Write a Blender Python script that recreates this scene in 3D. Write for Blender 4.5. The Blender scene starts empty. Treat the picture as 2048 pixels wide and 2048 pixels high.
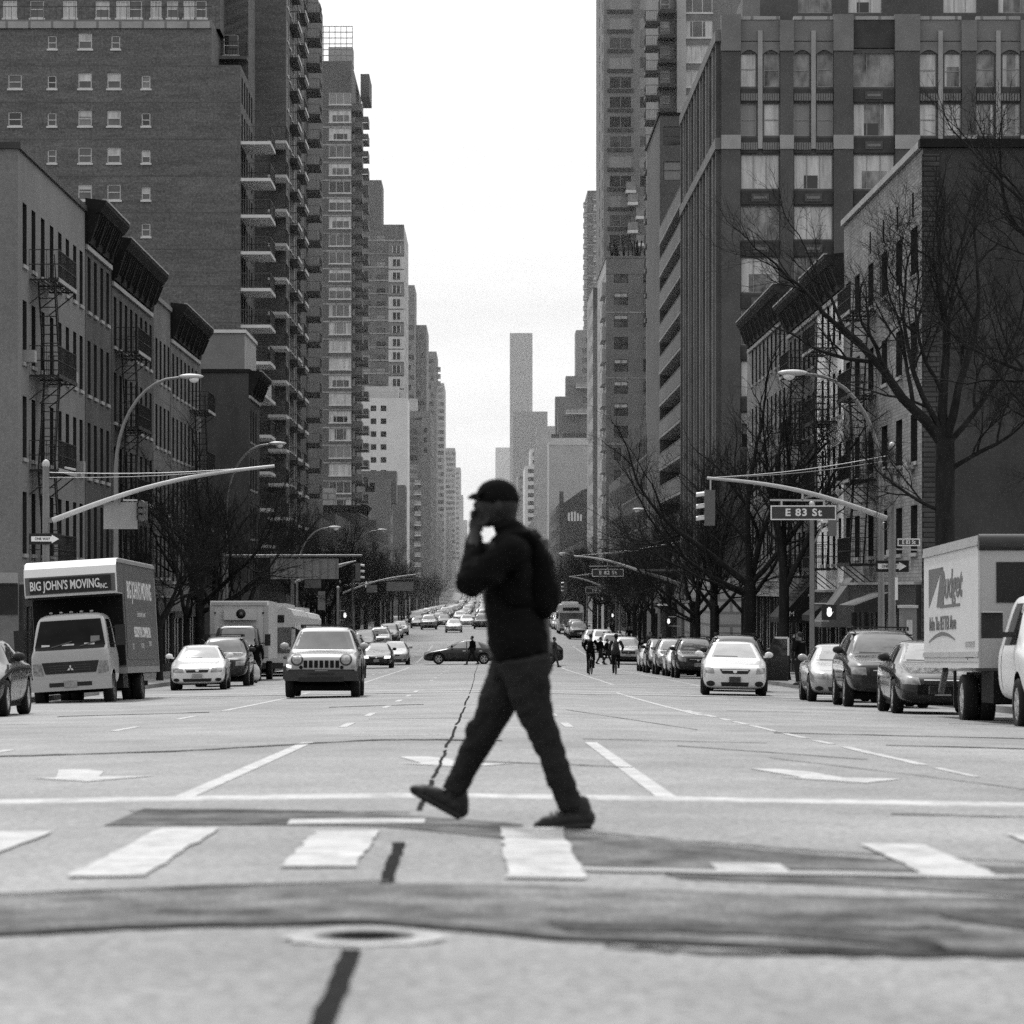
import bpy, bmesh, math, random
from mathutils import Vector, Matrix, noise
from mathutils.bvhtree import BVHTree
R = random.Random(83)
SC = bpy.context.scene
COL = SC.collection
F, VX, VY = 6583.0, 967.0, 1175.0          # focal length and vanishing point of the photograph, in its own 2048 px
def X(px, d): return (px - VX) * d / F
def Z(py, d): return (VY - py) * d / F
def rad(a): return math.radians(a)
XL, XR = -15.6, 14.9                        # facade planes of the avenue
KL, KR = -11.2, 10.5                        # kerb lines
# ---------------------------------------------------------------- terrain profile along the avenue
GP = [(-60, .55), (0, -.814), (80.6, -2.65), (140, -3.70), (190, -4.5), (230, -4.75), (350, -4.65), (600, -5.1), (800, -5.55),
      (950, -5.3), (1150, -3.4), (1350, 1.0), (1500, 3.0), (1800, 4.5), (6000, 8)]
def g(d):
    if d <= GP[0][0]: return GP[0][1]
    for i in range(len(GP) - 1):
        (a, za), (b, zb) = GP[i], GP[i + 1]
        if d <= b:
            def sl(j):
                j0, j1 = max(0, j - 1), min(len(GP) - 1, j + 1)
                return (GP[j1][1] - GP[j0][1]) / (GP[j1][0] - GP[j0][0])
            h = b - a; t = (d - a) / h
            return ((2*t**3 - 3*t*t + 1) * za + (t**3 - 2*t*t + t) * h * sl(i) + (-2*t**3 + 3*t*t) * zb + (t**3 - t*t) * h * sl(i + 1))
    return GP[-1][1]
def gr(x, d):                                # road surface with its crown
    x = max(KL, min(KR, x)) + .36
    return g(d) - .018 * (math.sqrt(x * x + .3) - .548)
def gw(x, d): return gr(KL if x < 0 else KR, d) + .14   # pavement level
# ---------------------------------------------------------------- materials (black and white photograph: greys only)
M = {}
def nt(name):
    m = bpy.data.materials.new(name); m.use_nodes = True
    t = m.node_tree; b = t.nodes['Principled BSDF']
    return m, t, b
def mat(name, v, rough=.85, var=.25, scale=1.0, stretch=(1, 1, 1), spec=.3, metal=0., brick=None, coat=0., obj=False, fine=0., bump=0., emit=0., dirt=0., worn=0.):
    m, t, b = nt(name)
    N, L = t.nodes, t.links
    b.inputs['Roughness'].default_value = rough
    b.inputs['Specular IOR Level'].default_value = spec
    b.inputs['Metallic'].default_value = metal
    b.inputs['Coat Weight'].default_value = coat
    b.inputs['Coat Roughness'].default_value = .06
    if obj: src = N.new('ShaderNodeTexCoord').outputs['Object']
    else: src = N.new('ShaderNodeNewGeometry').outputs['Position']
    mp = N.new('ShaderNodeMapping'); mp.inputs['Scale'].default_value = [scale * s for s in stretch]
    L.new(src, mp.inputs['Vector'])
    no = N.new('ShaderNodeTexNoise'); no.inputs['Detail'].default_value = 6; no.inputs['Roughness'].default_value = .62
    no.inputs['Scale'].default_value = 1.0
    L.new(mp.outputs[0], no.inputs['Vector'])
    mr = N.new('ShaderNodeMapRange'); mr.inputs['From Min'].default_value = .28; mr.inputs['From Max'].default_value = .72
    mr.inputs['To Min'].default_value = v * (1 - var); mr.inputs['To Max'].default_value = v * (1 + var)
    L.new(no.outputs['Fac'], mr.inputs['Value'])
    out = mr.outputs[0]
    def mul(a, bb):
        k = N.new('ShaderNodeMath'); k.operation = 'MULTIPLY'; L.new(a, k.inputs[0])
        if hasattr(bb, 'links'): L.new(bb, k.inputs[1])
        else: k.inputs[1].default_value = bb
        return k.outputs[0]
    if fine:
        n2 = N.new('ShaderNodeTexNoise'); n2.inputs['Scale'].default_value = scale * 23; n2.inputs['Detail'].default_value = 3
        L.new(src, n2.inputs['Vector'])
        m2 = N.new('ShaderNodeMapRange'); m2.inputs['From Min'].default_value = .3; m2.inputs['From Max'].default_value = .7
        m2.inputs['To Min'].default_value = 1 - fine; m2.inputs['To Max'].default_value = 1 + fine
        L.new(n2.outputs['Fac'], m2.inputs['Value']); out = mul(out, m2.outputs[0])
    if dirt:
        n3 = N.new('ShaderNodeTexNoise'); n3.inputs['Scale'].default_value = .16; n3.inputs['Detail'].default_value = 7; n3.inputs['Roughness'].default_value = .7
        L.new(src, n3.inputs['Vector'])
        m3 = N.new('ShaderNodeMapRange'); m3.inputs['From Min'].default_value = .3; m3.inputs['From Max'].default_value = .7
        m3.inputs['To Min'].default_value = 1 - dirt; m3.inputs['To Max'].default_value = 1 + dirt * .6
        L.new(n3.outputs['Fac'], m3.inputs['Value']); out = mul(out, m3.outputs[0])
    if worn:
        n5 = N.new('ShaderNodeTexNoise'); n5.inputs['Scale'].default_value = 5; n5.inputs['Detail'].default_value = 8; n5.inputs['Roughness'].default_value = .75
        L.new(src, n5.inputs['Vector'])
        m5 = N.new('ShaderNodeMapRange'); m5.inputs['From Min'].default_value = .47; m5.inputs['From Max'].default_value = .60
        m5.inputs['To Min'].default_value = 1; m5.inputs['To Max'].default_value = worn
        L.new(n5.outputs['Fac'], m5.inputs['Value']); out = mul(out, m5.outputs[0])
    if brick:
        sx = N.new('ShaderNodeSeparateXYZ'); L.new(src, sx.inputs[0])
        ad = N.new('ShaderNodeMath'); L.new(sx.outputs['X'], ad.inputs[0]); L.new(sx.outputs['Y'], ad.inputs[1])
        cb = N.new('ShaderNodeCombineXYZ'); L.new(ad.outputs[0], cb.inputs['X']); L.new(sx.outputs['Z'], cb.inputs['Y'])
        bt = N.new('ShaderNodeTexBrick'); L.new(cb.outputs[0], bt.inputs['Vector'])
        bt.inputs['Scale'].default_value = 1; bt.inputs['Brick Width'].default_value = brick[0]; bt.inputs['Row Height'].default_value = brick[1]
        bt.inputs['Mortar Size'].default_value = brick[1] * .12
        bt.inputs['Color1'].default_value = (1, 1, 1, 1); c2 = brick[2]; bt.inputs['Color2'].default_value = (c2, c2, c2, 1)
        c3 = brick[3]; bt.inputs['Mortar'].default_value = (c3, c3, c3, 1)
        bw = N.new('ShaderNodeRGBToBW'); L.new(bt.outputs['Color'], bw.inputs[0])
        out = mul(out, bw.outputs[0])
    cc = N.new('ShaderNodeCombineColor')
    for i in range(3): L.new(out, cc.inputs[i])
    L.new(cc.outputs[0], b.inputs['Base Color'])
    if bump:
        bp = N.new('ShaderNodeBump'); bp.inputs['Strength'].default_value = bump; bp.inputs['Distance'].default_value = .02
        n4 = N.new('ShaderNodeTexNoise'); n4.inputs['Scale'].default_value = 55; n4.inputs['Detail'].default_value = 4
        L.new(src, n4.inputs['Vector']); L.new(n4.outputs['Fac'], bp.inputs['Height']); L.new(bp.outputs[0], b.inputs['Normal'])
    if emit:
        L.new(cc.outputs[0], b.inputs['Emission Color']); b.inputs['Emission Strength'].default_value = emit
    M[name] = m
    return m
# road and ground
mat('asphalt', .195, rough=.62, var=.26, scale=1.1, stretch=(.8, .45, 1), spec=.35, fine=.5, bump=.6, dirt=.36)
mat('patch', .125, rough=.85, var=.85, scale=2.4, stretch=(1.3, .9, 1), spec=.12, fine=.5, bump=.6, dirt=.6)
mat('tar', .012, rough=.9, var=.45, scale=3, spec=.04, fine=.3)
mat('patch_edge', .05, rough=.9, spec=.05, var=.95, scale=3.4, stretch=(1.3, .9, 1), fine=.6, dirt=.6)
mat('pale_concrete', .31, rough=.7, var=.15, scale=2, fine=.12)
mat('paint', .40, worn=.58, rough=.6, var=.22, scale=2.4, spec=.4, fine=.12)
mat('pavement', .24, rough=.85, var=.2, scale=.4, fine=.1, dirt=.2)
mat('kerb', .2, rough=.85, var=.3, scale=.8)
mat('earth', .12, rough=1, var=.3, scale=.05)
# walls
bk = lambda n, v, **k: mat(n, v, rough=.9, spec=.15, **k)
bk('stucco_grey', .17, var=.14, scale=.5, stretch=(1, 1, .5), fine=.12, dirt=.18)
bk('brick_dark', .085, var=.3, scale=.4, brick=(.24, .09, .72, .85), dirt=.15)
bk('brick_mid', .13, var=.25, scale=.4, brick=(.24, .09, .72, 1.2), dirt=.15)
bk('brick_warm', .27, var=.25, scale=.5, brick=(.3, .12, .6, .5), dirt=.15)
bk('brick_quoin', .075, var=.3, scale=.5, brick=(.9, .17, .7, .25))
bk('brick_slab', .152, var=.22, scale=.3, stretch=(1, 1, 7), fine=.3, brick=(.5, .14, .82, .8), dirt=.1)
bk('brick_tower', .12, var=.16, scale=.3, fine=.14, dirt=.12)
bk('brick_loft', .1, var=.22, scale=.35, fine=.14, dirt=.12)
bk('stone_loft', .33, var=.14, scale=.6, fine=.1, dirt=.1)
bk('stone_dim', .19, var=.14, scale=.6, fine=.1, dirt=.1)
bk('spandrel', .06, var=.25, scale=1.2)
bk('brick_pod', .19, var=.2, scale=.25, fine=.14, dirt=.14)
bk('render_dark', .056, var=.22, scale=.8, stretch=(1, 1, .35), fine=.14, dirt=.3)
bk('white_brick', .62, var=.1, scale=.2, fine=.06, dirt=.08)
bk('pale_brick', .4, var=.12, scale=.2, fine=.06, dirt=.1)
bk('pale_stone', .5, var=.12, scale=.2, fine=.08)
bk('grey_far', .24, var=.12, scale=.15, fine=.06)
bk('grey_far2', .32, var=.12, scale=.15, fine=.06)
bk('grey_mid', .17, var=.16, scale=.2, fine=.1)
bk('cream', .72, var=.2, scale=.8, fine=.1)
bk('slab_white', .62, var=.14, scale=.6)
bk('slab_edge', .3, var=.2, scale=.6)
bk('cornice', .013, var=.4, scale=1.5)
bk('cornice_grey', .034, var=.5, scale=2.5, fine=.3)
bk('stone_light', .36, var=.15, scale=.5, brick=(1.6, .8, .85, .5))
bk('roof', .1, var=.3, scale=.3)
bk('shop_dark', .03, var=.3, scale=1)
bk('awning_light', .5, var=.15, scale=1)
bk('awning_dark', .025, var=.3, scale=1)
bk('far_tower', .12, var=.03, scale=.02)
mat('iron', .02, rough=.6, var=.3, scale=2)
mat('rail', .06, rough=.5, var=.2, scale=2)
mat('glass_rail', .2, rough=.3, var=.3, scale=1.5, spec=.6)
mat('frame_white', .6, rough=.5, var=.1, scale=1)
mat('frame_grey', .3, rough=.5, var=.1, scale=1)
mat('frame_dark', .035, rough=.5, var=.2, scale=1)
mat('pane_dark', .016, rough=.06, var=.4, scale=.5, spec=.75)
mat('pane_mid', .07, rough=.08, var=.9, scale=.5, spec=.9)
mat('pane_blind', .2, rough=.35, var=.18, scale=.5, stretch=(6, 6, .3), spec=.8)
mat('pane_pale', .5, rough=.3, var=.45, scale=.8, stretch=(3, 3, .4), spec=.8)
mat('pane_loft', .16, rough=.06, var=1.3, scale=.9, stretch=(1.4, 1.4, .7), spec=.7)  # strong blotches paint reflections and curtains into the pane colour
mat('pane_black', .008, rough=.15, var=.3, scale=1, spec=.35)
# metal, vehicles
mat('galv', .17, rough=.45, var=.14, scale=2, metal=.35, spec=.5)
mat('galv_pale', .42, rough=.45, var=.12, scale=2, metal=.2, spec=.5)
mat('lamp_glass', .7, rough=.2, var=.05, scale=1)
mat('sign_back', .24, rough=.5, var=.14, scale=1.3, metal=.1)
mat('sign_black', .012, rough=.5, var=.1, scale=1)
mat('sign_green', .05, rough=.5, var=.08, scale=1)
mat('sign_white', .75, rough=.5, var=.06, scale=1)
mat('hand_lit', .8, rough=.5, var=.02, scale=1, emit=1.2)
mat('signal_body', .11, rough=.5, var=.1, scale=1)
mat('bark', .02, rough=.95, var=.5, scale=4, stretch=(1, 1, .3), spec=.1, obj=True)
mat('twig', .017, rough=.95, var=.4, scale=3, spec=.1, obj=True)
cp = lambda n, v, **k: mat(n, v, rough=k.pop('rough', .32), var=.04, scale=.7, spec=k.pop('spec', .5), coat=k.pop('coat', .8), **k)
cp('car_white', .6); cp('car_silver', .3, metal=.3); cp('car_champagne', .42, metal=.2); cp('car_black', .004, coat=.8, spec=.2); cp('car_dark', .008, coat=.7, spec=.2); cp('car_grey', .016, coat=.7, spec=.25); cp('car_taxi', .5)
cp('truck_white', .62, coat=.2, rough=.45); cp('truck_cab', .34, coat=.4); cp('truck_box_grey', .085, coat=.1, rough=.5); cp('truck_black', .02, coat=.3)
mat('box_side', .56, rough=.5, var=.06, scale=1.3, dirt=.06)
mat('box_front', .36, rough=.5, var=.08, scale=.9)  # darker than the box side: shade of the front put into colour
mat('tyre', .010, rough=.85, var=.3, scale=5, obj=True)
mat('rim', .45, rough=.3, var=.1, scale=3, metal=.6, obj=True)
mat('rim_dark', .12, rough=.4, var=.2, scale=3, metal=.5, obj=True)
mat('trim_black', .014, rough=.55, var=.2, scale=2)
mat('trim_grey', .034, rough=.5, var=.2, scale=2)
mat('under', .006, rough=1, var=.1, scale=1)
mat('chrome', .6, rough=.15, var=.05, scale=1, metal=.9)
mat('windscreen', .012, rough=.03, var=.3, scale=1.5, spec=.8)
mat('windscreen_dark', .006, rough=.05, var=.9, scale=1.1, spec=.1)
mat('windscreen_sky_paint', .3, rough=.06, var=.18, scale=2, spec=1.0)  # pale base paints the bright sky reflected in the glass
mat('windscreen_mid', .1, rough=.05, var=.5, scale=1.6, spec=1.0)  # mottled mid grey paints a weaker reflection into the glass
mat('lens', .2, rough=.08, var=.7, scale=14, spec=.8)
mat('lens_lit', .8, rough=.2, var=.02, scale=1, emit=2.0)
mat('plate', .25, rough=.5, var=.35, scale=14)
mat('lettering_pale', .62, rough=.5, var=.08, scale=2)
mat('lettering_grey', .13, rough=.5, var=.1, scale=2)
mat('lettering_dim', .42, rough=.5, var=.1, scale=2)
# people
mat('skin', .16, rough=.6, var=.1, scale=6)
mat('skin_backlit', .017, rough=.6, var=.12, scale=6)  # skin darkened to a backlit silhouette, shade put into the colour
mat('cloth_black', .0075, rough=.95, var=.35, scale=4, spec=.03, fine=.2)
mat('cloth_pack', .003, rough=.85, var=.3, scale=5, spec=.05)
mat('cloth_trouser', .02, rough=.95, var=.35, scale=3, spec=.03, fine=.2)
mat('cloth_grey', .05, rough=.95, var=.3, scale=4)
mat('shoe', .012, rough=.6, var=.4, scale=6)
mat('hair', .012, rough=.7, var=.3, scale=9)
mat('bag_white', .6, rough=.6, var=.15, scale=6)
# ---------------------------------------------------------------- mesh builder
class MB:
    def __init__(s): s.v = []; s.f = []; s.m = []; s.mats = []; s.sm = []
    def mi(s, m):
        m = M[m] if isinstance(m, str) else m
        if m not in s.mats: s.mats.append(m)
        return s.mats.index(m)
    def face(s, pts, m, smooth=False):
        i = len(s.v); s.v.extend([tuple(p) for p in pts]); s.f.append(list(range(i, i + len(pts)))); s.m.append(s.mi(m)); s.sm.append(smooth)
    def grid(s, rows, m, smooth=True, close=False):
        i = len(s.v); k = len(rows[0]); mi = s.mi(m)
        for r in rows: s.v.extend([tuple(p) for p in r])
        for a in range(len(rows) - 1):
            for b in range(k if close else k - 1):
                c = (b + 1) % k
                s.f.append([i + a * k + b, i + a * k + c, i + (a + 1) * k + c, i + (a + 1) * k + b]); s.m.append(mi); s.sm.append(smooth)
    def box(s, x0, x1, y0, y1, z0, z1, m):
        i = len(s.v)
        s.v += [(x0, y0, z0), (x1, y0, z0), (x1, y1, z0), (x0, y1, z0), (x0, y0, z1), (x1, y0, z1), (x1, y1, z1), (x0, y1, z1)]
        mi = s.mi(m)
        for q in ((0, 3, 2, 1), (4, 5, 6, 7), (0, 1, 5, 4), (1, 2, 6, 5), (2, 3, 7, 6), (3, 0, 4, 7)):
            s.f.append([i + a for a in q]); s.m.append(mi); s.sm.append(False)
    def bar(s, p, q, w, h, m, up=(0, 0, 1)):
        p, q = Vector(p), Vector(q); t = (q - p)
        if t.length < 1e-6: return
        t.normalize(); u = Vector(up)
        if abs(t.dot(u)) > .97: u = Vector((0, 1, 0))
        a = t.cross(u).normalized() * w / 2; b = a.cross(t).normalized() * h / 2
        i = len(s.v); mi = s.mi(m)
        for c in (p, q): s.v += [tuple(c - a - b), tuple(c + a - b), tuple(c + a + b), tuple(c - a + b)]
        for f in ((0, 1, 2, 3), (7, 6, 5, 4), (0, 4, 5, 1), (1, 5, 6, 2), (2, 6, 7, 3), (3, 7, 4, 0)):
            s.f.append([i + k for k in f]); s.m.append(mi); s.sm.append(False)
    def tube(s, pts, rads, m, n=8, cap=True, flat=None):
        pts = [Vector(p) for p in pts]
        if not hasattr(rads, '__len__'): rads = [rads] * len(pts)
        rows = []; ref = None
        for k, p in enumerate(pts):
            t = (pts[min(k + 1, len(pts) - 1)] - pts[max(k - 1, 0)]).normalized()
            if ref is None:
                ref = Vector((0, 0, 1)) if abs(t.z) < .9 else Vector((1, 0, 0))
            a = (ref - t * ref.dot(t)).normalized(); ref = a; b = t.cross(a)
            r = rads[k]; ra, rb = r if hasattr(r, '__len__') else (r, r)
            rows.append([p + a * math.cos(2 * math.pi * j / n) * ra + b * math.sin(2 * math.pi * j / n) * rb for j in range(n)])
        s.grid(rows, m, True, True)
        if cap:
            s.face(list(reversed(rows[0])), m); s.face(rows[-1], m)
    def lathe(s, prof, m, c=(0, 0, 0), axis='z', n=16):
        rows = []
        for r, h in prof:
            row = []
            for j in range(n):
                a = 2 * math.pi * j / n; u, w = r * math.cos(a), r * math.sin(a)
                p = (u, w, h) if axis == 'z' else (h, u, w) if axis == 'x' else (u, h, w)
                row.append((p[0] + c[0], p[1] + c[1], p[2] + c[2]))
            rows.append(row)
        s.grid(rows, m, True, True)
    def ellip(s, c, r, m, n=12, k=8):
        rows = []
        for a in range(k + 1):
            t = math.pi * a / k
            rows.append([(c[0] + r[0] * math.sin(t) * math.cos(2*math.pi*b/n), c[1] + r[1] * math.sin(t) * math.sin(2*math.pi*b/n), c[2] + r[2] * math.cos(t)) for b in range(n)])
        s.grid(rows, m, True, True)
    def prism(s, poly, y0, y1, m, ax='y'):       # polygon in (x,z) extruded along y (or (y,z) along x)
        f = (lambda p, t: (p[0], t, p[1])) if ax == 'y' else (lambda p, t: (t, p[0], p[1])) if ax == 'x' else (lambda p, t: (p[0], p[1], t))
        s.face([f(p, y0) for p in poly], m); s.face([f(p, y1) for p in reversed(poly)], m)
        k = len(poly)
        for i in range(k):
            a, b = poly[i], poly[(i + 1) % k]
            s.face([f(a, y0), f(a, y1), f(b, y1), f(b, y0)], m)
    def add_mesh(s, me, mx=None):
        i = len(s.v); mx = mx or Matrix()
        mp = [s.mi(m) for m in me.materials] or [0]
        s.v.extend([tuple(mx @ v.co) for v in me.vertices])
        for p in me.polygons:
            s.f.append([i + a for a in p.vertices]); s.m.append(mp[min(p.material_index, len(mp) - 1)]); s.sm.append(p.use_smooth)
    def mesh(s, name, fix=False, sharp=None):
        me = bpy.data.meshes.new(name)
        me.from_pydata(s.v, [], s.f)
        for m in s.mats: me.materials.append(m)
        me.polygons.foreach_set('material_index', s.m); me.polygons.foreach_set('use_smooth', s.sm)
        if fix:
            bm = bmesh.new(); bm.from_mesh(me); bmesh.ops.remove_doubles(bm, verts=bm.verts, dist=.0005)
            bmesh.ops.recalc_face_normals(bm, faces=bm.faces); bm.to_mesh(me); bm.free()
        if sharp: me.set_sharp_from_angle(angle=rad(sharp))
        me.update(); return me
    def build(s, name, parent=None, loc=None, fix=False, sharp=None):
        return link(name, s.mesh(name, fix, sharp), parent, loc)
def link(name, me, parent=None, loc=None):
    o = bpy.data.objects.new(name, me); COL.objects.link(o)
    if parent is not None: o.parent = parent
    if loc is not None: o.location = loc
    return o
def tag(o, label, cat, group=None, kind=None):
    o['label'] = label; o['category'] = cat
    if group: o['group'] = group
    if kind: o['kind'] = kind
    return o
def empty(name, loc, label, cat, group=None, rz=0.):
    o = bpy.data.objects.new(name, None); COL.objects.link(o); o.location = loc; o.rotation_euler.z = rz; o.empty_display_size = .3
    return tag(o, label, cat, group)
def struct(o): o['kind'] = 'structure'; return o
def copy_tree(o, parent=None, children=None):
    c = o.copy(); COL.objects.link(c)
    if parent is not None: c.parent = parent; c.matrix_parent_inverse = o.matrix_parent_inverse.copy()
    for ch in KIDS.get(o.name, []) if children is None else children: copy_tree(ch, c)
    return c
KIDS = {}
def index_kids():
    KIDS.clear()
    for o in bpy.data.objects:
        if o.parent is not None: KIDS.setdefault(o.parent.name, []).append(o)
def bake(o, name=None):
    dg = bpy.context.evaluated_depsgraph_get(); dg.update()
    me = bpy.data.meshes.new_from_object(o.evaluated_get(dg), depsgraph=dg)
    if name: me.name = name
    return me
def drop(o):
    d = o.data; bpy.data.objects.remove(o)
def text_mesh(body, size, m, depth=.004, sx=1.0, align='CENTER', bold=0., shear=0., spacing=1.0):
    c = bpy.data.curves.new('lettering', 'FONT'); c.body = body; c.size = size; c.extrude = depth; c.align_x = align; c.align_y = 'CENTER'
    c.offset = bold; c.shear = shear; c.space_character = spacing; c.resolution_u = 3
    o = bpy.data.objects.new('lettering', c); COL.objects.link(o)
    me = bake(o, 'lettering'); drop(o)
    me.transform(Matrix.Diagonal((sx, 1, 1, 1)))
    me.materials.clear(); me.materials.append(M[m])
    return me
def lettering(body, size, m, parent, loc, rot=(math.pi/2, 0, 0), **k):
    me = text_mesh(body, size, m, **k); o = link('lettering', me, parent, loc); o.rotation_euler = rot; return o
HAZE = .00017
CROSS = [(-9.0, 9.5), (96.0, 105.2), (188.5, 201.5)] + [(278 + 80.5 * k, 287.5 + 80.5 * k) for k in range(22)]
# ================================================================ people
def blob(parts, name, m, vox=.012, smooth=4, parent=None, loc=None, fold=0., fs=(14, 14, 30)):
    """fuse overlapping tubes and ellipsoids into one continuous skin"""
    mb = MB()
    for p in parts:
        if p[0] == 't': mb.tube(p[1], p[2], m, 14)
        elif p[0] == 'e':
            mb.ellip(p[1], p[2], m, 16, 12)
    me = mb.mesh('b', fix=True); o = link('tmp', me)
    r = o.modifiers.new('r', 'REMESH'); r.mode = 'VOXEL'; r.voxel_size = vox; r.use_smooth_shade = True
    s = o.modifiers.new('s', 'SMOOTH'); s.iterations = smooth; s.factor = .5
    out = bake(o, name); drop(o); out.materials.clear()
    if fold:                                                # cloth folds
        nn = [v.normal.copy() for v in out.vertices]
        for v, n_ in zip(out.vertices, nn):
            c = v.co; a = noise.noise(Vector((c.x * fs[0] + c.z * 9, c.y * fs[1], c.z * fs[2] - c.x * 12))) + .5 * noise.noise(Vector((c.x * 40, c.y * 40, c.z * 60)))
            v.co = c + n_ * (a * fold)
    out.materials.append(M[m] if isinstance(m, str) else m)
    out.polygons.foreach_set('use_smooth', [True] * len(out.polygons)); out.polygons.foreach_set('material_index', [0] * len(out.polygons)); out.update()
    return link(name, out, parent, loc)
def limb(a, b, ra, rb, mid=None, rm=None, ends=True):
    a, b = Vector(a), Vector(b)
    if mid is None: pts = [a, a + (b - a) * .5, b]; rs = [ra, rm or (ra + rb) / 2, rb]
    else: pts = [a, Vector(mid), b]; rs = [ra, rm or (ra + rb) / 2, rb]
    r = [('t', pts, rs)]
    if ends: r += [('e', a, (ra, ra, ra)), ('e', b, (rb, rb, rb))]
    return r
# ---- the walking man (d 16.5), profile to the picture's left; local frame: x along the picture, z up, -y towards the camera
D0 = 16.5; OX = X(1010, D0); GZ = gr(OX, D0)
man = empty('person', (OX, D0, GZ), 'man in black cap and jacket striding over the crosswalk, hand raised to his mouth', 'person')
def P(zx, zy, y=0.): return Vector((X(780 + zx / 2.5085, D0) - OX, y, Z(930 + zy / 2.5085, D0) - GZ))
hipN, hipF = P(672, 1000, -.09), P(640, 1000, .09)             # near leg trails, far leg leads
kneN, ankN = P(790, 1392, -.10), P(900, 1735, -.10)
kneF, ankF = P(462, 1345, .10), P(300, 1690, .10)
shN, shF = P(612, 440, -.19), P(600, 430, .19)
elN, haN = P(408, 575, -.20), P(425, 330, -.03)
elF, haF = P(640, 680, .24), P(560, 850, .2)
head = P(533, 190)
body = []
body += [('e', head, (.098, .075, .122)), ('e', head + Vector((-.045, 0, -.05)), (.06, .055, .075)), ('e', head + Vector((-.098, 0, -.012)), (.022, .016, .022)), ('e', head + Vector((-.085, 0, -.085)), (.03, .03, .025)),
         ('e', head + Vector((-.088, 0, -.052)), (.022, .026, .014)), ('e', head + Vector((.015, -.076, -.02)), (.02, .014, .034)), ('e', head + Vector((.015, .076, -.02)), (.02, .014, .034)),
         ('e', head + Vector((-.088, 0, .03)), (.02, .05, .016))]
body += limb(P(560, 250), P(610, 360), .058, .066)
body += [('t', [P(612, 380), P(625, 560), P(640, 760), P(655, 960)], [(.19, .11), (.18, .13), (.16, .12), (.16, .12)])]
for a, k, n in ((hipN, kneN, ankN), (hipF, kneF, ankF)): body += limb(a, k, .085, .055) + limb(k, n, .055, .038)
body += limb(shN, elN, .055, .045) + limb(elN, haN, .045, .03) + limb(shF, elF, .055, .045) + limb(elF, haF, .045, .03)
# near hand: palm, four bent fingers and a thumb closing on the phone at the mouth
hp = P(432, 300, -.03)
body += [('t', [haN, hp], [(.032, .022), (.042, .022)]), ('e', hp, (.04, .024, .045))]
for i, (q, L_) in enumerate(((-.030, .032), (-.010, .037), (.010, .034), (.028, .027))):
    k0 = hp + Vector((-.012 + q * .35, q, .03)); k1 = k0 + Vector((.0, -.004, L_)); k2 = k1 + Vector((.026, .012, .012)); k3 = k2 + Vector((.02, .012, -.012))
    body += [('t', [k0, k1, k2, k3], [.0105, .010, .009, .008]), ('e', k1, (.0105,) * 3), ('e', k3, (.008,) * 3)]
t0 = hp + Vector((.03, -.018, -.006)); body += [('t', [t0, t0 + Vector((.024, -.008, .022)), t0 + Vector((.03, .006, .045))], [.013, .011, .009]), ('e', t0 + Vector((.03, .006, .045)), (.009,) * 3)]
# far hand
fh = haF + Vector((-.01, 0, -.06)); body += [('t', [haF, fh], [.03, .036])]
for i in range(4): k0 = fh + Vector((-.03 + .02 * i, 0, -.02)); body += [('t', [k0, k0 + Vector((-.004, -.008, -.045)), k0 + Vector((0, -.026, -.07))], [.0105, .0095, .008])]
body += [('t', [fh + Vector((-.03, -.01, .0)), fh + Vector((-.05, -.025, -.03))], [.012, .009])]
blob(body, 'body', 'skin_backlit', .0075, 3, man)
for sg in (-1, 1):
    mb = MB(); mb.ellip(tuple(head + Vector((-.083, sg * .03, .008))), (.012, .014, .009), 'hair', 10, 6); mb.build('eye', man)
# hair and cap
blob([('e', head + Vector((.03, 0, -.01)), (.085, .083, .10)), ('e', head + Vector((.055, 0, -.07)), (.05, .065, .06))], 'hair', 'hair', .01, 3, man)
cap = blob([('e', head + Vector((.004, 0, .038)), (.106, .088, .084)), ('e', head + Vector((.02, 0, .02)), (.1, .086, .07))], 'cap', 'cloth_black', .008, 3, man)
mb = MB(); rows = []
for i in range(9):
    a = -1 + i / 4; rows.append([(head.x - .085 + .02 * abs(a), a * .08, head.z + .05), (head.x - .122 + .03 * a * a, a * .072, head.z + .040 - .006 * a * a), (head.x - .146 + .05 * a * a, a * .06, head.z + .022 - .012 * a * a)])
mb.grid(rows, 'cloth_black'); mb.grid([[(x, y, z + .006) for x, y, z in reversed(r)] for r in rows], 'cloth_black'); mb.build('cap_brim', cap)
# jacket
jk = [('t', [P(585, 330), P(618, 400), P(625, 520), P(622, 650), P(634, 790), P(645, 880), P(664, 965)], [(.085, .075), (.155, .105), (.17, .135), (.158, .148), (.152, .16), (.158, .18), (.15, .18)]),
      ('e', P(612, 400, 0), (.10, .2, .07)), ('e', P(648, 430), (.09, .17, .12)), ('e', P(655, 560), (.09, .17, .16)), ('e', P(655, 962), (.115, .18, .05))]
jk += limb(shN, elN, .08, .064) + limb(elN, haN + Vector((.0, 0, -.045)), .068, .046, rm=.056) + limb(shF, elF, .085, .07) + limb(elF, haF, .066, .052)
jk += [('e', P(585, 305), (.07, .085, .055)), ('e', elN + Vector((.0, 0, -.01)), (.08, .07, .08)), ('e', P(500, 545, -.19), (.085, .075, .07)), ('e', P(575, 860), (.07, .14, .09)), ('e', P(545, 640, -.02), (.05, .11, .12))]
blob(jk, 'jacket', 'cloth_black', .010, 4, man, fold=.007)
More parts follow.
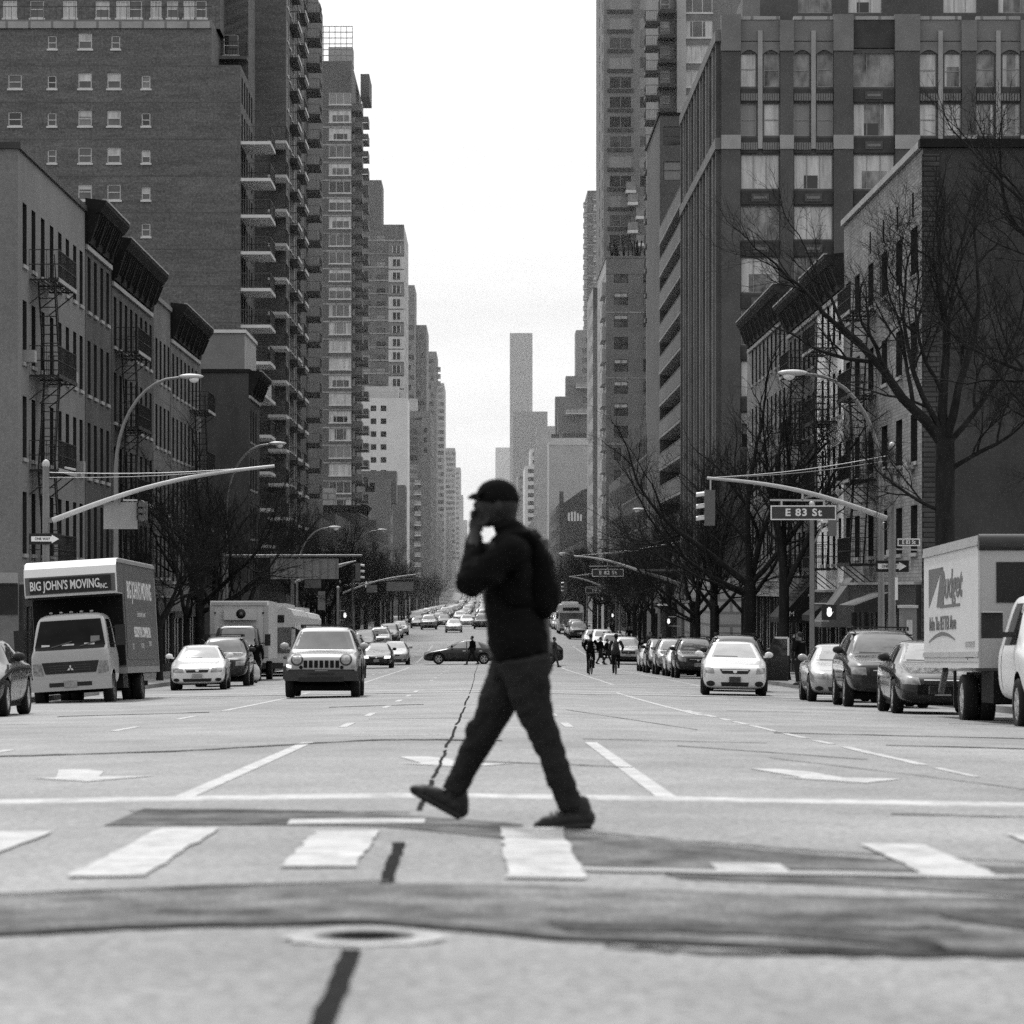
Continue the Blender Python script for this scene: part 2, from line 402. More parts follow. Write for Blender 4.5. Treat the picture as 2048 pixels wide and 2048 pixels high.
# trousers
ts = [('t', [P(655, 935), P(660, 1010), P(655, 1080)], [(.15, .125), (.155, .125), (.14, .10)])]
ts += [('t', [hipN + Vector((0, 0, .03)), P(700, 1150, -.09), P(738, 1270, -.1), kneN, P(838, 1530, -.1), P(880, 1640, -.1), P(905, 1712, -.1)], [.125, .105, .088, .072, .066, .062, .066]),
       ('t', [hipF + Vector((0, 0, .03)), P(575, 1130, .09), P(515, 1250, .1), kneF + Vector((.012, 0, 0)), P(398, 1480, .1), P(350, 1580, .1), P(316, 1652, .1)], [.125, .11, .092, .078, .07, .062, .062])]
ts += [('e', hipN, (.12, .085, .12)), ('e', hipF, (.12, .085, .12)), ('e', P(690, 1010), (.12, .14, .12)), ('e', kneN, (.073, .07, .08)), ('e', kneF + Vector((-.005, 0, .0)), (.082, .075, .085)),
       ('e', P(838, 1535, -.1), (.068, .064, .1)), ('e', P(905, 1705, -.1), (.066, .062, .03))]
blob(ts, 'trousers', 'cloth_trouser', .009, 4, man, fold=.008, fs=(10, 10, 16))
# shoes
def shoe(heel, toe, y, up, nm='shoe'):
    h, t = Vector(heel), Vector(toe); ax = (t - h).normalized(); L_ = (t - h).length; n = Vector((0, 0, 1)); n = (n - ax * n.dot(ax)).normalized()
    q = lambda a, b: h + ax * (L_ * a) + n * b
    o = blob([('t', [q(.0, .05), q(.25, .052), q(.55, .048), q(.85, .036), q(1.0, .026)], [(.052, .040), (.052, .042), (.048, .048), (.038, .046), (.02, .030)]), ('e', q(.12, .085), (.046, .042, .085)), ('e', q(.27, .105), (.048, .042, .06)), ('e', q(0.03, .05), (.04, .038, .045)), ('e', q(.97, .028), (.03, .035, .024))], nm, 'shoe', .007, 2, man, fold=.003)
    mb = MB(); rows = []
    for i in range(9):
        a = i / 8; w = (.036, .041, .042, .040, .042, .047, .047, .040, .020)[i]
        c = h + ax * (L_ * (a * 1.03 - .03)) + Vector((0, 0, .0)); b = q(a * 1.03 - .03, 0)
        rows.append([b + Vector((0, -w, 0)) + n * .0, b + Vector((0, w, 0)), b + Vector((0, w, 0)) + n * .03, b + Vector((0, -w, 0)) + n * .03])
    mb.grid(rows, 'shoe', True, True); mb.face(rows[0], 'shoe'); mb.face(list(reversed(rows[-1])), 'shoe'); mb.build('sole', o)
shoe(P(1000, 1815, -.1), P(738, 1832, -.1), -.1, 0)
shoe(P(338, 1783, .1), P(105, 1655, .1), .1, 0)
# backpack and phone are carried things
bp = empty('backpack', (OX, D0, GZ), 'plump black backpack on the walking man', 'backpack')
blob([('t', [P(718, 385), P(745, 480), P(757, 600), P(762, 700), P(760, 762)], [(.05, .11), (.075, .13), (.088, .135), (.08, .135), (.045, .12)]), ('e', P(745, 600), (.09, .14, .17)), ('e', P(750, 690), (.085, .14, .10)), ('e', P(722, 362), (.022, .05, .03)), ('e', P(722, 400), (.045, .1, .08))], 'pack', 'cloth_pack', .010, 4, bp, fold=.006)
blob([('e', P(808, 650), (.05, .10, .10)), ('e', P(795, 560), (.03, .09, .05))], 'front_pocket', 'cloth_pack', .011, 3, bp)
for sg in (-1, 1):
    mb = MB(); y = sg * .12
    mb.tube([P(735, 400, y), P(690, 355, y * 1.05), P(620, 365, y * 1.1), P(560, 440, y * 1.15), P(530, 560, y * 1.2), P(600, 680, y * 1.4), P(720, 715, y)], [(.028, .012)] * 7, 'cloth_pack', 8); mb.build('strap', bp)
mb = MB(); mb.tube([P(728, 385, -.03), P(722, 345, -.02), P(722, 345, .02), P(728, 385, .03)], .012, 'cloth_pack', 8); mb.build('carry_loop', bp)
ph = empty('phone', tuple(Vector((OX, D0, GZ)) + P(452, 285, -.02)), 'small dark phone held to the mouth of the walking man', 'phone')
mb = MB(); mb.box(-.006, .006, -.03, .03, -.05, .055, 'trim_black'); o = mb.build('case', ph); o.rotation_euler.y = rad(-12)
mb = MB(); mb.box(.0062, .0075, -.026, .026, -.042, .046, 'pane_black'); mb.build('screen', o)
# laces, zip and pocket flap: small pieces that catch light
for y_, k_ in ((-.1, [(860, 1738), (832, 1748), (806, 1758)]),):
    for zx, zy in k_: mb = MB(); p_ = P(zx, zy, y_); mb.tube([p_ + Vector((0, -.045, -.012)), p_ + Vector((0, 0, .022)), p_ + Vector((0, .045, -.012))], .005, 'cloth_grey', 6); mb.build('lace', man)
mb = MB(); mb.tube([P(600, 1010, -.135), P(640, 1060, -.15), P(668, 1080, -.14)], .006, 'cloth_grey', 6); mb.build('pocket_seam', man)
# ---- smaller figures
def figure(x, d, label, ht=1.74, rz=0., stride=.28, coat='cloth_black', leg='cloth_trouser', arms='swing', ride=False, hat=None, ground=None, group=None, lift=0., coatlen=.0, fat=1.):
    """walking or riding figure facing -y in its own frame"""
    z = (gr(x, d) if ground is None else ground) + lift
    t = empty('person', (x, d, z), label, 'person', group, rz); k = ht / 1.75; W = lambda a, b, c: Vector((a * k, b * k, c * k)); vx = .02
    hd = W(0, -.03 - (.1 if ride else 0), 1.62); f = stride
    hz = .92
    hips = [W(-.09, 0, hz), W(.09, 0, hz)]
    if ride: kn = [W(-.11, -.28, .72), W(.11, -.16, .50)]; an = [W(-.11, -.12, .36), W(.11, .02, .14)]
    else: kn = [W(-.09, -f * .62, .50), W(.09, f * .3, .49)]; an = [W(-.09, -f, .10), W(.09, f, .13)]
    sh = [W(-.19, -.02 - (.08 if ride else 0), 1.41), W(.19, -.02 - (.08 if ride else 0), 1.41)]
    if ride: el = [W(-.30, -.24, 1.18), W(.30, -.24, 1.18)]; ha = [W(-.25, -.46, 1.03), W(.25, -.46, 1.03)]
    elif arms == 'phone': el = [W(-.24, -.06, 1.14), W(.26, -.1, 1.16)]; ha = [W(-.24, -.2, .93), W(.16, -.14, 1.52)]
    else: el = [W(-.25, .06 + f * .3, 1.14), W(.25, .02 - f * .4, 1.14)]; ha = [W(-.23, f * .4, .90), W(.23, -f * .75, .92)]
    B = [('e', hd, (.075 * k, .095 * k, .115 * k)), ('e', hd + W(0, -.095, -.02), (.016 * k, .025 * k, .022 * k)), ('e', hd + W(0, -.05, -.07), (.05 * k, .05 * k, .05 * k))] + limb(hd + W(0, .02, -.06), W(0, 0, 1.42), .055 * k, .06 * k)
    B += [('t', [W(0, 0, 1.42), W(0, .01, 1.2), W(0, .01, .92)], [(.1 * k, .16 * k), (.11 * k, .15 * k), (.11 * k, .15 * k)])]
    for i in (0, 1):
        B += limb(hips[i], kn[i], .08 * k, .055 * k) + limb(kn[i], an[i], .052 * k, .035 * k) + limb(sh[i], el[i], .05 * k, .04 * k) + limb(el[i], ha[i], .04 * k, .028 * k)
        h2 = ha[i] + (ha[i] - el[i]).normalized() * .07 * k
        B += [('t', [ha[i], h2], [.03 * k, .034 * k])]
        sd = (ha[i] - el[i]).normalized()
        for j in range(4): q = h2 + W(0, -.03 + .02 * j, 0); B += [('t', [q, q + sd * .05 * k, q + sd * .075 * k + W(0, 0, .0)], [.011 * k, .010 * k, .008 * k])]
        B += [('t', [h2 - sd * .03 * k + W(0, -.03, 0), h2 + W(0, -.055, 0)], [.012 * k, .01 * k])]
    blob(B, 'body', 'skin', .016, 2, t)
    blob([('e', hd + W(0, .02, .025), (.085 * k, .098 * k, .105 * k))], 'hair', 'hair', .02, 2, t)
    zb_ = .86 - coatlen
    J = [('t', [W(0, 0, 1.46), W(0, 0, 1.38), W(0, .01, 1.18), W(0, .01, 1.0), W(0, .01, zb_)], [(.07 * k, .09 * k), (.115 * k, .19 * k * fat), (.135 * k, .19 * k * fat), (.135 * k * fat, .185 * k * fat), (.14 * k, .19 * k)])]
    for i in (0, 1): J += limb(sh[i], el[i], .072 * k, .062 * k) + limb(el[i], ha[i], .06 * k, .045 * k)
    blob(J, 'jacket', coat, .022, 3, t)
    T_ = [('t', [W(0, 0, 1.0), W(0, 0, .86)], [(.125 * k, .165 * k), (.12 * k, .16 * k)])]
    for i in (0, 1): T_ += limb(hips[i], kn[i], .1 * k, .07 * k) + limb(kn[i], an[i] + W(0, 0, .02), .068 * k, .055 * k)
    blob(T_, 'trousers', leg, .022, 3, t)
    for i in (0, 1):
        a = an[i]; tilt = .05 if (i == 1 and not ride) else 0
        mb = MB(); mb.tube([a + W(0, .07, -.045 + tilt), a + W(0, 0, -.04), a + W(0, -.12, -.055), a + W(0, -.19, -.068)], [(.04 * k, .04 * k), (.055 * k, .045 * k), (.04 * k, .048 * k), (.02 * k, .035 * k)], 'shoe', 10); mb.build('shoe', t)
    if hat: mb = MB(); mb.lathe([(0, .15), (.08, .14), (.1, .06), (.2 if hat == 'wide' else .11, .05), (.2 if hat == 'wide' else .11, .035), (.09, .03)], 'cloth_black', tuple(hd), n=18); mb.build('hat', t)
    return t, ha, k
figure(X(945, 192), 192, 'pedestrian in dark clothes crossing in front of the grey sideways saloon', 1.72, rad(-90), .34)
figure(X(1108, 187), 187, 'pedestrian in dark jacket crossing beside the dark hatchback', 1.74, rad(80), .26, coat='cloth_grey', leg='cloth_grey')
figure(X(1201, 203), 203, 'dark walker facing the cyclists, first of a pair', 1.72, rad(70), .28, coat='cloth_black')
figure(X(1214, 204.5), 204.5, 'shorter dark walker, second of the pair by the cyclists', 1.6, rad(75), .3)
figure(X(1285, 202), 202, 'man in long dark coat standing beside the pale four by four', 1.78, rad(160), .06, coat='cloth_black', coatlen=.3)
tt, ha, kk = figure(X(512, 122), 122, 'man in dark jacket walking off with a bulging white bag', 1.68, rad(20), .2, coat='cloth_black')
bg_ = empty('carrier_bag', (X(510, 121.8), 121.8, gr(-8.4, 121.8) + .06), 'bulging white carrier bag held by the man in the road', 'bag')
blob([('e', (0, 0, .34), (.19, .13, .3)), ('e', (0, 0, .18), (.2, .14, .16))], 'sack', 'bag_white', .02, 3, bg_); mb = MB(); mb.tube([(-.06, 0, .6), (0, 0, .78), (.06, 0, .6)], .012, 'bag_white', 6); mb.build('handle', bg_)
figure(X(1600, 108), 108, 'man in black coat with bent arm on the corner pavement', 1.76, rad(-120), .1, arms='phone', ground=gw(11, 108))
figure(X(1596, 112.5), 112.5, 'pedestrian half hidden behind the man in black coat', 1.7, rad(10), .2, coat='cloth_grey', ground=gw(11, 112.5))
for i, (px, d, rz) in enumerate(((1270, 228, 20), (1300, 232, 190), (1242, 262, 10), (1225, 300, 170), (1290, 215, 0), (1340, 200.2, 90), (690, 236, 0), (655, 214, 180), (1395, 165, 0), (1450, 140, 180))):
    lab = ('walker near the kerb row by the pale car', 'walker going away under the sunny trees', 'walker by the white people carrier', 'distant walker at the third corner', 'walker on the pavement edge by the second corner', 'walker waiting to cross at the hand signal', 'walker in the shade past the third lamp', 'walker in the shade by the low dark house', 'walker beside the slim bare tree', 'walker passing under the wide bare tree')[i]
    x = X(px, d); x = max(x, 11.6) if x > 0 else min(x, -11.9)
    figure(x, d, 'small dark ' + lab, 1.7, rad(rz), .25, coat=R.choice(['cloth_black', 'cloth_grey']), ground=gw(x, d))
# ---- cyclists
def bicycle(x, d, label, rz):
    t = empty('bicycle', (x, d, gr(x, d)), label, 'bicycle', None, rz); r = .34
    wf, wr_ = Vector((0, -.52, r)), Vector((0, .52, r)); bb, seat, hd = Vector((0, .08, .30)), Vector((0, .22, .92)), Vector((0, -.40, .88))
    mb = MB()
    for a, b in ((bb, seat), (bb, hd), (seat + Vector((0, -.02, -.1)), hd), (bb, wr_), (seat + Vector((0, 0, -.15)), wr_), (hd, wf)): mb.tube([a, b], .018, 'trim_black', 8)
    mb.build('frame', t)
    for c in (wf, wr_):
        mb = MB(); prof = [(r - .02, -.018), (r, 0), (r - .02, .018), (r - .035, 0), (r - .02, -.018)]; mb.lathe(prof, 'tyre', tuple(c), 'x', 28); w = mb.build('wheel', t)
        mb = MB()
        for i in range(12): a = 2 * math.pi * i / 12; mb.bar(tuple(c), (c.x, c.y + (r - .03) * math.cos(a), c.z + (r - .03) * math.sin(a)), .006, .006, 'galv')
        mb.build('spokes', w)
    mb = MB(); mb.tube([(-.27, -.36, 1.0), (-.1, -.42, .98), (.1, -.42, .98), (.27, -.36, 1.0)], .016, 'trim_black', 8); mb.tube([hd, (0, -.42, .98)], .016, 'trim_black', 8); mb.build('handlebar', t)
    mb = MB(); mb.ellip((0, .22, .94), (.07, .13, .035), 'trim_black', 12, 8); mb.build('saddle', t)
    mb = MB(); mb.bar((-.08, .08, .3), (.08, .08, .3), .03, .03, 'galv'); mb.bar((.08, .08, .3), (.08, .04, .14), .02, .03, 'galv'); mb.bar((-.08, .08, .3), (-.08, .12, .46), .02, .03, 'galv'); mb.bar((.06, .04, .13), (.17, .04, .13), .08, .02, 'trim_black'); mb.bar((-.06, .12, .46), (-.17, .12, .46), .08, .02, 'trim_black'); mb.build('crank', t)
    return t
for px, d, rz, lb, hat, co_ in ((1181, 148, 172, 'bulky dark clothes', None, 'cloth_black'), (1232, 152, 176, 'grey jacket under a wide hat', 'wide', 'cloth_grey')):
    x = X(px, d); bicycle(x, d, 'bicycle ridden by the cyclist in ' + lb, rad(rz)); figure(x, d + .0, 'cyclist in ' + lb + ' riding away up the avenue', 1.86, rad(rz), ride=True, hat=hat, coat=co_, lift=.0, fat=1.45)
# ================================================================ vehicles: front towards -Y, wheels on z = 0
def loft_body(st, name, subsurf=2, wheels=None, wr=.36, W=.9, paint='car_white', crease=None):
    """st: list of (y, z_sill, z_belt, z_top, half width at belt, half width at top). Returns mesh: slot 0 paint, slot 1 black wheel wells"""
    mb = MB(); rows = []
    for (y, zb, zs, zt, wb, wt) in st:
        h = [(0, zb), (.72 * wb, zb), (wb * .96, zb + .06), (wb * 1.0, zb + .55 * (zs - zb)), (wb * .985, zs - .04), (wb * .95, zs), (wt + (wb * .95 - wt) * .12, zs + (zt - zs) * .86), (wt * .86, zt - .012), (wt * .45, zt), (0, zt + .006)]
        ring = [(x, y, z) for x, z in h] + [(-x, y, z) for x, z in reversed(h[1:-1])]
        rows.append(ring)
    mb.grid(rows, paint, True, True)
    mb.face(rows[0], paint); mb.face(list(reversed(rows[-1])), paint); mb.mi('under')
    me = mb.mesh(name, fix=True); o = link('tmp', me)
    if subsurf: m = o.modifiers.new('s', 'SUBSURF'); m.levels = subsurf; m.render_levels = subsurf
    if wheels:
        cm = MB(); cm.mi(paint)
        for y in wheels:
            for sg in (-1, 1):
                a, b = sorted((sg * (W - .27), sg * (W + .4))); cm.lathe([(0, a), (wr, a), (wr, b), (0, b)], 'under', (0, y, wr * .93), 'x', 28)
        cme = cm.mesh('cut', fix=True); c = link('cut', cme)
        bo = o.modifiers.new('b', 'BOOLEAN'); bo.object = c; bo.operation = 'DIFFERENCE'; bo.solver = 'EXACT'
    out = bake(o, name); drop(o)
    if wheels: drop(c)
    out.polygons.foreach_set('use_smooth', [True] * len(out.polygons)); out.set_sharp_from_angle(angle=rad(38)); out.update()
    return out
def bvh_of(me):
    bm = bmesh.new(); bm.from_mesh(me); t = BVHTree.FromBMesh(bm); bm.free(); return t
def panel(tree, poly, axis, m, off=.008, cuts=3, mirror=False, back=False, thick=0.):
    """flat outline laid on the body: axis 'F' outline in (x,z) seen from the front, 'S' outline in (y,z) seen from the side (+x), 'T' (x,y) from above"""
    def one(sgn):
        bm = bmesh.new()
        f = {'F': lambda p: (p[0] * sgn, 0, p[1]), 'S': lambda p: (0, p[0], p[1]), 'T': lambda p: (p[0] * sgn, p[1], 0)}[axis]
        vs = [bm.verts.new(f(p)) for p in poly]
        bm.faces.new(vs); bmesh.ops.triangulate(bm, faces=bm.faces[:])
        for _ in range(2): bmesh.ops.subdivide_edges(bm, edges=bm.edges[:], cuts=cuts if _ == 0 else 1, use_grid_fill=True)
        hits = []; dr = {'F': Vector((0, -1 if back else 1, 0)), 'S': Vector((-sgn, 0, 0)), 'T': Vector((0, 0, -1))}[axis]
        st = {'F': (lambda v: Vector((v.x, 9 if back else -9, v.z))), 'S': (lambda v: Vector((sgn * 5, v.y, v.z))), 'T': (lambda v: Vector((v.x, v.y, 5)))}[axis]
        for v in bm.verts:
            p, n, i, dd = tree.ray_cast(st(v.co), dr)
            hits.append(p)
        ok = [h for h in hits if h is not None]
        if not ok: bm.free(); return None
        k = {'F': 1, 'S': 0, 'T': 2}[axis]; av = sum(h[k] for h in ok) / len(ok)
        for v, h in zip(bm.verts, hits):
            c = h[k] if h is not None else av
            v.co[k] = c - dr[k] * off
        bmesh.ops.recalc_face_normals(bm, faces=bm.faces[:])
        me = bpy.data.meshes.new('panel'); bm.to_mesh(me); bm.free(); me.materials.append(M[m])
        nv = sum((p.normal for p in me.polygons), Vector())
        if nv.dot(dr) > 0: me.flip_normals()
        me.polygons.foreach_set('use_smooth', [True] * len(me.polygons))
        return me
    if mirror: return [q for q in (one(1), one(-1)) if q]
    return one(1)
def links(name, ms, parent):
    for q in ms: link(name, q, parent)
def ngon(cx, cz, rx, rz, n=14): return [(cx + rx * math.cos(2 * math.pi * i / n), cz + rz * math.sin(2 * math.pi * i / n)) for i in range(n)]
WH = {}
def wheel_meshes(r, wd, rim, spokes=5):
    key = (r, wd, rim, spokes)
    if key in WH: return WH[key]
    a = MB(); a.lathe([(r * .62, -wd * .42), (r * .72, -wd / 2), (r * .93, -wd / 2), (r, -wd * .36), (r, wd * .36), (r * .93, wd / 2), (r * .72, wd / 2), (r * .62, wd * .42), (r * .62, -wd * .42)], 'tyre', axis='x', n=26)
    b = MB(); b.lathe([(r * .63, -wd * .38), (r * .63, wd * .44), (r * .58, wd * .44), (r * .56, wd * .2), (0, wd * .16)], rim, axis='x', n=26)
    b.lathe([(r * .16, wd * .2), (r * .14, wd * .4), (0, wd * .41)], rim, axis='x', n=12)
    for i in range(spokes):
        t = 2 * math.pi * i / spokes; b.bar((wd * .3, r * .12 * math.cos(t), r * .12 * math.sin(t)), (wd * .38, r * .6 * math.cos(t), r * .6 * math.sin(t)), r * .2, wd * .16, rim, up=(1, 0, 0))
    for i in range(spokes):
        t = 2 * math.pi * (i + .5) / spokes; b.ellip((wd * .2, r * .36 * math.cos(t), r * .36 * math.sin(t)), (wd * .04, r * .12, r * .12), 'under', 8, 5)
    WH[key] = (a.mesh('wheel'), b.mesh('rim')); return WH[key]
def add_wheel(root, x, y, r, wd, rim, spokes=5, dual=False):
    t, q = wheel_meshes(r, wd, rim, spokes)
    o = link('wheel', t, root, (x, y, r)); p = link('rim', q, o)
    if x < 0: o.rotation_euler.z = math.pi
    return o
def mirror_mesh(kind='car', m='trim_black'):
    mb = MB(); mb.ellip((.12, 0, .04), (.12, .07, .085), m, 10, 6); mb.bar((-.03, .02, -.02), (.1, .0, .0), .06, .06, m); mb.face([(.03, .072, -.02), (.2, .072, -.02), (.2, .072, .1), (.03, .072, .1)], 'chrome'); return mb.mesh('mirror')
SPEC = {}
SPEC['sedan'] = dict(L=4.6, W=.89, wr=.33, wheels=(-1.42, 1.28), st=[(-2.30, .30, .52, .60, .60, .48), (-2.26, .22, .60, .70, .74, .56), (-2.0, .19, .70, .78, .84, .62), (-1.5, .18, .80, .87, .885, .66), (-.98, .18, .88, .96, .89, .68), (-.88, .18, .89, 1.0, .89, .68),
     (-.18, .18, .92, 1.40, .89, .58), (.4, .18, .93, 1.445, .89, .57), (.95, .18, .94, 1.40, .89, .56), (1.62, .18, .96, 1.06, .88, .62), (1.75, .19, .95, 1.03, .88, .64), (2.18, .26, .92, .98, .82, .62), (2.28, .34, .80, .88, .74, .56)],
     wsF=[(-.66, 1.0), (.66, 1.0), (.52, 1.36), (-.52, 1.36)], sideF=[(-.62, .97), (.22, .975), (.22, 1.34), (-.12, 1.34)], sideR=[(.28, .975), (1.12, 1.0), (.92, 1.32), (.28, 1.34)],
     grille=[(-.33, .56), (.33, .56), (.38, .68), (-.38, .68)], light=[(.42, .56), (.76, .57), (.79, .70), (.46, .70)], low=[(-.42, .27), (.42, .27), (.46, .37), (-.46, .37)], fog=ngon(.66, .33, .1, .055), plate=(0, .44), H=1.45)
SPEC['nissan'] = dict(SPEC['sedan'], L=4.55, grille=[(-.34, .60), (.34, .60), (.42, .725), (-.42, .725)], light=[(.56, .60), (.80, .62), (.82, .77), (.60, .76)], low=[(-.36, .26), (.36, .26), (.38, .37), (-.38, .37)], fog=ngon(.66, .33, .12, .075),
     st=[(-2.28, .30, .56, .66, .64, .52), (-2.24, .20, .66, .78, .78, .6), (-2.0, .18, .76, .85, .86, .66), (-1.5, .17, .86, .92, .89, .68), (-1.02, .17, .93, 1.0, .895, .70), (-.94, .17, .94, 1.04, .895, .70),
     (-.2, .17, .97, 1.47, .89, .60), (.4, .17, .98, 1.51, .89, .59), (.95, .17, .99, 1.47, .89, .58), (1.62, .17, 1.0, 1.10, .88, .62), (1.75, .18, 1.0, 1.07, .88, .64), (2.14, .26, .96, 1.02, .82, .62), (2.25, .34, .82, .90, .74, .56)],
     wsF=[(-.70, 1.05), (.70, 1.05), (.54, 1.43), (-.54, 1.43)], sideF=[(-.66, 1.02), (.22, 1.025), (.22, 1.41), (-.12, 1.41)], sideR=[(.28, 1.03), (1.12, 1.05), (.92, 1.38), (.28, 1.41)], H=1.51)
SPEC['suv'] = dict(L=4.7, W=.93, wr=.38, wheels=(-1.42, 1.35), st=[(-2.34, .42, .70, .84, .74, .60), (-2.30, .34, .80, .94, .84, .66), (-2.0, .32, .92, 1.02, .90, .70), (-1.5, .31, 1.0, 1.08, .925, .72), (-1.05, .31, 1.06, 1.13, .93, .74), (-.98, .31, 1.07, 1.16, .93, .74),
     (-.42, .31, 1.10, 1.66, .93, .66), (.2, .31, 1.11, 1.73, .93, .66), (1.2, .31, 1.11, 1.73, .93, .66), (1.9, .31, 1.10, 1.68, .92, .64), (2.2, .34, 1.08, 1.30, .91, .70), (2.3, .40, .98, 1.05, .86, .68)],
     wsF=[(-.74, 1.17), (.74, 1.17), (.60, 1.60), (-.60, 1.60)], sideF=[(-.74, 1.14), (.22, 1.15), (.22, 1.62), (-.36, 1.62)], sideR=[(.28, 1.15), (1.15, 1.16), (1.15, 1.63), (.28, 1.63)], sideQ=[(1.22, 1.16), (1.95, 1.2), (1.8, 1.6), (1.22, 1.63)],
     grille=[(-.40, .68), (.40, .68), (.44, .86), (-.44, .86)], light=[(.50, .70), (.82, .72), (.83, .87), (.52, .87)], low=[(-.55, .36), (.55, .36), (.6, .52), (-.6, .52)], fog=ngon(.70, .46, .08, .06), plate=(0, .58), H=1.75, rack=True)
SPEC['jeep'] = dict(L=4.44, W=.92, wr=.385, wheels=(-1.38, 1.27), st=[(-2.18, .50, .78, .92, .80, .66), (-2.14, .44, .90, 1.02, .86, .70), (-1.9, .42, 1.0, 1.09, .90, .74), (-1.4, .40, 1.06, 1.13, .91, .76), (-1.0, .40, 1.09, 1.16, .92, .78), (-.92, .40, 1.10, 1.20, .92, .78),
     (-.40, .40, 1.12, 1.69, .92, .66), (-.3, .40, 1.12, 1.74, .92, .66), (.3, .40, 1.12, 1.77, .92, .66), (1.4, .40, 1.12, 1.77, .92, .66), (1.95, .40, 1.11, 1.72, .91, .65), (2.12, .42, 1.08, 1.3, .90, .72), (2.2, .48, .98, 1.06, .86, .68)],
     wsF=[(-.76, 1.20), (.76, 1.20), (.60, 1.64), (-.60, 1.64)], sideF=[(-.70, 1.16), (.2, 1.17), (.2, 1.66), (-.34, 1.66)], sideR=[(.27, 1.17), (1.1, 1.17), (1.1, 1.67), (.27, 1.67)], sideQ=[(1.17, 1.18), (1.9, 1.2), (1.8, 1.62), (1.17, 1.67)],
     grille=None, light=None, low=None, fog=None, plate=(0, .60), H=1.78, rack=True)
SPEC['hatch'] = dict(SPEC['sedan'], L=4.2, W=.87, wr=.31, wheels=(-1.3, 1.25), st=[(-2.08, .32, .56, .66, .62, .5), (-2.04, .24, .66, .76, .76, .58), (-1.75, .2, .76, .85, .84, .64), (-1.3, .19, .86, .94, .86, .66), (-.95, .19, .92, 1.0, .87, .68), (-.2, .19, .96, 1.44, .87, .60), (.4, .19, .97, 1.5, .87, .6), (1.2, .19, .98, 1.46, .87, .58), (1.75, .2, .98, 1.2, .86, .62), (1.98, .26, .92, 1.02, .84, .64), (2.06, .34, .8, .88, .76, .58)],
     wsF=[(-.66, 1.03), (.66, 1.03), (.54, 1.4), (-.54, 1.4)], sideF=[(-.6, 1.0), (.25, 1.01), (.25, 1.4), (-.1, 1.4)], sideR=[(.31, 1.01), (1.2, 1.03), (1.05, 1.36), (.31, 1.4)], H=1.5)
SPEC['minivan'] = dict(SPEC['suv'], L=4.9, W=.95, wr=.34, wheels=(-1.5, 1.5), H=1.75, rack=False, st=[(-2.42, .32, .6, .7, .7, .56), (-2.38, .24, .72, .82, .84, .66), (-2.0, .22, .86, .95, .92, .72), (-1.5, .22, 1.0, 1.1, .945, .76), (-1.2, .22, 1.04, 1.2, .95, .76), (-.4, .22, 1.06, 1.66, .95, .7), (.2, .22, 1.07, 1.75, .95, .7), (1.6, .22, 1.07, 1.75, .95, .7), (2.2, .24, 1.06, 1.66, .93, .68), (2.4, .32, 1.0, 1.2, .9, .7)],
     wsF=[(-.74, 1.22), (.74, 1.22), (.62, 1.6), (-.62, 1.6)], sideF=[(-.7, 1.12), (.25, 1.12), (.25, 1.6), (-.28, 1.6)], sideR=[(.31, 1.12), (1.3, 1.12), (1.3, 1.62), (.31, 1.62)], sideQ=[(1.36, 1.13), (2.1, 1.15), (2.0, 1.56), (1.36, 1.62)], grille=[(-.4, .58), (.4, .58), (.44, .72), (-.44, .72)], light=[(.48, .6), (.8, .62), (.83, .8), (.55, .76)], low=[(-.5, .28), (.5, .28), (.55, .42), (-.55, .42)], plate=(0, .5))
BODY = {}
def paint_copy(me, paint):
    c = me.copy(); c.materials[0] = M[paint]; return c
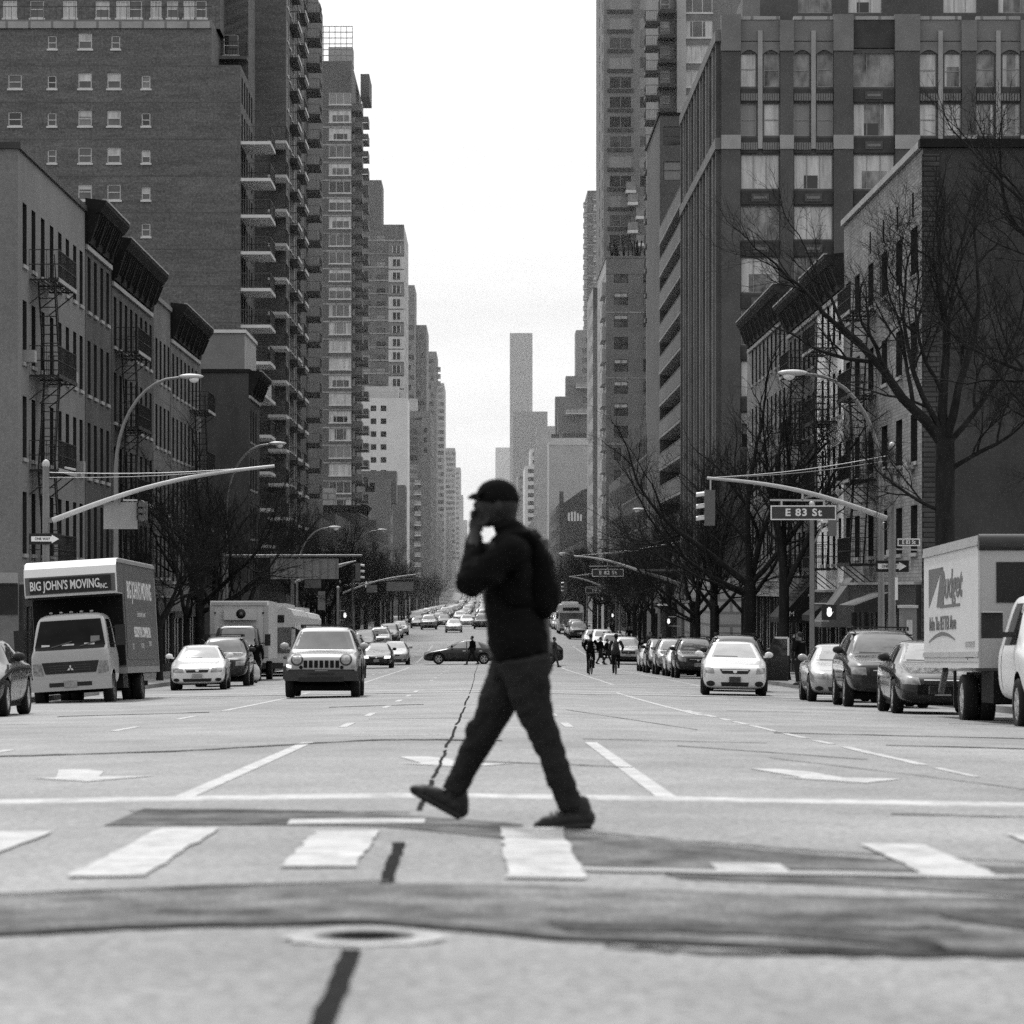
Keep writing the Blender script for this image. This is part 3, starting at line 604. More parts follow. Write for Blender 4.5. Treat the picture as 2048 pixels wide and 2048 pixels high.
def make_car(spec, paint, label, x, d, rz=0., group=None, name='car', cat='car', ws='windscreen', lit=False, rim='rim', detail=True, trim='trim_black', grille='trim_black', zoff=0., roofbars=None, seven=False, plate='plate', sw='windscreen', taxi=False):
    S = SPEC[spec]
    if spec not in BODY:
        me = loft_body(S['st'], 'body', 2, S['wheels'], S['wr'] * 1.13, S['W'], 'car_white'); BODY[spec] = (me, bvh_of(me), {})
    me, tree, cache = BODY[spec]
    def pm(key, poly, axis, m, **k):
        kk = (key, axis)
        if kk not in cache: cache[kk] = panel(tree, poly, axis, m, **k)
        q = cache[kk]
        if q is None: return None
        if isinstance(q, list):
            if q and q[0].materials[0] != M[m]:
                q = [e.copy() for e in q]
                for e in q: e.materials.clear(); e.materials.append(M[m])
            return q
        if q.materials[0] != M[m]: q = q.copy(); q.materials.clear(); q.materials.append(M[m])
        return q
    root = empty(name, (x, d, gr(x, d) + zoff), label, cat, group, rz)
    # follow the slope of the street
    root.rotation_euler.x = math.atan2(gr(x, d + 2) - gr(x, d - 2), 4) if abs(rz) < .5 else 0
    if abs(rz) < .5 and abs(x) > 6: root.rotation_euler.y = .018 if x > 0 else -.018
    key = ('paint', paint)
    if key not in cache: cache[key] = paint_copy(me, paint)
    link('body', cache[key], root)
    link('windscreen', pm('ws', S['wsF'], 'F', ws, cuts=5), root)
    for k in ('sideF', 'sideR', 'sideQ'):
        if k in S and (k != 'sideQ' or S.get(k)):
            links('side_window', pm(k, S[k], 'S', sw, mirror=True, cuts=4), root)
    rp = [(a, b) for a, b in S['wsF']]
    link('rear_window', pm('rw', [(a * .9, b + .02) for a, b in rp], 'F', sw, cuts=4, back=True), root)
    if S.get('grille'):
        g_ = link('grille', pm('grille', S['grille'], 'F', grille, cuts=4, off=.012), root)
        if detail:
            zz = sum(p[1] for p in S['grille']) / 4
            b = pm('badge', ngon(0, zz, .055, .045), 'F', 'chrome', off=.022); link('badge', b, g_)
            for j in (-1, 1): pass
            link('grille_bar', pm('gbar', [(-.36, zz + .025), (.36, zz + .025), (.36, zz + .045), (-.36, zz + .045)], 'F', 'chrome' if grille == 'trim_black' else 'trim_grey', off=.018, cuts=5), g_)
    if S.get('light'):
        for sg in (1, -1): link('headlight', pm('light%d' % sg, [(sg * a, b) for a, b in S['light']], 'F', 'lens_lit' if lit else 'lens', off=.014, cuts=4), root)
    if S.get('low'): link('air_intake', pm('low', S['low'], 'F', trim, off=.012, cuts=4), root)
    if S.get('fog') and detail:
        for sg in (1, -1): link('fog_lamp', pm('fog%d' % sg, [(sg * a, b) for a, b in S['fog']], 'F', trim, off=.012, cuts=2), root)
    if S.get('plate'):
        px, pz = S['plate']; y0 = S['st'][0][0]
        mb = MB(); mb.box(-.155, .155, y0 - .05, y0 - .02, pz - .08, pz + .08, plate); mb.build('licence_plate', root)
    if detail:
        links('door_seam', pm('door', [(.235, .28), (.25, .28), (.25, 1.0), (.235, 1.0)], 'S', 'trim_black', mirror=True, off=.004, cuts=6), root)
        hz_ = S['st'][5][2] - .1
        for a in (.02, 1.0): links('door_handle', pm('hand%.2f' % a, [(a, hz_), (a + .18, hz_), (a + .18, hz_ + .035), (a, hz_ + .035)], 'S', 'chrome', mirror=True, off=.02, cuts=2), root)
        if 'jeep' != spec:
            link('wiper', pm('wip', [(-.55, S['wsF'][0][1] + .02), (.1, S['wsF'][0][1] + .015), (.1, S['wsF'][0][1] + .035), (-.55, S['wsF'][0][1] + .045)], 'F', 'trim_black', off=.016, cuts=6), root)
    zc = S['wsF'][0][1]; wy = S['st'][5][0] + .25
    for sg in (1, -1):
        o = link('mirror', mirror_mesh(m=paint if paint in ('car_white', 'car_silver', 'car_champagne') else 'trim_black'), root, (sg * S['W'] * .95, wy, zc + .04))
        if sg < 0: o.scale.x = -1
    for sg in (1, -1):
        for wy_ in S['wheels']: add_wheel(root, sg * (S['W'] - .115), wy_, S['wr'], .215, rim)
    mb = MB(); mb.box(-S['W'] + .12, S['W'] - .12, S['wheels'][0] - .3, S['wheels'][1] + .3, .17, .3, 'under')
    for yy in S['wheels']: mb.bar((-.7, yy, S['wr']), (.7, yy, S['wr']), .12, .12, 'under')
    mb.build('underside', root)
    if S.get('rack') and detail:
        mb = MB()
        for sg in (1, -1):
            mb.bar((sg * .6, -.1, S['H'] + .025), (sg * .6, 1.6, S['H'] + .025), .035, .03, 'trim_black')
            for yy in (-.08, .7, 1.55): mb.bar((sg * .6, yy, S['H'] - .05), (sg * .6, yy, S['H'] + .015), .04, .04, 'trim_black')
        for yy in (.2, 1.3): mb.bar((-.6, yy, S['H'] + .03), (.6, yy, S['H'] + .03), .03, .02, 'trim_black')
        mb.build('roof_rack', root)
    return root, tree
def add_panel(root, tree, name, poly, m, axis='F', **k):
    q = panel(tree, poly, axis, m, **k); return link(name, q, root) if q else None
# ---- moving traffic near
r, t = make_car('jeep', 'car_silver', 'pale silver four by four with round headlamps and seven-slot grille', -3.97, 80.6 + 2.15, name='jeep', cat='car', ws='windscreen_mid', rim='rim_dark')
for sg in (1, -1):
    add_panel(r, t, 'headlight_bezel', ngon(sg * .60, .94, .155, .15, 20), 'trim_grey', off=.02)
    add_panel(r, t, 'headlight', ngon(sg * .60, .94, .115, .115, 20), 'lens', off=.034)
    add_panel(r, t, 'fog_lamp', ngon(sg * .50, .75, .045, .045), 'under', off=.02)
    add_panel(r, t, 'turn_signal', [(sg * .74, .73), (sg * .86, .76), (sg * .86, .83), (sg * .74, .80)], 'lens_lit' if sg < 0 else 'lens', off=.02)
for i in range(7):
    x = -.39 + .13 * i; add_panel(r, t, 'grille_slot', [(x - .045, .74), (x + .045, .74), (x + .045, .92), (x - .045, .92)], 'under', off=.02, cuts=3)
mb = MB(); mb.box(-.90, .90, -2.28, -2.0, .42, .66, 'trim_grey'); mb.box(-.55, .55, -2.285, -2.2, .40, .52, 'trim_black'); mb.build('bumper', r)
add_panel(r, t, 'bumper_cladding', [(-.86, .60), (.86, .60), (.80, .70), (-.80, .70)], 'trim_grey', off=.03, cuts=6)
for sg in (1, -1):
    mb = MB()
    for yy in (-1.38, 1.27):
        pts = [(yy - .56, .46), (yy - .5, .78), (yy - .3, .95), (yy + .3, .95), (yy + .5, .78), (yy + .56, .46), (yy + .47, .46), (yy + .40, .72), (yy + .22, .86), (yy - .22, .86), (yy - .40, .72), (yy - .47, .46)]
        k = len(pts) // 2
        for i in range(k - 1):
            a, b, c, dd = pts[i], pts[i + 1], pts[2 * k - 2 - i], pts[2 * k - 1 - i]
            for X_ in (sg * .955,): mb.face([(X_, *a), (X_, *b), (X_, *c), (X_, *dd)], 'trim_grey'); mb.face([(sg * .87, *a), (sg * .87, *b), (X_, *b), (X_, *a)], 'trim_grey')
    mb.box(*sorted((sg * .86, sg * .945)), -.85, .8, .4, .56, 'trim_grey'); mb.build('fender_flare', r)
mb = MB(); mb.bar((-.32, -2.30, .6), (.32, -2.30, .6), .02, .02, 'trim_black'); mb.build('bumper_trim', r)
make_car('nissan', 'car_white', 'white saloon driving towards the crosswalk with black grille bar and dark number plate', 6.95, 89.5 + 2.3, rz=rad(-3), ws='windscreen_sky_paint', plate='trim_grey', sw='windscreen')
r2, t2 = make_car('suv', 'car_dark', 'dark sport utility car standing with its kerbside door open behind the white saloon', 7.75, 101.5, rz=rad(-2), name='suv', cat='car', ws='windscreen')
mb = MB(); mb.box(.95, 1.6, -.78, -.72, .34, 1.12, 'car_dark')
for a, b in (((.98, 1.12), (1.15, 1.66)), ((1.15, 1.66), (1.57, 1.66)), ((1.57, 1.66), (1.58, 1.12))): mb.bar((a[0], -.75, a[1]), (b[0], -.75, b[1]), .06, .06, 'chrome' if a[0] > 1 else 'car_dark')
mb.build('open_door', r2); mb = MB(); mb.face([(1.02, -.75, 1.12), (1.56, -.75, 1.12), (1.56, -.75, 1.63), (1.17, -.75, 1.63)], 'windscreen'); mb.build('side_window', r2)
make_car('sedan', 'car_silver', 'silver saloon parked at the kerb ahead of the dark roof-racked one', 8.85, 82.0, ws='windscreen_sky_paint', rz=rad(-1.5))
make_car('suv', 'car_grey', 'dark grey sport utility car with tall roof rack parked beside the sign pole', 8.85, 73.6, name='suv', rz=rad(-1.5), ws='windscreen_mid')
make_car('sedan', 'car_black', 'glossy black saloon parked tight behind the rental truck', 8.75, 64.6, rz=rad(-1.5), ws='windscreen_sky_paint')
make_car('sedan', 'car_dark', 'dark car cut by the picture edge beside the moving truck', -9.5, 61.2, ws='windscreen', rim='rim')
make_car('sedan', 'car_white', 'white saloon parked behind the moving truck with winged badge grille', -9.05, 105.5, rz=rad(2), ws='windscreen_sky_paint')
make_car('suv', 'car_dark', 'dark estate car with roof rails parked behind the white winged-badge saloon', -8.95, 114, rz=rad(1), name='suv', ws='windscreen_mid')
make_car('sedan', 'car_black', 'black saloon with lit headlamps in the middle of the block', -5.95, 185, ws='windscreen_sky_paint', lit=True)
make_car('sedan', 'car_silver', 'silver hatchback half hidden by the black saloon with lit headlamps', -5.35, 199, ws='windscreen_sky_paint')
make_car('sedan', 'car_grey', 'grey saloon crossing the avenue sideways along the side street', -1.26, 197, rz=rad(-90), rim='rim', ws='windscreen_mid', sw='windscreen_sky_paint')
make_car('hatch', 'car_dark', 'dark hatchback crossing the avenue behind the walking man', 2.75, 198.2, rz=rad(-90), rim='rim')
PR = [('suv', 'car_grey', 140.5), ('sedan', 'car_white', 148.3), ('suv', 'car_silver', 156.4), ('minivan', 'car_black', 165), ('hatch', 'car_white', 173.5),
      ('suv', 'car_champagne', 207), ('suv', 'car_white', 230), ('minivan', 'car_white', 250), ('sedan', 'car_silver', 271)]
PRL = ['grey four by four parked first in the kerb row behind the white saloon', 'white saloon parked second in the kerb row', 'silver four by four parked third in the kerb row', 'black people carrier parked fourth in the kerb row',
       'small white hatchback parked last before the side street corner', 'pale four by four with dark grille parked by the cyclists', 'white four by four parked two places behind the cyclists', 'white people carrier parked farther up the block', 'silver saloon parked just before the bus stop block']
for (sp, pa, d), lb in zip(PR, PRL):
    make_car(sp, pa, lb, 9.0, d, name='suv' if sp == 'suv' else 'minivan' if sp == 'minivan' else 'car', ws='windscreen_sky_paint' if d in (156.4, 148.3, 207) else 'windscreen_mid', group='cars parked along the sunny kerb')
PL = [('suv', 'car_dark', -8.35, 208, 'dark four by four queued beside the bus'), ('minivan', 'car_grey', -9.0, 248, 'grey people carrier at the kerb behind the dark four by four'), ('suv', 'car_white', -8.25, 262, 'white four by four standing in the kerb lane'),
      ('minivan', 'car_black', -8.2, 285, 'black people carrier parked near the second lamp'), ('sedan', 'car_white', -8.5, 312, 'white saloon parked behind the black people carrier'), ('sedan', 'car_champagne', -8.4, 330, 'pale saloon at the end of the kerb row'),
      ('sedan', 'car_dark', -7.8, 392, 'dark car waiting at the distant light, nearest the trees'), ('suv', 'car_silver', -6.2, 374, 'silver front car waiting at the distant light'), ('sedan', 'car_champagne', -3.1, 343, 'pale front car in the middle lane at the distant light'),
      ('sedan', 'car_white', -2.1, 402, 'white second-row car at the distant light'), ('suv', 'car_dark', -.2, 372, 'dark front car just beside the walking man'), ('hatch', 'car_dark', -4.9, 405, 'small dark car between two pale ones at the distant light')]
for sp, pa, x, d, lb in PL: make_car(sp, pa, lb, x, d, name={'suv': 'suv', 'minivan': 'minivan'}.get(sp, 'car'), ws='windscreen_mid' if R.random() < .5 else 'windscreen_sky_paint', group='traffic up the avenue')
# ---- far queue: single-mesh copies, too small to show parts
def flat_car(spec, paint):
    r, _ = make_car(spec, paint, 'x', 0, 0, detail=False, ws='windscreen_mid'); index_kids(); mb = MB()
    for o in KIDS[r.name]:
        mx = Matrix.LocRotScale(o.location, o.rotation_euler, o.scale); mb.add_mesh(o.data, mx)
        for c in KIDS.get(o.name, []): mb.add_mesh(c.data, mx @ Matrix.LocRotScale(c.location, c.rotation_euler, c.scale))
    me = mb.mesh('car')
    for o in list(KIDS[r.name]):
        for c in KIDS.get(o.name, []): bpy.data.objects.remove(c)
        bpy.data.objects.remove(o)
    bpy.data.objects.remove(r); return me
FLAT = [(flat_car('sedan', 'car_white'), 'pale'), (flat_car('sedan', 'car_dark'), 'dark'), (flat_car('suv', 'car_silver'), 'pale'), (flat_car('minivan', 'car_black'), 'dark'), (flat_car('hatch', 'car_taxi'), 'pale'), (flat_car('suv', 'car_grey'), 'dark')]
nfar = 0
for lane, x in enumerate((-9.3, -6.4, -3.3, -.2, 2.7, 9.0)):
    d = 300 + R.uniform(0, 8) if x > 8 else 425 + R.uniform(0, 25)
    while d < (760 if abs(x) > 8 else 1440):
        me, tone = R.choice(FLAT)
        in_x = any(a - 3 < d < b + 3 for a, b in CROSS)
        if not in_x and not (x > 8 and 332 < d < 352):
            o = link('car', me, None, (x + R.uniform(-.25, .25), d, gr(x, d))); o.rotation_euler.x = math.atan2(gr(x, d + 2) - gr(x, d - 2), 4)
            far_ = d > 700
            if abs(x) > 8: tag(o, f'{tone} small car parked in the {"sunny" if x > 0 else "tree shaded"} kerb row {"on the distant hill" if far_ else "up the avenue"}', 'car', f'{tone} {"hill" if far_ else "avenue"} parked cars {"sunny" if x > 0 else "shaded"}')
            else: tag(o, f'{tone} tiny car in the traffic {"climbing the distant hill" if far_ else "queued beyond the second crossing"}', 'car', f'{tone} traffic {"on the hill" if far_ else "in the queue"}')
            nfar += 1
        d += R.uniform(6.2, 7.5) if abs(x) > 8 else R.choice([8, 9, 14, 30, 48])
# ---- trucks, buses
def sx_(v, s): return sorted((v * s, v * s + .0))
def cab_light(mb, x, y, z, m='lens'): mb.ellip((x, y, z), (.05, .04, .03), m, 8, 5)
# moving truck (cab over engine)
tr = empty('moving_truck', (-9.98, 80, gr(-9.9, 80) - .15), 'cab-over moving truck with dark box and black name board over the cab', 'truck', rz=rad(-1.5))
tr.rotation_euler.x = -.02; tr.rotation_euler.y = -.062; tr.location.z += .03
ST = [(0, .62, 1.30, 1.40, .86, .80), (.02, .52, 1.34, 1.44, .95, .86), (.12, .45, 1.36, 1.50, .98, .88), (.2, .45, 1.36, 1.62, .98, .90), (.42, .45, 1.36, 2.20, .98, .86), (.52, .45, 1.36, 2.28, .98, .84), (.75, .45, 1.36, 2.31, .98, .83), (1.45, .45, 1.36, 2.31, .98, .83), (1.6, .45, 1.36, 2.26, .98, .83), (1.66, .5, 1.3, 2.1, .95, .8)]
cabm = loft_body(ST, 'cab', 2, (.62,), .46, .97, 'truck_cab'); cabt = bvh_of(cabm)
def cabpanel(root, tree, name, poly, m, axis='F', **k): return add_panel(root, tree, name, poly, m, axis, **k)
cab = link('cab', cabm, tr)
cabpanel(cab, cabt, 'windscreen', [(-.84, 1.42), (.84, 1.42), (.86, 1.5), (.74, 2.14), (-.74, 2.14), (-.86, 1.5)], 'windscreen_dark', cuts=6, off=.012)
links('side_window', panel(cabt, [(.45, 1.42), (1.25, 1.42), (1.25, 2.12), (.62, 2.12)], 'S', 'windscreen', mirror=True, cuts=4), cab)
cabpanel(cab, cabt, 'grille', [(-.62, .84), (.62, .84), (.70, 1.12), (-.70, 1.12)], 'trim_black', cuts=5, off=.014)
for q in (.9, .96, 1.02): cabpanel(cab, cabt, 'grille_bar', [(-.5, q), (.5, q), (.5, q + .025), (-.5, q + .025)], 'trim_grey', off=.02, cuts=5)
mb = MB()
for k in range(3):                                       # three pointed emblem
    a = math.pi / 2 + k * 2 * math.pi / 3; c, s_ = math.cos(a), math.sin(a); P = lambda u, v: (u * c - v * s_, -.035, .955 + u * s_ + v * c)
    mb.face([P(0, 0), P(.045, -.026), P(.09, 0), P(.045, .026)], 'chrome')
mb.build('emblem', cab)
for sg in (1, -1): cabpanel(cab, cabt, 'headlight', [(sg * .66, .80), (sg * .93, .84), (sg * .92, 1.10), (sg * .72, 1.10)], 'lens', off=.016)
mb = MB(); mb.box(-.98, .98, -.12, .12, .42, .72, 'truck_cab'); mb.build('bumper', tr)
for x in (-.45, .25): cabpanel(cab, cabt, 'wiper', [(x, 1.47), (x + .5, 1.60), (x + .5, 1.625), (x, 1.50)], 'trim_grey', off=.03)
for x, w_ in ((-.7, .2), (-.2, .3), (.35, .25)): cabpanel(cab, cabt, 'dashboard_paper', [(x, 1.5), (x + w_, 1.5), (x + w_, 1.55), (x, 1.56)], 'lettering_dim', off=.014)
cabpanel(cab, cabt, 'windscreen_sticker', [(.5, 1.58), (.72, 1.58), (.72, 1.72), (.5, 1.72)], 'lettering_grey', off=.014)
mb = MB(); mb.box(-.52, .52, -.128, -.119, .52, .62, 'trim_black'); mb.box(-.16, .16, -.14, -.1281, .50, .66, 'plate'); mb.build('licence_plate', tr)
for sg in (1, -1):
    mb = MB(); mb.box(*sorted((sg * 1.12, sg * 1.36)), .12, .2, 1.45, 1.95, 'trim_black'); mb.bar((sg * .95, .3, 1.9), (sg * 1.2, .16, 1.9), .03, .03, 'trim_black'); mb.bar((sg * .95, .3, 1.5), (sg * 1.2, .16, 1.5), .03, .03, 'trim_black'); mb.build('mirror', tr)
    add_wheel(tr, sg * .84, .62, .40, .24, 'rim_dark'); add_wheel(tr, sg * .93, 5.2, .42, .24, 'rim_dark'); add_wheel(tr, sg * .66, 5.2, .42, .24, 'rim_dark')
mb = MB(); mb.box(-.45, .45, .3, 7.6, .5, .8, 'under'); mb.bar((-.8, 5.2, .42), (.8, 5.2, .42), .18, .18, 'under'); mb.bar((-.8, .62, .42), (.8, .62, .42), .15, .15, 'under'); mb.box(-.95, -.5, 2.2, 3.4, .4, .85, 'under'); mb.box(.5, .95, 2.3, 3.2, .4, .85, 'trim_black'); mb.box(-.9, .9, 7.3, 7.42, .42, .55, 'trim_grey'); mb.build('chassis', tr)
BX, B0, B1, BZ, BT = 1.14, 1.75, 8.0, .92, 3.62
mb = MB()
mb.box(-BX, BX, B0, B1, BZ, BT - .35, 'truck_box_grey'); mb.box(-BX - .02, BX + .02, B0 + .01, B1, BZ - .16, BZ - .002, 'sign_back'); mb.box(-BX - .015, BX + .015, B1 - .09, B1 + .02, BZ, BT - .36, 'sign_back')
mb.build('box', tr)
mb = MB()                                               # attic over the cab with rounded front edge
pr = [(B0 - .98, 2.74), (B0 - 1.02, 2.80), (B0 - 1.02, 3.24), (B0 - .95, 3.44), (B0 - .78, 3.56), (B0 - .5, BT), (B1, BT), (B1, BT - .349), (B0 + .003, BT - .349), (B0 + .003, 2.74)]
mb.prism(pr, -BX + .004, BX - .004, 'truck_white', ax='x'); at_ = mb.build('attic', tr)
mb = MB(); mb.box(-BX - .005, -BX + .003, B0 - .95, B1, 2.76, BT - .05, 'truck_box_grey'); mb.box(BX - .003, BX + .005, B0 - .9, B1, 2.76, BT - .12, 'truck_box_grey'); mb.box(BX - .004, BX + .03, B0 - .8, B1, BT - .12, BT - .03, 'sign_back'); mb.build('attic_side', tr)
mb = MB(); mb.box(-BX + .02, BX - .02, B0 - .03, B0 - .004, BZ + .05, 2.73, 'under'); mb.box(-BX + .06, BX - .06, B0 - .95, B0 - .04, 2.70, 2.738, 'under'); mb.build('attic_shade', tr)  # black sheets painting the deep shade below the attic
mb = MB(); mb.box(-BX + .03, BX - .03, B0 - 1.028, B0 - 1.0205, 2.80, 3.235, 'truck_box_grey'); mb.build('shaded_header', tr)  # grey sheet: shade on the upright attic front put into colour
nb = MB(); nb.box(-1.0, 1.0, B0 - 1.06, B0 - 1.029, 2.83, 3.2, 'sign_black'); nbo = nb.build('name_board', tr)
lettering("BIG JOHN'S MOVING", .31, 'lettering_pale', nbo, (-.13, B0 - 1.066, 3.005), sx=.60, bold=.006, depth=.003)
lettering("INC.", .17, 'lettering_pale', nbo, (.83, B0 - 1.066, 2.93), sx=.62, bold=.003, depth=.003)
sd = MB(); sd.box(BX + .006, BX + .012, B0 + .25, B1 - .3, 1.1, 3.15, 'truck_box_grey'); sdo = sd.build('sign_panel', tr)
for body, size, z, sxx, y in (('BIG JOHN\'S MOVING', .62, 2.83, .82, 4.8), ('Licensed and Insured', .2, 2.25, .95, 4.9), ('RESIDENTIAL COMMERCIAL', .36, 1.78, .72, 5.0), ('212', .2, 1.42, 1.0, 3.1), ('LOCAL', .18, 1.44, 1, 4.9), ('LONG', .18, 1.5, 1, 6.4)):
    lettering(body, size, 'lettering_pale' if size > .3 else 'lettering_dim', sdo, (BX + .0135, y, z), rot=(math.pi / 2, 0, math.pi / 2), sx=sxx, bold=.01 if size > .3 else .004, depth=.002)
for i in range(5): mb = MB(); cab_light(mb, -.5 + .25 * i, .62, 2.33); mb.build('marker_light', tr)
# rental box truck, conventional cab
rt = empty('rental_truck', (9.25, 50.0, gr(9.0, 52) + .0), 'white rental box truck with bold logo parked at the kerb', 'truck', rz=rad(-.2)); rt.rotation_euler.x = -.022
HX, Q0, Q1 = 1.17, 3.7, 10.6; bz, bt = .95, 3.12
mb = MB(); mb.box(-HX, HX, Q0, Q1, bz, bt - .1, 'box_side'); bo_ = mb.build('box', rt)
mb = MB(); mb.prism([(Q0 - .012, bz + .0), (Q0 - .012, bt - .12), (Q0 - .003, bt - .12), (Q0 - .003, bz)], -HX + .01, HX - .01, 'box_front', ax='x'); mb.box(-HX + .28, HX - .06, Q0 - .03, Q0 - .013, 2.02, 2.68, 'sign_black'); mb.build('box_front', rt)
mb = MB(); mb.tube([(-HX - .005, Q0 + .02, bt - .12), (HX, Q0 + .02, bt - .12)], .14, 'trim_grey', 12); mb.box(-HX - .02, HX + .02, Q0, Q1, bt - .099, bt, 'galv_pale')
mb.box(-HX - .03, -HX - .003, Q0, Q1, bt - .16, bt - .1, 'galv_pale'); mb.box(-HX - .025, -HX - .003, Q0, Q1, bz + .18, bz + .27, 'galv_pale')
for i in range(40): mb.ellip((-HX - .004, Q0 + .08 + (Q1 - Q0 - .16) * i / 39, bz + .1), (.012, .02, .02), 'galv_pale', 6, 4)
mb.box(-HX - .012, -HX + .02, Q0 - .02, Q0 + .02, bz, bt - .12, 'galv_pale'); mb.build('box_trim', rt)
def side_text(body, size, y, z, m='lettering_grey', sx=1., **k): return lettering(body, size, m, bo_, (-HX - .006, y, z), rot=(math.pi / 2, 0, -math.pi / 2), sx=sx, **k)
side_text('Budget', .68, 7.0, 2.38, sx=1.4, bold=.018, shear=.18, depth=.002)
mb = MB(); xx = -HX - .006
mb.face([(xx, 9.9, 2.72), (xx, 8.1, 2.72), (xx, 9.9, 2.02)], 'lettering_grey'); mb.face([(xx, 8.25, 2.72), (xx, 7.98, 2.72), (xx, 7.9, 2.02), (xx, 8.85, 2.02)], 'lettering_grey'); mb.build('logo_mark', bo_)
mb = MB(); mb.box(xx - .001, xx + .003, 5.9, 8.4, 2.0, 2.05, 'lettering_grey'); mb.build('logo_bar', bo_)
side_text('Make The BETTER Move', .34, 8.1, 1.72, sx=1.0, bold=.006, depth=.002)
mb = MB(); n = 14
for i in range(n):
    a, c = i / n, (i + 1) / n; f = lambda q, w: (xx, 9.9 - 3.4 * q, 1.38 + .16 * math.sin(math.pi * q * .85 + .15) + w * (.5 + math.sin(math.pi * q)))
    mb.face([f(a, -.02), f(c, -.02), f(c, .025), f(a, .025)], 'lettering_grey')
mb.build('logo_swoosh', bo_)
side_text('1-800-GO-BUDGET', .15, 4.75, 1.12 + .22, m='lettering_dim', sx=.9, depth=.002); side_text('budgettruck.com', .15, 4.75, 1.24 - .08, m='lettering_grey', sx=.95, depth=.002)
CT = [(0, .50, .95, 1.06, .84, .66), (.05, .44, 1.05, 1.16, .92, .72), (.3, .42, 1.12, 1.24, .99, .78), (.8, .42, 1.18, 1.30, 1.0, .80), (1.15, .42, 1.22, 1.36, 1.0, .80), (1.22, .42, 1.23, 1.42, 1.0, .82), (1.75, .42, 1.26, 2.02, 1.0, .74), (2.0, .42, 1.26, 2.12, 1.0, .73), (2.9, .42, 1.26, 2.14, 1.0, .73), (3.0, .42, 1.26, 2.13, 1.0, .73)]
cm_ = loft_body(CT, 'cab', 2, (.95,), .47, 1.0, 'truck_white'); ct_ = bvh_of(cm_); cb = link('cab', cm_, rt)
add_panel(cb, ct_, 'windscreen', [(-.80, 1.42), (.80, 1.42), (.68, 2.0), (-.68, 2.0)], 'windscreen_mid', cuts=5, off=.01)
links('side_window', panel(ct_, [(1.45, 1.32), (2.45, 1.32), (2.45, 1.98), (1.85, 1.98)], 'S', 'windscreen', mirror=True, cuts=4), cb)
links('door_seam', panel(ct_, [(2.52, .5), (2.55, .5), (2.55, 2.0), (2.52, 2.0)], 'S', 'trim_black', mirror=True, cuts=5, off=.004), cb)
for sg in (1, -1):
    add_panel(cb, ct_, 'headlight', [(sg * .58, .78), (sg * .88, .80), (sg * .88, 1.0), (sg * .60, 1.0)], 'lens', off=.015)
    mb = MB(); mb.box(*sorted((sg * 1.15, sg * 1.48)), 1.32, 1.44, 1.42, 1.82, 'trim_black'); mb.bar((sg * .95, 1.6, 1.48), (sg * 1.3, 1.4, 1.48), .1, .08, 'trim_black'); mb.bar((sg * 1.16, 1.30, 1.83), (sg * 1.46, 1.30, 1.83), .1, .02, 'galv_pale'); mb.build('mirror', rt)
    add_wheel(rt, sg * .88, .95, .40, .26, 'rim', 8); add_wheel(rt, sg * .97, 6.35, .42, .25, 'rim', 8); add_wheel(rt, sg * .68, 6.35, .42, .25, 'rim_dark', 8)
add_panel(cb, ct_, 'grille', [(-.5, .76), (.5, .76), (.52, 1.02), (-.52, 1.02)], 'trim_black', off=.012)
mb = MB(); mb.box(-1.0, 1.0, -.14, .06, .44, .68, 'truck_white'); mb.build('bumper', rt)
mb = MB(); mb.box(-.45, .45, .3, 10.2, .5, .86, 'under'); mb.bar((-.9, 6.35, .42), (.9, 6.35, .42), .2, .2, 'under'); mb.box(-1.0, -.5, 3.3, 4.6, .38, .9, 'under'); mb.box(.5, 1.0, 3.3, 5.2, .38, .9, 'under'); mb.box(-1.1, -1.05, 7.2, 7.25, .25, .9, 'trim_black')
mb.box(-1.08, 1.08, Q1 - .06, Q1 + .06, .45, .6, 'trim_grey'); mb.bar((-.9, Q1 - .9, .9), (-.9, Q1 - .3, .5), .1, .1, 'galv'); mb.build('chassis', rt)
side_text('Operated', .07, 2.9, 1.05, sx=1, depth=.002, m='lettering_dim') if False else None
# parcel van: black cab, pale box with a round badge
pv = empty('parcel_van', (-9.65, 128.5, gr(-9.6, 129)), 'pale box van with black cab and round badge parked behind the dark estate', 'van'); pv.rotation_euler.x = -.02
mb = MB(); mb.prism([(1.5, .9), (1.5, 3.0), (1.62, 3.18), (7.2, 3.2), (7.2, .9)], -1.15, 1.15, 'box_side', ax='x'); mb.build('box', pv)
mb = MB(); mb.box(-1.155, -.98, 1.46, 1.498, .95, 3.0, 'galv_pale'); mb.box(.98, 1.155, 1.46, 1.498, .95, 3.0, 'galv_pale'); mb.box(-1.1, 1.1, 1.44, 1.498, 3.002, 3.12, 'galv_pale'); mb.build('box_trim', pv)
mb = MB(); mb.box(-.6, .7, 1.3, 1.46, 2.42, 2.85, 'box_side'); mb.build('wind_fairing', pv)
mb = MB(); mb.lathe([(0, 1.285), (.19, 1.285), (.19, 1.298)], 'trim_black', (.08, 0, 2.66), 'y', 20); mb.lathe([(0, 1.27), (.07, 1.27), (.07, 1.284)], 'lettering_grey', (.08, 0, 2.66), 'y', 14); mb.build('badge', pv)
for x in (-.95, .95): mb = MB(); cab_light(mb, x, 1.45, 2.7, 'trim_black'); mb.build('marker_light', pv)
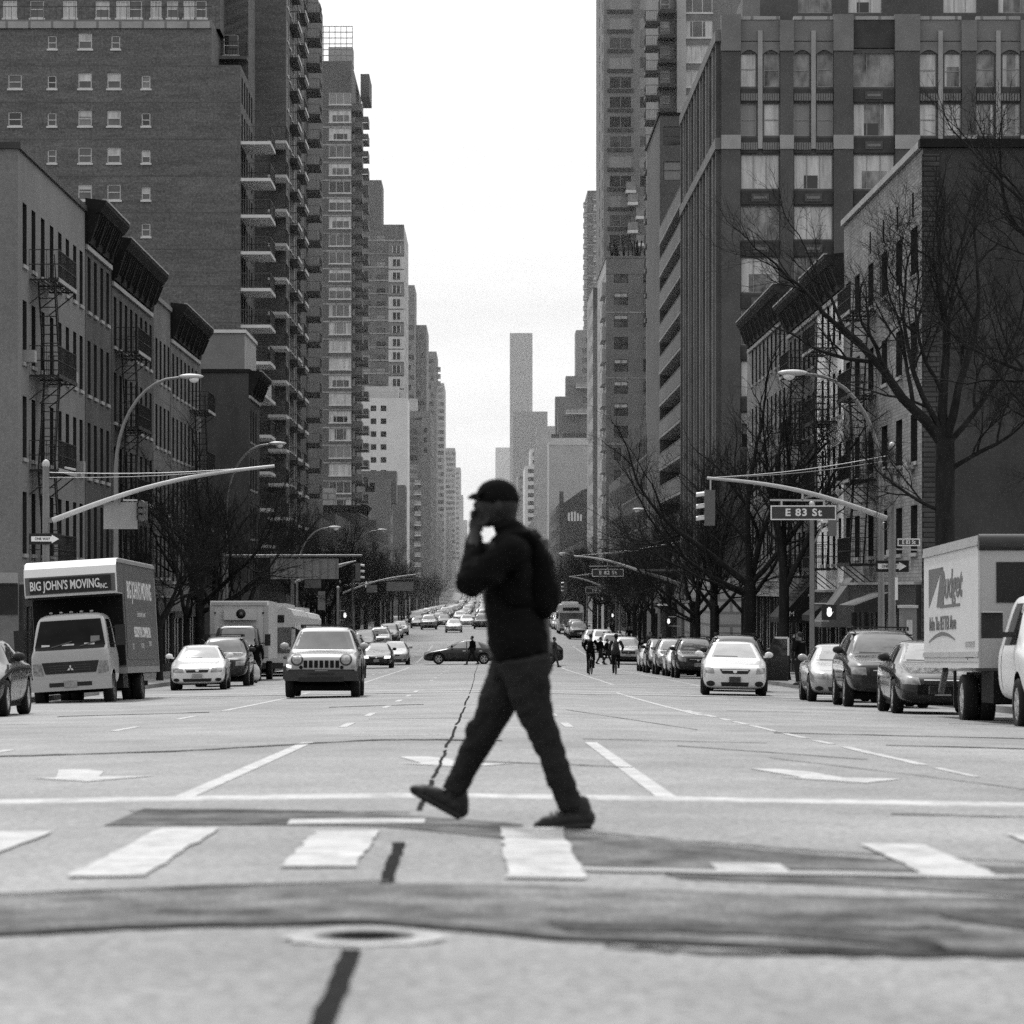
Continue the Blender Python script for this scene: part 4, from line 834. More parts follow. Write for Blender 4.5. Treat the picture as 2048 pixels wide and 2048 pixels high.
CV = [(-.9, .5, .98, 1.1, .8, .66), (-.85, .42, 1.05, 1.2, .9, .74), (-.4, .4, 1.2, 1.32, .97, .8), (0, .4, 1.28, 1.42, .98, .82), (.4, .4, 1.32, 2.06, .98, .8), (.6, .4, 1.32, 2.2, .98, .8), (1.45, .4, 1.32, 2.22, .98, .8)]
vm = loft_body(CV, 'cab', 2, (-.05,), .44, .98, 'truck_black'); vt = bvh_of(vm); vc = link('cab', vm, pv)
add_panel(vc, vt, 'windscreen', [(-.86, 1.46), (.86, 1.46), (.74, 2.06), (-.74, 2.06)], 'windscreen_mid', cuts=5, off=.01)
add_panel(vc, vt, 'roof_edge', [(-.8, 2.12), (.8, 2.12), (.78, 2.18), (-.78, 2.18)], 'truck_white', cuts=5, off=.02)
links('side_window', panel(vt, [(.2, 1.38), (1.2, 1.38), (1.2, 2.05), (.5, 2.05)], 'S', 'windscreen', mirror=True, cuts=3), vc)
for sg in (1, -1):
    add_panel(vc, vt, 'headlight', [(sg * .55, .8), (sg * .82, .82), (sg * .82, 1.0), (sg * .58, 1.0)], 'lens', off=.015); add_wheel(pv, sg * .85, -.05, .38, .22, 'rim_dark'); add_wheel(pv, sg * .95, 5.2, .4, .24, 'rim_dark')
    mb = MB(); mb.box(*sorted((sg * 1.1, sg * 1.32)), .1, .18, 1.4, 1.85, 'trim_black'); mb.bar((sg * .9, .2, 1.5), (sg * 1.2, .15, 1.5), .04, .04, 'trim_black'); mb.build('mirror', pv)
add_panel(vc, vt, 'grille', [(-.45, .78), (.45, .78), (.48, 1.02), (-.48, 1.02)], 'chrome', off=.014)
mb = MB(); mb.box(-.95, .95, -1.0, -.84, .42, .64, 'trim_grey'); mb.build('bumper', pv); mb = MB(); mb.box(-.5, .5, 0, 7, .45, .85, 'under'); mb.build('chassis', pv)
def bus(x, d, L_, label, sign=True, name='bus'):
    b = empty(name, (x, d, gr(x, d)), label, 'bus', 'city buses'); b.rotation_euler.x = math.atan2(gr(x, d + 5) - gr(x, d - 5), 10)
    mb = MB(); pr = [(-1.27, .35), (1.27, .35), (1.27, 2.75), (1.15, 3.0), (.9, 3.08), (-.9, 3.08), (-1.15, 3.0), (-1.27, 2.75)]
    mb.prism(pr, 0, L_, 'truck_white'); mb.build('body', b)
    mb = MB(); mb.prism([(-1.15, 1.05), (1.15, 1.05), (1.18, 2.2), (-1.18, 2.2)], -.02, -.004, 'windscreen_mid'); w = mb.build('windscreen', b)
    mb = MB(); mb.box(-.03, .03, -.035, -.021, 1.05, 2.2, 'trim_grey'); mb.build('pillar', w)
    mb = MB(); mb.box(-.85, .85, -.03, -.004, 2.42, 2.75, 'pane_black'); s_ = mb.build('destination_sign', b)
    mb = MB(); mb.box(-1.2, 1.2, -.1, -.003, .35, .62, 'trim_grey'); mb.build('bumper', b)
    for sg in (1, -1):
        mb = MB(); mb.ellip((sg * .95, -.02, .85), (.14, .03, .09), 'lens', 10, 6); mb.build('headlight', b)
        for i in range(int(L_ / 1.7)):
            mb = MB(); a = .5 + 1.7 * i; mb.box(*sorted((sg * 1.272, sg * 1.285)), a, a + 1.5, 1.35, 2.35, 'windscreen'); mb.build('side_window', b)
        for y in (2.4, L_ - 3.0): add_wheel(b, sg * 1.16, y, .48, .28, 'rim_dark')
        mb = MB(); mb.box(*sorted((sg * 1.35, sg * 1.55)), -.25, -.15, 1.6, 2.1, 'trim_black'); mb.bar((sg * 1.2, .0, 2.2), (sg * 1.45, -.2, 2.1), .05, .05, 'trim_black'); mb.build('mirror', b)
    mb = MB(); mb.box(-.8, .8, 2, L_ - 3, 3.082, 3.3, 'truck_white'); mb.build('roof_unit', b)
    return b
bus(-9.75, 147, 12, 'white city bus pulled in behind the pale box van'); bus(-9.9, 163, 12, 'second white bus nose to tail behind the first'); bus(9.0, 338, 12, 'white bus standing at the sunny kerb up the avenue')
# ================================================================ street furniture
def lamp_post(px, py, d, reach, label, s=1, hx=None):
    """tall octagonal pole whose top bends into an arm with a cobra head; px,py the lamp head in the photograph's pixels"""
    base = X(px, d); x0 = base - s * reach; zb = gw(x0, d); zt = Z(py, d)
    t = empty('street_lamp', (x0, d, zb), label, 'street lamp', 'street lamps'); H = zt - zb
    pts = [(0, 0, 0), (0, 0, 1.2), (0, 0, H - 3.0)] + [(s * reach * .86 * (1 - math.cos(a)), 0, H - 3.0 + 3.0 * math.sin(a)) for a in [math.pi / 2 * i / 9 for i in range(1, 10)]] + [(s * (reach - .1), 0, H + .04)]
    mb = MB(); mb.tube(pts, [.11, .1, .075] + [.06 - .002 * i for i in range(9)] + [.035], 'galv', 10); mb.build('pole', t)
    mb = MB(); mb.lathe([(.2, 0), (.2, .08), (.16, .16), (.14, .5), (.1, .6)], 'galv', n=10); mb.build('base', t)
    mb = MB(); mb.ellip((s * (reach + .16), 0, H + .05), (.42, .16, .09), 'galv_pale', 14, 8); h = mb.build('lamp_head', t)
    mb = MB(); mb.ellip((s * (reach + .26), 0, H - .03), (.17, .12, .13), 'lamp_glass', 12, 8); mb.build('lens', h)
    return t
lamp_post(372, 756, 108, 2.3, 'street lamp arching in front of the bracketed tenements')
lamp_post(548, 889, 152, 2.2, 'street lamp over the pale box van, half lost among twigs')
lamp_post(664, 1056, 207, 2.2, 'street lamp above the hanging grey traffic panel')
lamp_post(760, 1061, 262, 2.2, 'small street lamp before the distant brownstone')
lamp_post(1597, 749, 91.5, 2.3, 'pale street lamp arching out above the street name sign', -1)
lamp_post(1283, 1020, 205, 2.3, 'street lamp seen against the paired-window block', -1)
lamp_post(1128, 1108, 330, 2.3, 'tiny street lamp by the low gabled house', -1)
def signal_head(parent, x, y, z, face='x-', name='traffic_signal', h=.95):
    mb = MB(); mb.box(x - .14, x + .14, y - .13, y + .13, z - h, z, 'signal_body'); o = mb.build(name, parent)
    for i in range(3):
        zc = z - h * (i + .5) / 3
        mb = MB(); k = -1 if face == 'x-' else 1
        if face in ('x-', 'x+'):
            rows = []
            for a in range(9):
                t = math.pi * (.0 + a / 8)
                rows.append([(x + k * .14, y + .12 * math.cos(t), zc + .12 * math.sin(t)), (x + k * .36, y + .12 * math.cos(t), zc - .03 + .12 * math.sin(t))])
            mb.grid(rows, 'galv_pale', True)
        else:
            mb.lathe([(.11, y - .3), (.12, y - .13)], 'signal_body', (x, 0, zc), 'y', 12)
        v = mb.build('visor', o); mb = MB()
        if face in ('x-', 'x+'): mb.lathe([(0, .0), (.1, .0)], 'lens', (x + k * .145, y, zc), 'x', 12)
        else: mb.lathe([(0, 0), (.1, 0)], 'lens', (x, y - .132, zc), 'y', 12)
        mb.build('lens', o)
    return o
def mast(pxp, pyt, pxa, pya, pxt, pyt2, d, label, s, r=.11):
    """signal pole with a long rising arm and a tie cable; pole px, cap py, arm root, arm tip"""
    x0 = X(pxp, d); zb = gw(x0, d); t = empty('signal_pole', (x0, d, zb), label, 'traffic signal', 'mast arm signal poles'); off = -Vector(t.location)
    H = Z(pyt, d) - zb
    mb = MB(); mb.tube([(0, 0, 0), (0, 0, H)], [r, r * .82], 'galv', 12); mb.lathe([(r * 1.7, 0), (r * 1.7, .3), (r * 1.1, .5)], 'galv', n=12); mb.ellip((0, 0, H + .02), (r * .95, r * .95, .13), 'galv_pale', 10, 6); mb.build('pole', t)
    a, b = Vector((X(pxa, d) - x0, 0, Z(pya, d) - zb)), Vector((X(pxt, d) - x0, 0, Z(pyt2, d) - zb))
    pts = [a + (b - a) * (i / 12) + Vector((0, 0, 1)) * (abs(b.x - a.x) * .045 * math.sin(math.pi * i / 12)) for i in range(13)]
    mb = MB(); mb.tube(pts, [.075 - .003 * i for i in range(13)], 'galv_pale', 10); mb.bar((0, 0, a.z), tuple(a), .12, .12, 'galv'); mb.build('mast_arm', t)
    mb = MB(); top = Vector((0, 0, H - .2)); q = [top + (b - top) * (i / 8) - Vector((0, 0, 1)) * (.1 * math.sin(math.pi * i / 8)) for i in range(9)]
    mb.tube(q, .012, 'galv_pale', 5); mb.tube([p + Vector((0, 0, -.14 * (1 - i / 8))) for i, p in enumerate(q)], .01, 'galv', 5); mb.build('tie_cable', t)
    return t, x0, zb
def plate_sign(parent, x0, x1, z0, z1, y, m, border=None, name='sign', body=None, size=.2, col='sign_white', sx=1., spacing=1.):
    mb = MB(); mb.box(x0, x1, y, y + .02, z0, z1, m); o = mb.build(name, parent)
    if border:
        mb = MB(); e = .03
        for q in ((x0, x1, z0, z0 + e), (x0, x1, z1 - e, z1)): mb.box(q[0], q[1], y - .006, y - .001, q[2], q[3], border)
        for q in ((x0, x0 + e), (x1 - e, x1)): mb.box(q[0], q[1], y - .006, y - .001, z0 + e, z1 - e, border)
        mb.build('border', o)
    if body: lettering(body, size, col, o, ((x0 + x1) / 2, y - .004, (z0 + z1) / 2), sx=sx, bold=size * .03, spacing=spacing, depth=.002)
    return o
def one_way(parent, x0, x1, z0, z1, y, k=1):
    o = plate_sign(parent, x0, x1, z0, z1, y, 'sign_black'); mb = MB(); w, h = x1 - x0, z1 - z0
    f = lambda u, v: (x0 + w * (u if k > 0 else 1 - u), y - .004, z0 + h * v)
    mb.face([f(.06, .27), f(.70, .27), f(.70, .12), f(.93, .5), f(.70, .88), f(.70, .73), f(.06, .73)], 'sign_white'); a = mb.build('arrow', o)
    lettering('ONE WAY', h * .34, 'sign_black', a, (x0 + w * (.41 if k > 0 else .59), y - .007, (z0 + z1) / 2), sx=w / h * .30, bold=h * .008, depth=.001)
    return o
# corner of the first side street, left and right
d = 88.
t, x0, zb = mast(92, 930, 105, 1041, 549, 932, d, 'signal pole with long bare rising arm rooted behind the moving truck', 1)
u = lambda px: X(px, d) - x0
v = lambda py: Z(py, d) - zb
plate_sign(t, u(206), u(274), v(1058), v(1004), .12, 'sign_back', name='sign_back')
mb = MB(); mb.bar((u(205), .1, v(1000)), (u(228), .1, v(1000)), .05, .04, 'galv_pale'); mb.bar((u(246), .1, v(1000)), (u(274), .1, v(1000)), .05, .04, 'galv_pale'); mb.bar((u(238), .1, v(996)), (u(238), .1, v(1008)), .04, .04, 'galv'); mb.build('sign_bracket', t)
one_way(t, u(60), u(124), v(1089), v(1067), -.14)
mb = MB(); mb.bar((u(130), 0, v(935)), (u(152), -.1, v(940)), .06, .05, 'galv_pale'); mb.build('bracket', t)
signal_head(t, u(283), .1, v(1003), 'back', h=.5)
d = 88.
t, x0, zb = mast(1784, 895, 1774, 1037, 1414, 956, d, 'signal pole whose rising arm carries the big street name sign', -1)
u = lambda px: X(px, d) - x0
v = lambda py: Z(py, d) - zb
mb = MB(); mb.bar((u(1421), 0, v(958)), (u(1421), 0, v(982)), .04, .04, 'galv_pale'); mb.build('hanger', t)
signal_head(t, u(1419), 0, v(980), 'x-')
plate_sign(t, u(1541), u(1672), v(1040), v(1011), -.03, 'sign_green', 'sign_white', 'street_name_sign', 'E 83 St', .27, sx=1.1, spacing=1.15)
mb = MB(); mb.bar((u(1540), 0, v(1000)), (u(1650), 0, v(1001)), .05, .05, 'galv_pale')
for px in (1563, 1648): mb.bar((u(px), 0, v(1001)), (u(px), 0, v(1011)), .05, .04, 'galv_pale')
mb.bar((u(1605), 0, v(984)), (u(1605), 0, v(1001)), .05, .05, 'galv_pale'); mb.build('sign_hanger', t)
plate_sign(t, u(1795), u(1840), v(1092), v(1077), .0, 'sign_green', 'sign_white', 'street_name_sign', 'E 83 St', .14, sx=.9)
mb = MB(); mb.bar((u(1784), .01, v(1098)), (u(1842), .01, v(1100)), .04, .04, 'galv_pale'); mb.bar((u(1766), 0, v(935)), (u(1822), -.2, v(933)), .07, .05, 'galv_pale'); mb.build('sign_bracket', t)
one_way(t, u(1753), u(1819), v(1144), v(1121), .13)
mb = MB(); mb.lathe([(.09, -.015), (.11, 0), (.09, .015), (.09, -.015)], 'galv', (u(1770), 0, v(1052)), 'y', 14); mb.build('cable_loop', t)
mb = MB(); mb.box(u(1789), u(1795), -.08, .08, v(1200), v(1155), 'sign_white'); mb.box(u(1773), u(1778), -.06, .06, v(1113), v(1100), 'galv_pale'); mb.build('control_box', t)
# far corner pole with pedestrian signal
def ped_pole(px, d, pyt, label, hand=None, sign=None, arm=True):
    x0 = X(px, d); zb = gw(x0, d); t = empty('signal_pole', (x0, d, zb), label, 'traffic signal', 'short signal poles'); H = Z(pyt, d) - zb
    mb = MB(); mb.tube([(0, 0, 0), (0, 0, H)], [.095, .08], 'galv', 10); mb.ellip((0, 0, H), (.1, .1, .1), 'galv_pale', 8, 6); mb.lathe([(.17, 0), (.17, .3), (.1, .5)], 'galv', n=10); mb.build('pole', t)
    if hand:
        hx, hy = X(hand[0], d) - x0, Z(hand[1], d) - zb; k = 1 if hx > 0 else -1
        mb = MB(); mb.box(hx - .24, hx + .24, -.1, .1, hy - .24, hy + .26, 'trim_black'); mb.bar((0, 0, hy + .3), (hx, 0, hy + .3), .04, .04, 'galv_pale'); mb.bar((0, 0, hy - .28), (hx, 0, hy - .28), .04, .04, 'galv_pale'); o = mb.build('pedestrian_signal', t)
        mb = MB(); mb.ellip((hx, -.104, hy - .02), (.085, .006, .12), 'hand_lit', 12, 8)
        for q, l in ((-.06, .1), (-.02, .14), (.02, .14), (.06, .1)): mb.bar((hx + q, -.105, hy + .04), (hx + q, -.105, hy + .04 + l), .03, .008, 'hand_lit')
        mb.bar((hx + .07, -.105, hy - .06), (hx + .13, -.105, hy + .03), .03, .008, 'hand_lit'); mb.build('hand_symbol', o)
    return t, x0, zb
t, x0, zb = ped_pole(1624, 109.5, 1008, 'pole with lit hand signal standing in front of the cream tenement', (1658, 1225))
d = 109.5; u = lambda px: X(px, d) - x0; v = lambda py: Z(py, d) - zb
signal_head(t, u(1664), 0, v(1018), 'x-', h=.9)
mb = MB(); mb.bar((0, 0, v(1095)), (u(1648), 0, v(1045)), .05, .05, 'galv'); mb.bar((0, 0, v(1015)), (u(1664), 0, v(1012)), .05, .05, 'galv_pale'); mb.build('bracket', t)
# second side street
d = 182
t, x0, zb = mast(1364, 1075, 1274, 1140, 1148, 1112, d, 'second signal pole carrying the smaller street name sign farther off', -1)
u = lambda px: X(px, d) - x0; v = lambda py: Z(py, d) - zb
mb = MB(); mb.tube([(0, 0, v(1170)), (u(1330), 0, v(1157)), (u(1274), 0, v(1140))], [.1, .09, .075], 'galv', 10); mb.build('mast_arm', t)
plate_sign(t, u(1184), u(1247), v(1153), v(1138), -.03, 'sign_green', 'sign_white', 'street_name_sign', 'E 82 St', .27, sx=1.1, spacing=1.15)
mb = MB(); mb.bar((u(1178), 0, v(1132.5)), (u(1248), 0, v(1132)), .05, .05, 'galv_pale'); mb.bar((u(1215), 0, v(1125)), (u(1215), 0, v(1138)), .05, .05, 'galv_pale'); mb.build('sign_hanger', t)
one_way(t, u(1350), u(1380), v(1207), v(1199), -.14, -1)
ped_pole(1337 + 30, 203.5, 1150, 'short pole with lit hand at the second corner, sunny side', (1337, 1243))
t, x0, zb = ped_pole(1318, 206, 1180, 'short pole with one way arrow at the far side of the second corner'); d = 206
one_way(t, X(1311, d) - x0, X(1337, d) - x0, Z(1213, d) - zb, Z(1206, d) - zb, -.12, -1)
d = 270
t, x0, zb = mast(1233, 1130, 1200, 1171, 1138, 1153, d, 'third signal pole with thin pale arm, sunny side', -1)
u = lambda px: X(px, d) - x0; v = lambda py: Z(py, d) - zb
mb = MB(); mb.tube([(0, 0, v(1185)), (u(1215), 0, v(1177)), (u(1200), 0, v(1171))], [.09, .08, .07], 'galv', 8); mb.build('mast_arm', t)
plate_sign(t, u(1171), u(1215), v(1186), v(1176), -.03, 'sign_green', 'sign_white', 'street_name_sign', 'E 81 St', .25, sx=1.0)
mb = MB(); mb.bar((u(1171), 0, v(1174)), (u(1215), 0, v(1173.5)), .06, .06, 'galv_pale'); mb.build('sign_hanger', t); signal_head(t, u(1131), 0, v(1163), 'x-')
ped_pole(1240, 290, 1190, 'short pole with lit hand at the third corner', (1225, 1231))
# left side: gantry with overhead panel, second and third corners
d = 148
x0 = X(446, d); zb = gw(x0, d)
t = empty('sign_gantry', (x0, d, zb), 'gantry with grey back of a wide hanging traffic panel', 'sign gantry'); u = lambda px: X(px, d) - x0; v = lambda py: Z(py, d) - zb
mb = MB(); mb.tube([(0, 0, 0), (0, 0, v(1106))], [.11, .09], 'galv', 10); mb.build('pole', t)
mb = MB(); mb.tube([(0, 0, v(1112)), (u(724), 0, v(1111))], [.07, .05], 'galv', 8); mb.build('mast_arm', t)
mb = MB(); mb.box(u(541), u(677), .06, .1, v(1158), v(1117), 'sign_back'); o = mb.build('sign_back', t)
mb = MB()
for i in range(9): x = u(545 + 16 * i); mb.box(x - .03, x + .03, .03, .0585, v(1157), v(1118), 'galv')
mb.build('stiffener', o)
mb = MB(); mb.box(u(609), u(642), .07, .095, v(1176), v(1159), 'signal_body'); mb.build('sign_tab', t)
d = 182
t, x0, zb = mast(585, 1150, 590, 1165, 712, 1122, d, 'signal pole of the second corner partly behind the white buses', 1); u = lambda px: X(px, d) - x0; v = lambda py: Z(py, d) - zb
signal_head(t, u(716), 0, v(1126), 'x+', h=1.0)
d = 262
t, x0, zb = mast(680, 1165, 684, 1187, 831, 1149, d, 'signal pole of the third corner with two pale panels on its arm', 1); u = lambda px: X(px, d) - x0; v = lambda py: Z(py, d) - zb
plate_sign(t, u(733), u(754), v(1185), v(1170), .0, 'sign_back', name='sign_back')
signal_head(t, u(836), 0, v(1156), 'back', h=.8)
mb = MB(); mb.box(X(773, 264) - x0, X(827, 264) - x0, 2, 2.06, Z(1182, 264) - zb, Z(1164, 264) - zb, 'sign_back'); mb.bar((X(733, 264) - x0, 2.03, Z(1163, 264) - zb), (X(838, 264) - x0, 2.03, Z(1156, 264) - zb), .08, .08, 'galv'); mb.bar((X(733, 264) - x0, 0, v(1175)), (X(733, 264) - x0, 2.03, Z(1163, 264) - zb), .06, .06, 'galv'); mb.build('sign_back', t)
ped_pole(676, 203.5, 1175, 'short pole with lit hand at the second corner, shaded side', (690, 1231))
ped_pole(708, 296, 1130, 'plain tall pole by the third corner, shaded side')
# kerbside odds and ends
d = 97
def cabinet(px0, px1, pyt, d, label, m='galv'):
    x0 = X((px0 + px1) / 2, d); zb = gw(x0, d); w = (px1 - px0) * d / F; h = Z(pyt, d) - zb
    t = empty('phone_kiosk', (x0, d, zb), label, 'phone kiosk')
    mb = MB(); mb.box(-w / 2, w / 2, -.45, .45, .15, h, m); mb.build('body', t); mb = MB(); mb.box(-w / 2 - .04, w / 2 + .04, -.5, .5, h + .002, h + .08, 'galv_pale'); mb.build('cap', t)
    mb = MB(); mb.box(-w / 2 + .1, w / 2 - .12, -.47, -.452, h * .45, h * .86, 'pane_pale'); mb.build('poster', t); mb = MB(); mb.box(-w / 2 + .05, w / 2 - .05, -.4, .4, 0, .149, 'trim_black'); mb.build('foot', t)
cabinet(1802, 1829, 1216, 94, 'grey phone kiosk with torn white poster by the sign pole')
def bin_(x, d, label):
    t = empty('litter_bin', (x, d, gw(x, d)), label, 'litter bin'); mb = MB()
    for i in range(22): a = 2 * math.pi * i / 22; mb.bar((.24 * math.cos(a), .24 * math.sin(a), .05), (.29 * math.cos(a), .29 * math.sin(a), .85), .025, .012, 'iron')
    mb.build('basket', t); mb = MB()
    for z, r in ((.06, .245), (.45, .27), (.85, .295)): mb.lathe([(r - .01, z - .02), (r + .012, z - .02), (r + .012, z + .02), (r - .01, z + .02)], 'iron', n=22)
    mb.build('hoop', t); mb = MB(); mb.lathe([(.22, .06), (.25, .7), (0, .72)], 'trim_grey', n=14); mb.build('bin_liner', t)
bin_(11.6, 107.8, 'black wire litter bin on the corner by the hand signal pole'); bin_(-12.2, 107.5, 'black wire litter bin in the shade behind the moving truck')
def hydrant(x, d, label):
    t = empty('fire_hydrant', (x, d, gw(x, d)), label, 'fire hydrant'); mb = MB(); mb.lathe([(.16, 0), (.16, .06), (.1, .08), (.1, .5), (.13, .52), (.13, .56), (.09, .66), (.03, .74), (0, .75)], 'galv', n=14); mb.build('body', t)
    mb = MB(); mb.lathe([(.05, -.19), (.05, .19)], 'galv', (0, 0, .42), 'x', 10); mb.lathe([(.06, -.19), (0, -.2)], 'galv_pale', (0, 0, .42), 'x', 10); mb.build('outlet', t)
hydrant(11.2, 128, 'pale fire hydrant at the kerb near the cream tenement')
# white vertical banner and shop signs down the shaded side
for i, (px, py0, py1, d, w) in enumerate(((643, 1182, 1220, 222, .5), (362, 1170, 1222, 140, .9))):
    t = empty('hanging_banner', (X(px, d), d, Z(py1, d)), ['narrow white lettered banner on a shop wall past the second corner', 'pale tall banner on the tenement wall behind the moving truck'][i], 'banner')
    mb = MB(); mb.box(-w / 2, w / 2, 0, .04, 0, Z(py0, d) - Z(py1, d), 'slab_edge'); mb.build('cloth', t); mb = MB(); mb.bar((-6 if i == 0 else -5, .02, Z(py0, d) - Z(py1, d)), (w / 2, .02, Z(py0, d) - Z(py1, d)), .05, .05, 'iron'); mb.build('bracket', t)
# ================================================================ ground, road, markings
def spans(a, b, step):
    n = max(1, int(math.ceil((b - a) / step))); return [a + (b - a) * i / n for i in range(n + 1)]
ds = spans(-40, 40, 2) + spans(40, 420, 5)[1:] + spans(420, 1800, 20)[1:] + spans(1800, 6000, 300)[1:]
xs = [KL, -9.5, -8, -6, -4, -2.5, -1.6, -1, -.6, -.36, -.1, .3, .9, 1.6, 2.5, 4, 6, 8, 9.5, KR]
mb = MB(); mb.grid([[(x, d, gr(x, d)) for x in xs] for d in ds], 'asphalt'); struct(mb.build('road'))
mb = MB(); mb.grid([[(x, d, g(d) - .55) for x in (-5000, -1500, -400, -100, -16, 16, 100, 400, 1500, 5000)] for d in [-400] + ds + [9000]], 'earth', False); struct(mb.build('ground'))
for a, b in CROSS:                        # side streets
    for sgn, k, x1 in ((-1, KL, -75), (1, KR, 75)):
        mb = MB(); mb.grid([[(x, d, gr(k, d) - .02) for x in ((x1, k + .02) if sgn < 0 else (k - .02, x1))] for d in spans(a, b, 3)], 'asphalt', False); struct(mb.build('side_street'))
for (a0, a1), (b0, b1) in zip(CROSS[:-1], CROSS[1:]):
    for sgn, k, xf in ((-1, KL, XL - 30), (1, KR, XR + 30)):
        mb = MB(); dd = spans(a1, b0, 6)
        k2 = k + sgn * .16
        mb.grid([[(k, d, gr(k, d) - .1), (k, d, gw(k, d) - .004), (k2, d, gw(k, d) - .004), (k2, d, gw(k, d) - .1)] for d in dd], 'kerb', False)
        for d in (a1, b0):
            mb.face([(k, d, gw(k, d)), (xf, d, gw(k, d)), (xf, d, gw(k, d) - .35), (k, d, gw(k, d) - .35)], 'kerb')
        struct(mb.build('kerb'))
        mb = MB(); mb.grid([[(k2, d, gw(k, d)), (xf, d, gw(k, d))] for d in dd], 'pavement', False); struct(mb.build('pavement'))
def strip(x0, x1, d0, d1, m, name, h=.004, wob=0., nseg=None, worn=0.):
    """painted strip or patch lying on the road; x0,x1 the edges, wobbling if asked"""
    mb = MB(); n = nseg or max(1, int((d1 - d0) / 1.2)); rows = []; off = 0.
    k = max(1, int(abs(x1 - x0) / .35))
    for i in range(n + 1):
        d = d0 + (d1 - d0) * i / n
        a, b = x0 + R.uniform(-wob, wob), x1 + R.uniform(-wob, wob)
        if m == 'tar': off = max(-.02, min(.02, off + R.uniform(-.007, .007))); a += off; b += off
        rows.append([(a + (b - a) * j / k, d, gr(a + (b - a) * j / k, d) + h) for j in range(k + 1)])
    mb.grid(rows, m); return struct(mb.build(name))
def band(pts_far, pts_near, m, name, h=.004):
    """patch across the road between two polylines [(x,d)...] of equal length, refined sideways"""
    mb = MB(); rows = []
    def ref(p):
        o = []
        for (xa, da), (xb, db) in zip(p[:-1], p[1:]):
            n = 8
            for i in range(n): t = i / n; o.append((xa + (xb - xa) * t, da + (db - da) * t + .05 * noise.noise(Vector(((xa + (xb - xa) * t) * 2.6, da, 0))) + R.uniform(-.02, .02)))
        return o + [p[-1]]
    A, B = ref(pts_far), ref(pts_near)
    for t in (0, .25, .5, .75, 1):
        rows.append([(a[0] + (b[0] - a[0]) * t, a[1] + (b[1] - a[1]) * t, gr(a[0] + (b[0] - a[0]) * t, a[1] + (b[1] - a[1]) * t) + h) for a, b in zip(A, B)])
    mb.grid(rows, m); return struct(mb.build(name))
# stop line, lane lines, crosswalk
def hline(x0, x1, d, w, m, name, h=.005):
    mb = MB(); xx = spans(x0, x1, .4); mb.grid([[(x, d - w / 2, gr(x, d) + h) for x in xx], [(x, d + w / 2, gr(x, d) + h) for x in xx]], m); return struct(mb.build(name))
hline(-10.8, 10.2, 20.25, .42, 'paint', 'stop_line')
for x in (-1.87, 1.14): strip(x - .065, x + .065, 20.4, 35.0, 'paint', 'lane_line')
strip(-4.95, -4.82, 20.4, 34, 'paint', 'lane_line')
dd = 21
while dd < 62: strip(3.78, 3.88, dd, min(dd + R.uniform(1.2, 4.5), 62), 'paint', 'lane_line', wob=.02); dd += R.uniform(3, 5)
strip(3.65, 3.77, 56, 92, 'paint', 'lane_line')
for x in (-1.87, 1.14, -4.9):
    dd = 43.5
    while dd < 270:
        if not (90 < dd < 108 or 184 < dd < 204): strip(x - .06, x + .06, dd, dd + 3.2, 'paint', 'lane_line')
        dd += 9.2
for x in (-4.2, 4.4, 7.4): strip(x - .07, x + .07, 112, 186, 'paint', 'lane_line'); strip(x - .07, x + .07, 206, 272, 'paint', 'lane_line')
strip(-4.95, -4.82, 62, 90, 'paint', 'lane_line')
for a, b in ((88.5, 93.5), (108, 112), (184.5, 188), (203, 206), (271, 276)):
    hline(-10.9, 10.2, a, .32, 'paint', 'crosswalk_line'); hline(-10.9, 10.2, b, .32, 'paint', 'crosswalk_line')
for i, x in enumerate([-6.6, -5.75, -4.9, -4.0, -3.1, -2.28, -1.46, -.66, .24, 1.9, 2.75, 3.6, 4.45, 5.3]):
    a, b = {2: (12.7, 16.4)}.get(i, (12.55 + R.uniform(-.15, .15), 16.35 + R.uniform(-.1, .1)))
    if abs(x + .66) < .1: a, b = 13.1, 15.9
    if abs(x - 1.9) < .1: a, b = 12.9, 15.3
    strip(x - .15, x + .15, a, b, 'paint', 'crosswalk_bar', h=.009, wob=.014, nseg=14)
strip(.93, 1.22, 13.1, 13.55, 'paint', 'crosswalk_bar', h=.009)
hline(-1.0, -.3, 16.9, .32, 'paint', 'worn_paint', h=.009)
def arrow(x, d):
    """turn arrow painted for drivers coming towards the camera"""
    mb = MB(); h = .005
    P = lambda a, b: (x + a, d + b, gr(x + a, d + b) + h)
    mb.face([P(-.09, -.3), P(.12, -.3), P(.12, 2.0), P(-.09, 2.0)], 'paint')
    mb.face([P(-.09, -.3), P(-.28, .2), P(-.09, .8)], 'paint')
    mb.face([P(-.42, -.5), P(.42, -.5), P(.02, -2.0)], 'paint')
    struct(mb.build('lane_arrow'))
def arrow2(x, d, s):
    mb = MB(); P = lambda a, b: (x + a * s, d + b, gr(x + a * s, d + b) + .005)
    mb.face([P(-.35, -.9), P(-.05, -1.0), P(.16, .8), P(-.2, .8)], 'paint'); mb.face([P(-.2, .8), P(.16, .8), P(.25, 1.5), P(.02, 1.5)], 'paint')
    mb.face([P(-.75, -.45), P(-.35, -1.5), P(.18, -.55), P(-.05, -.5), P(-.3, -.45)], 'paint'); struct(mb.build('lane_arrow'))
arrow2(-3.2, 25.2, -1); arrow2(-.5, 27.4, -1); arrow2(2.4, 25.2, -1)
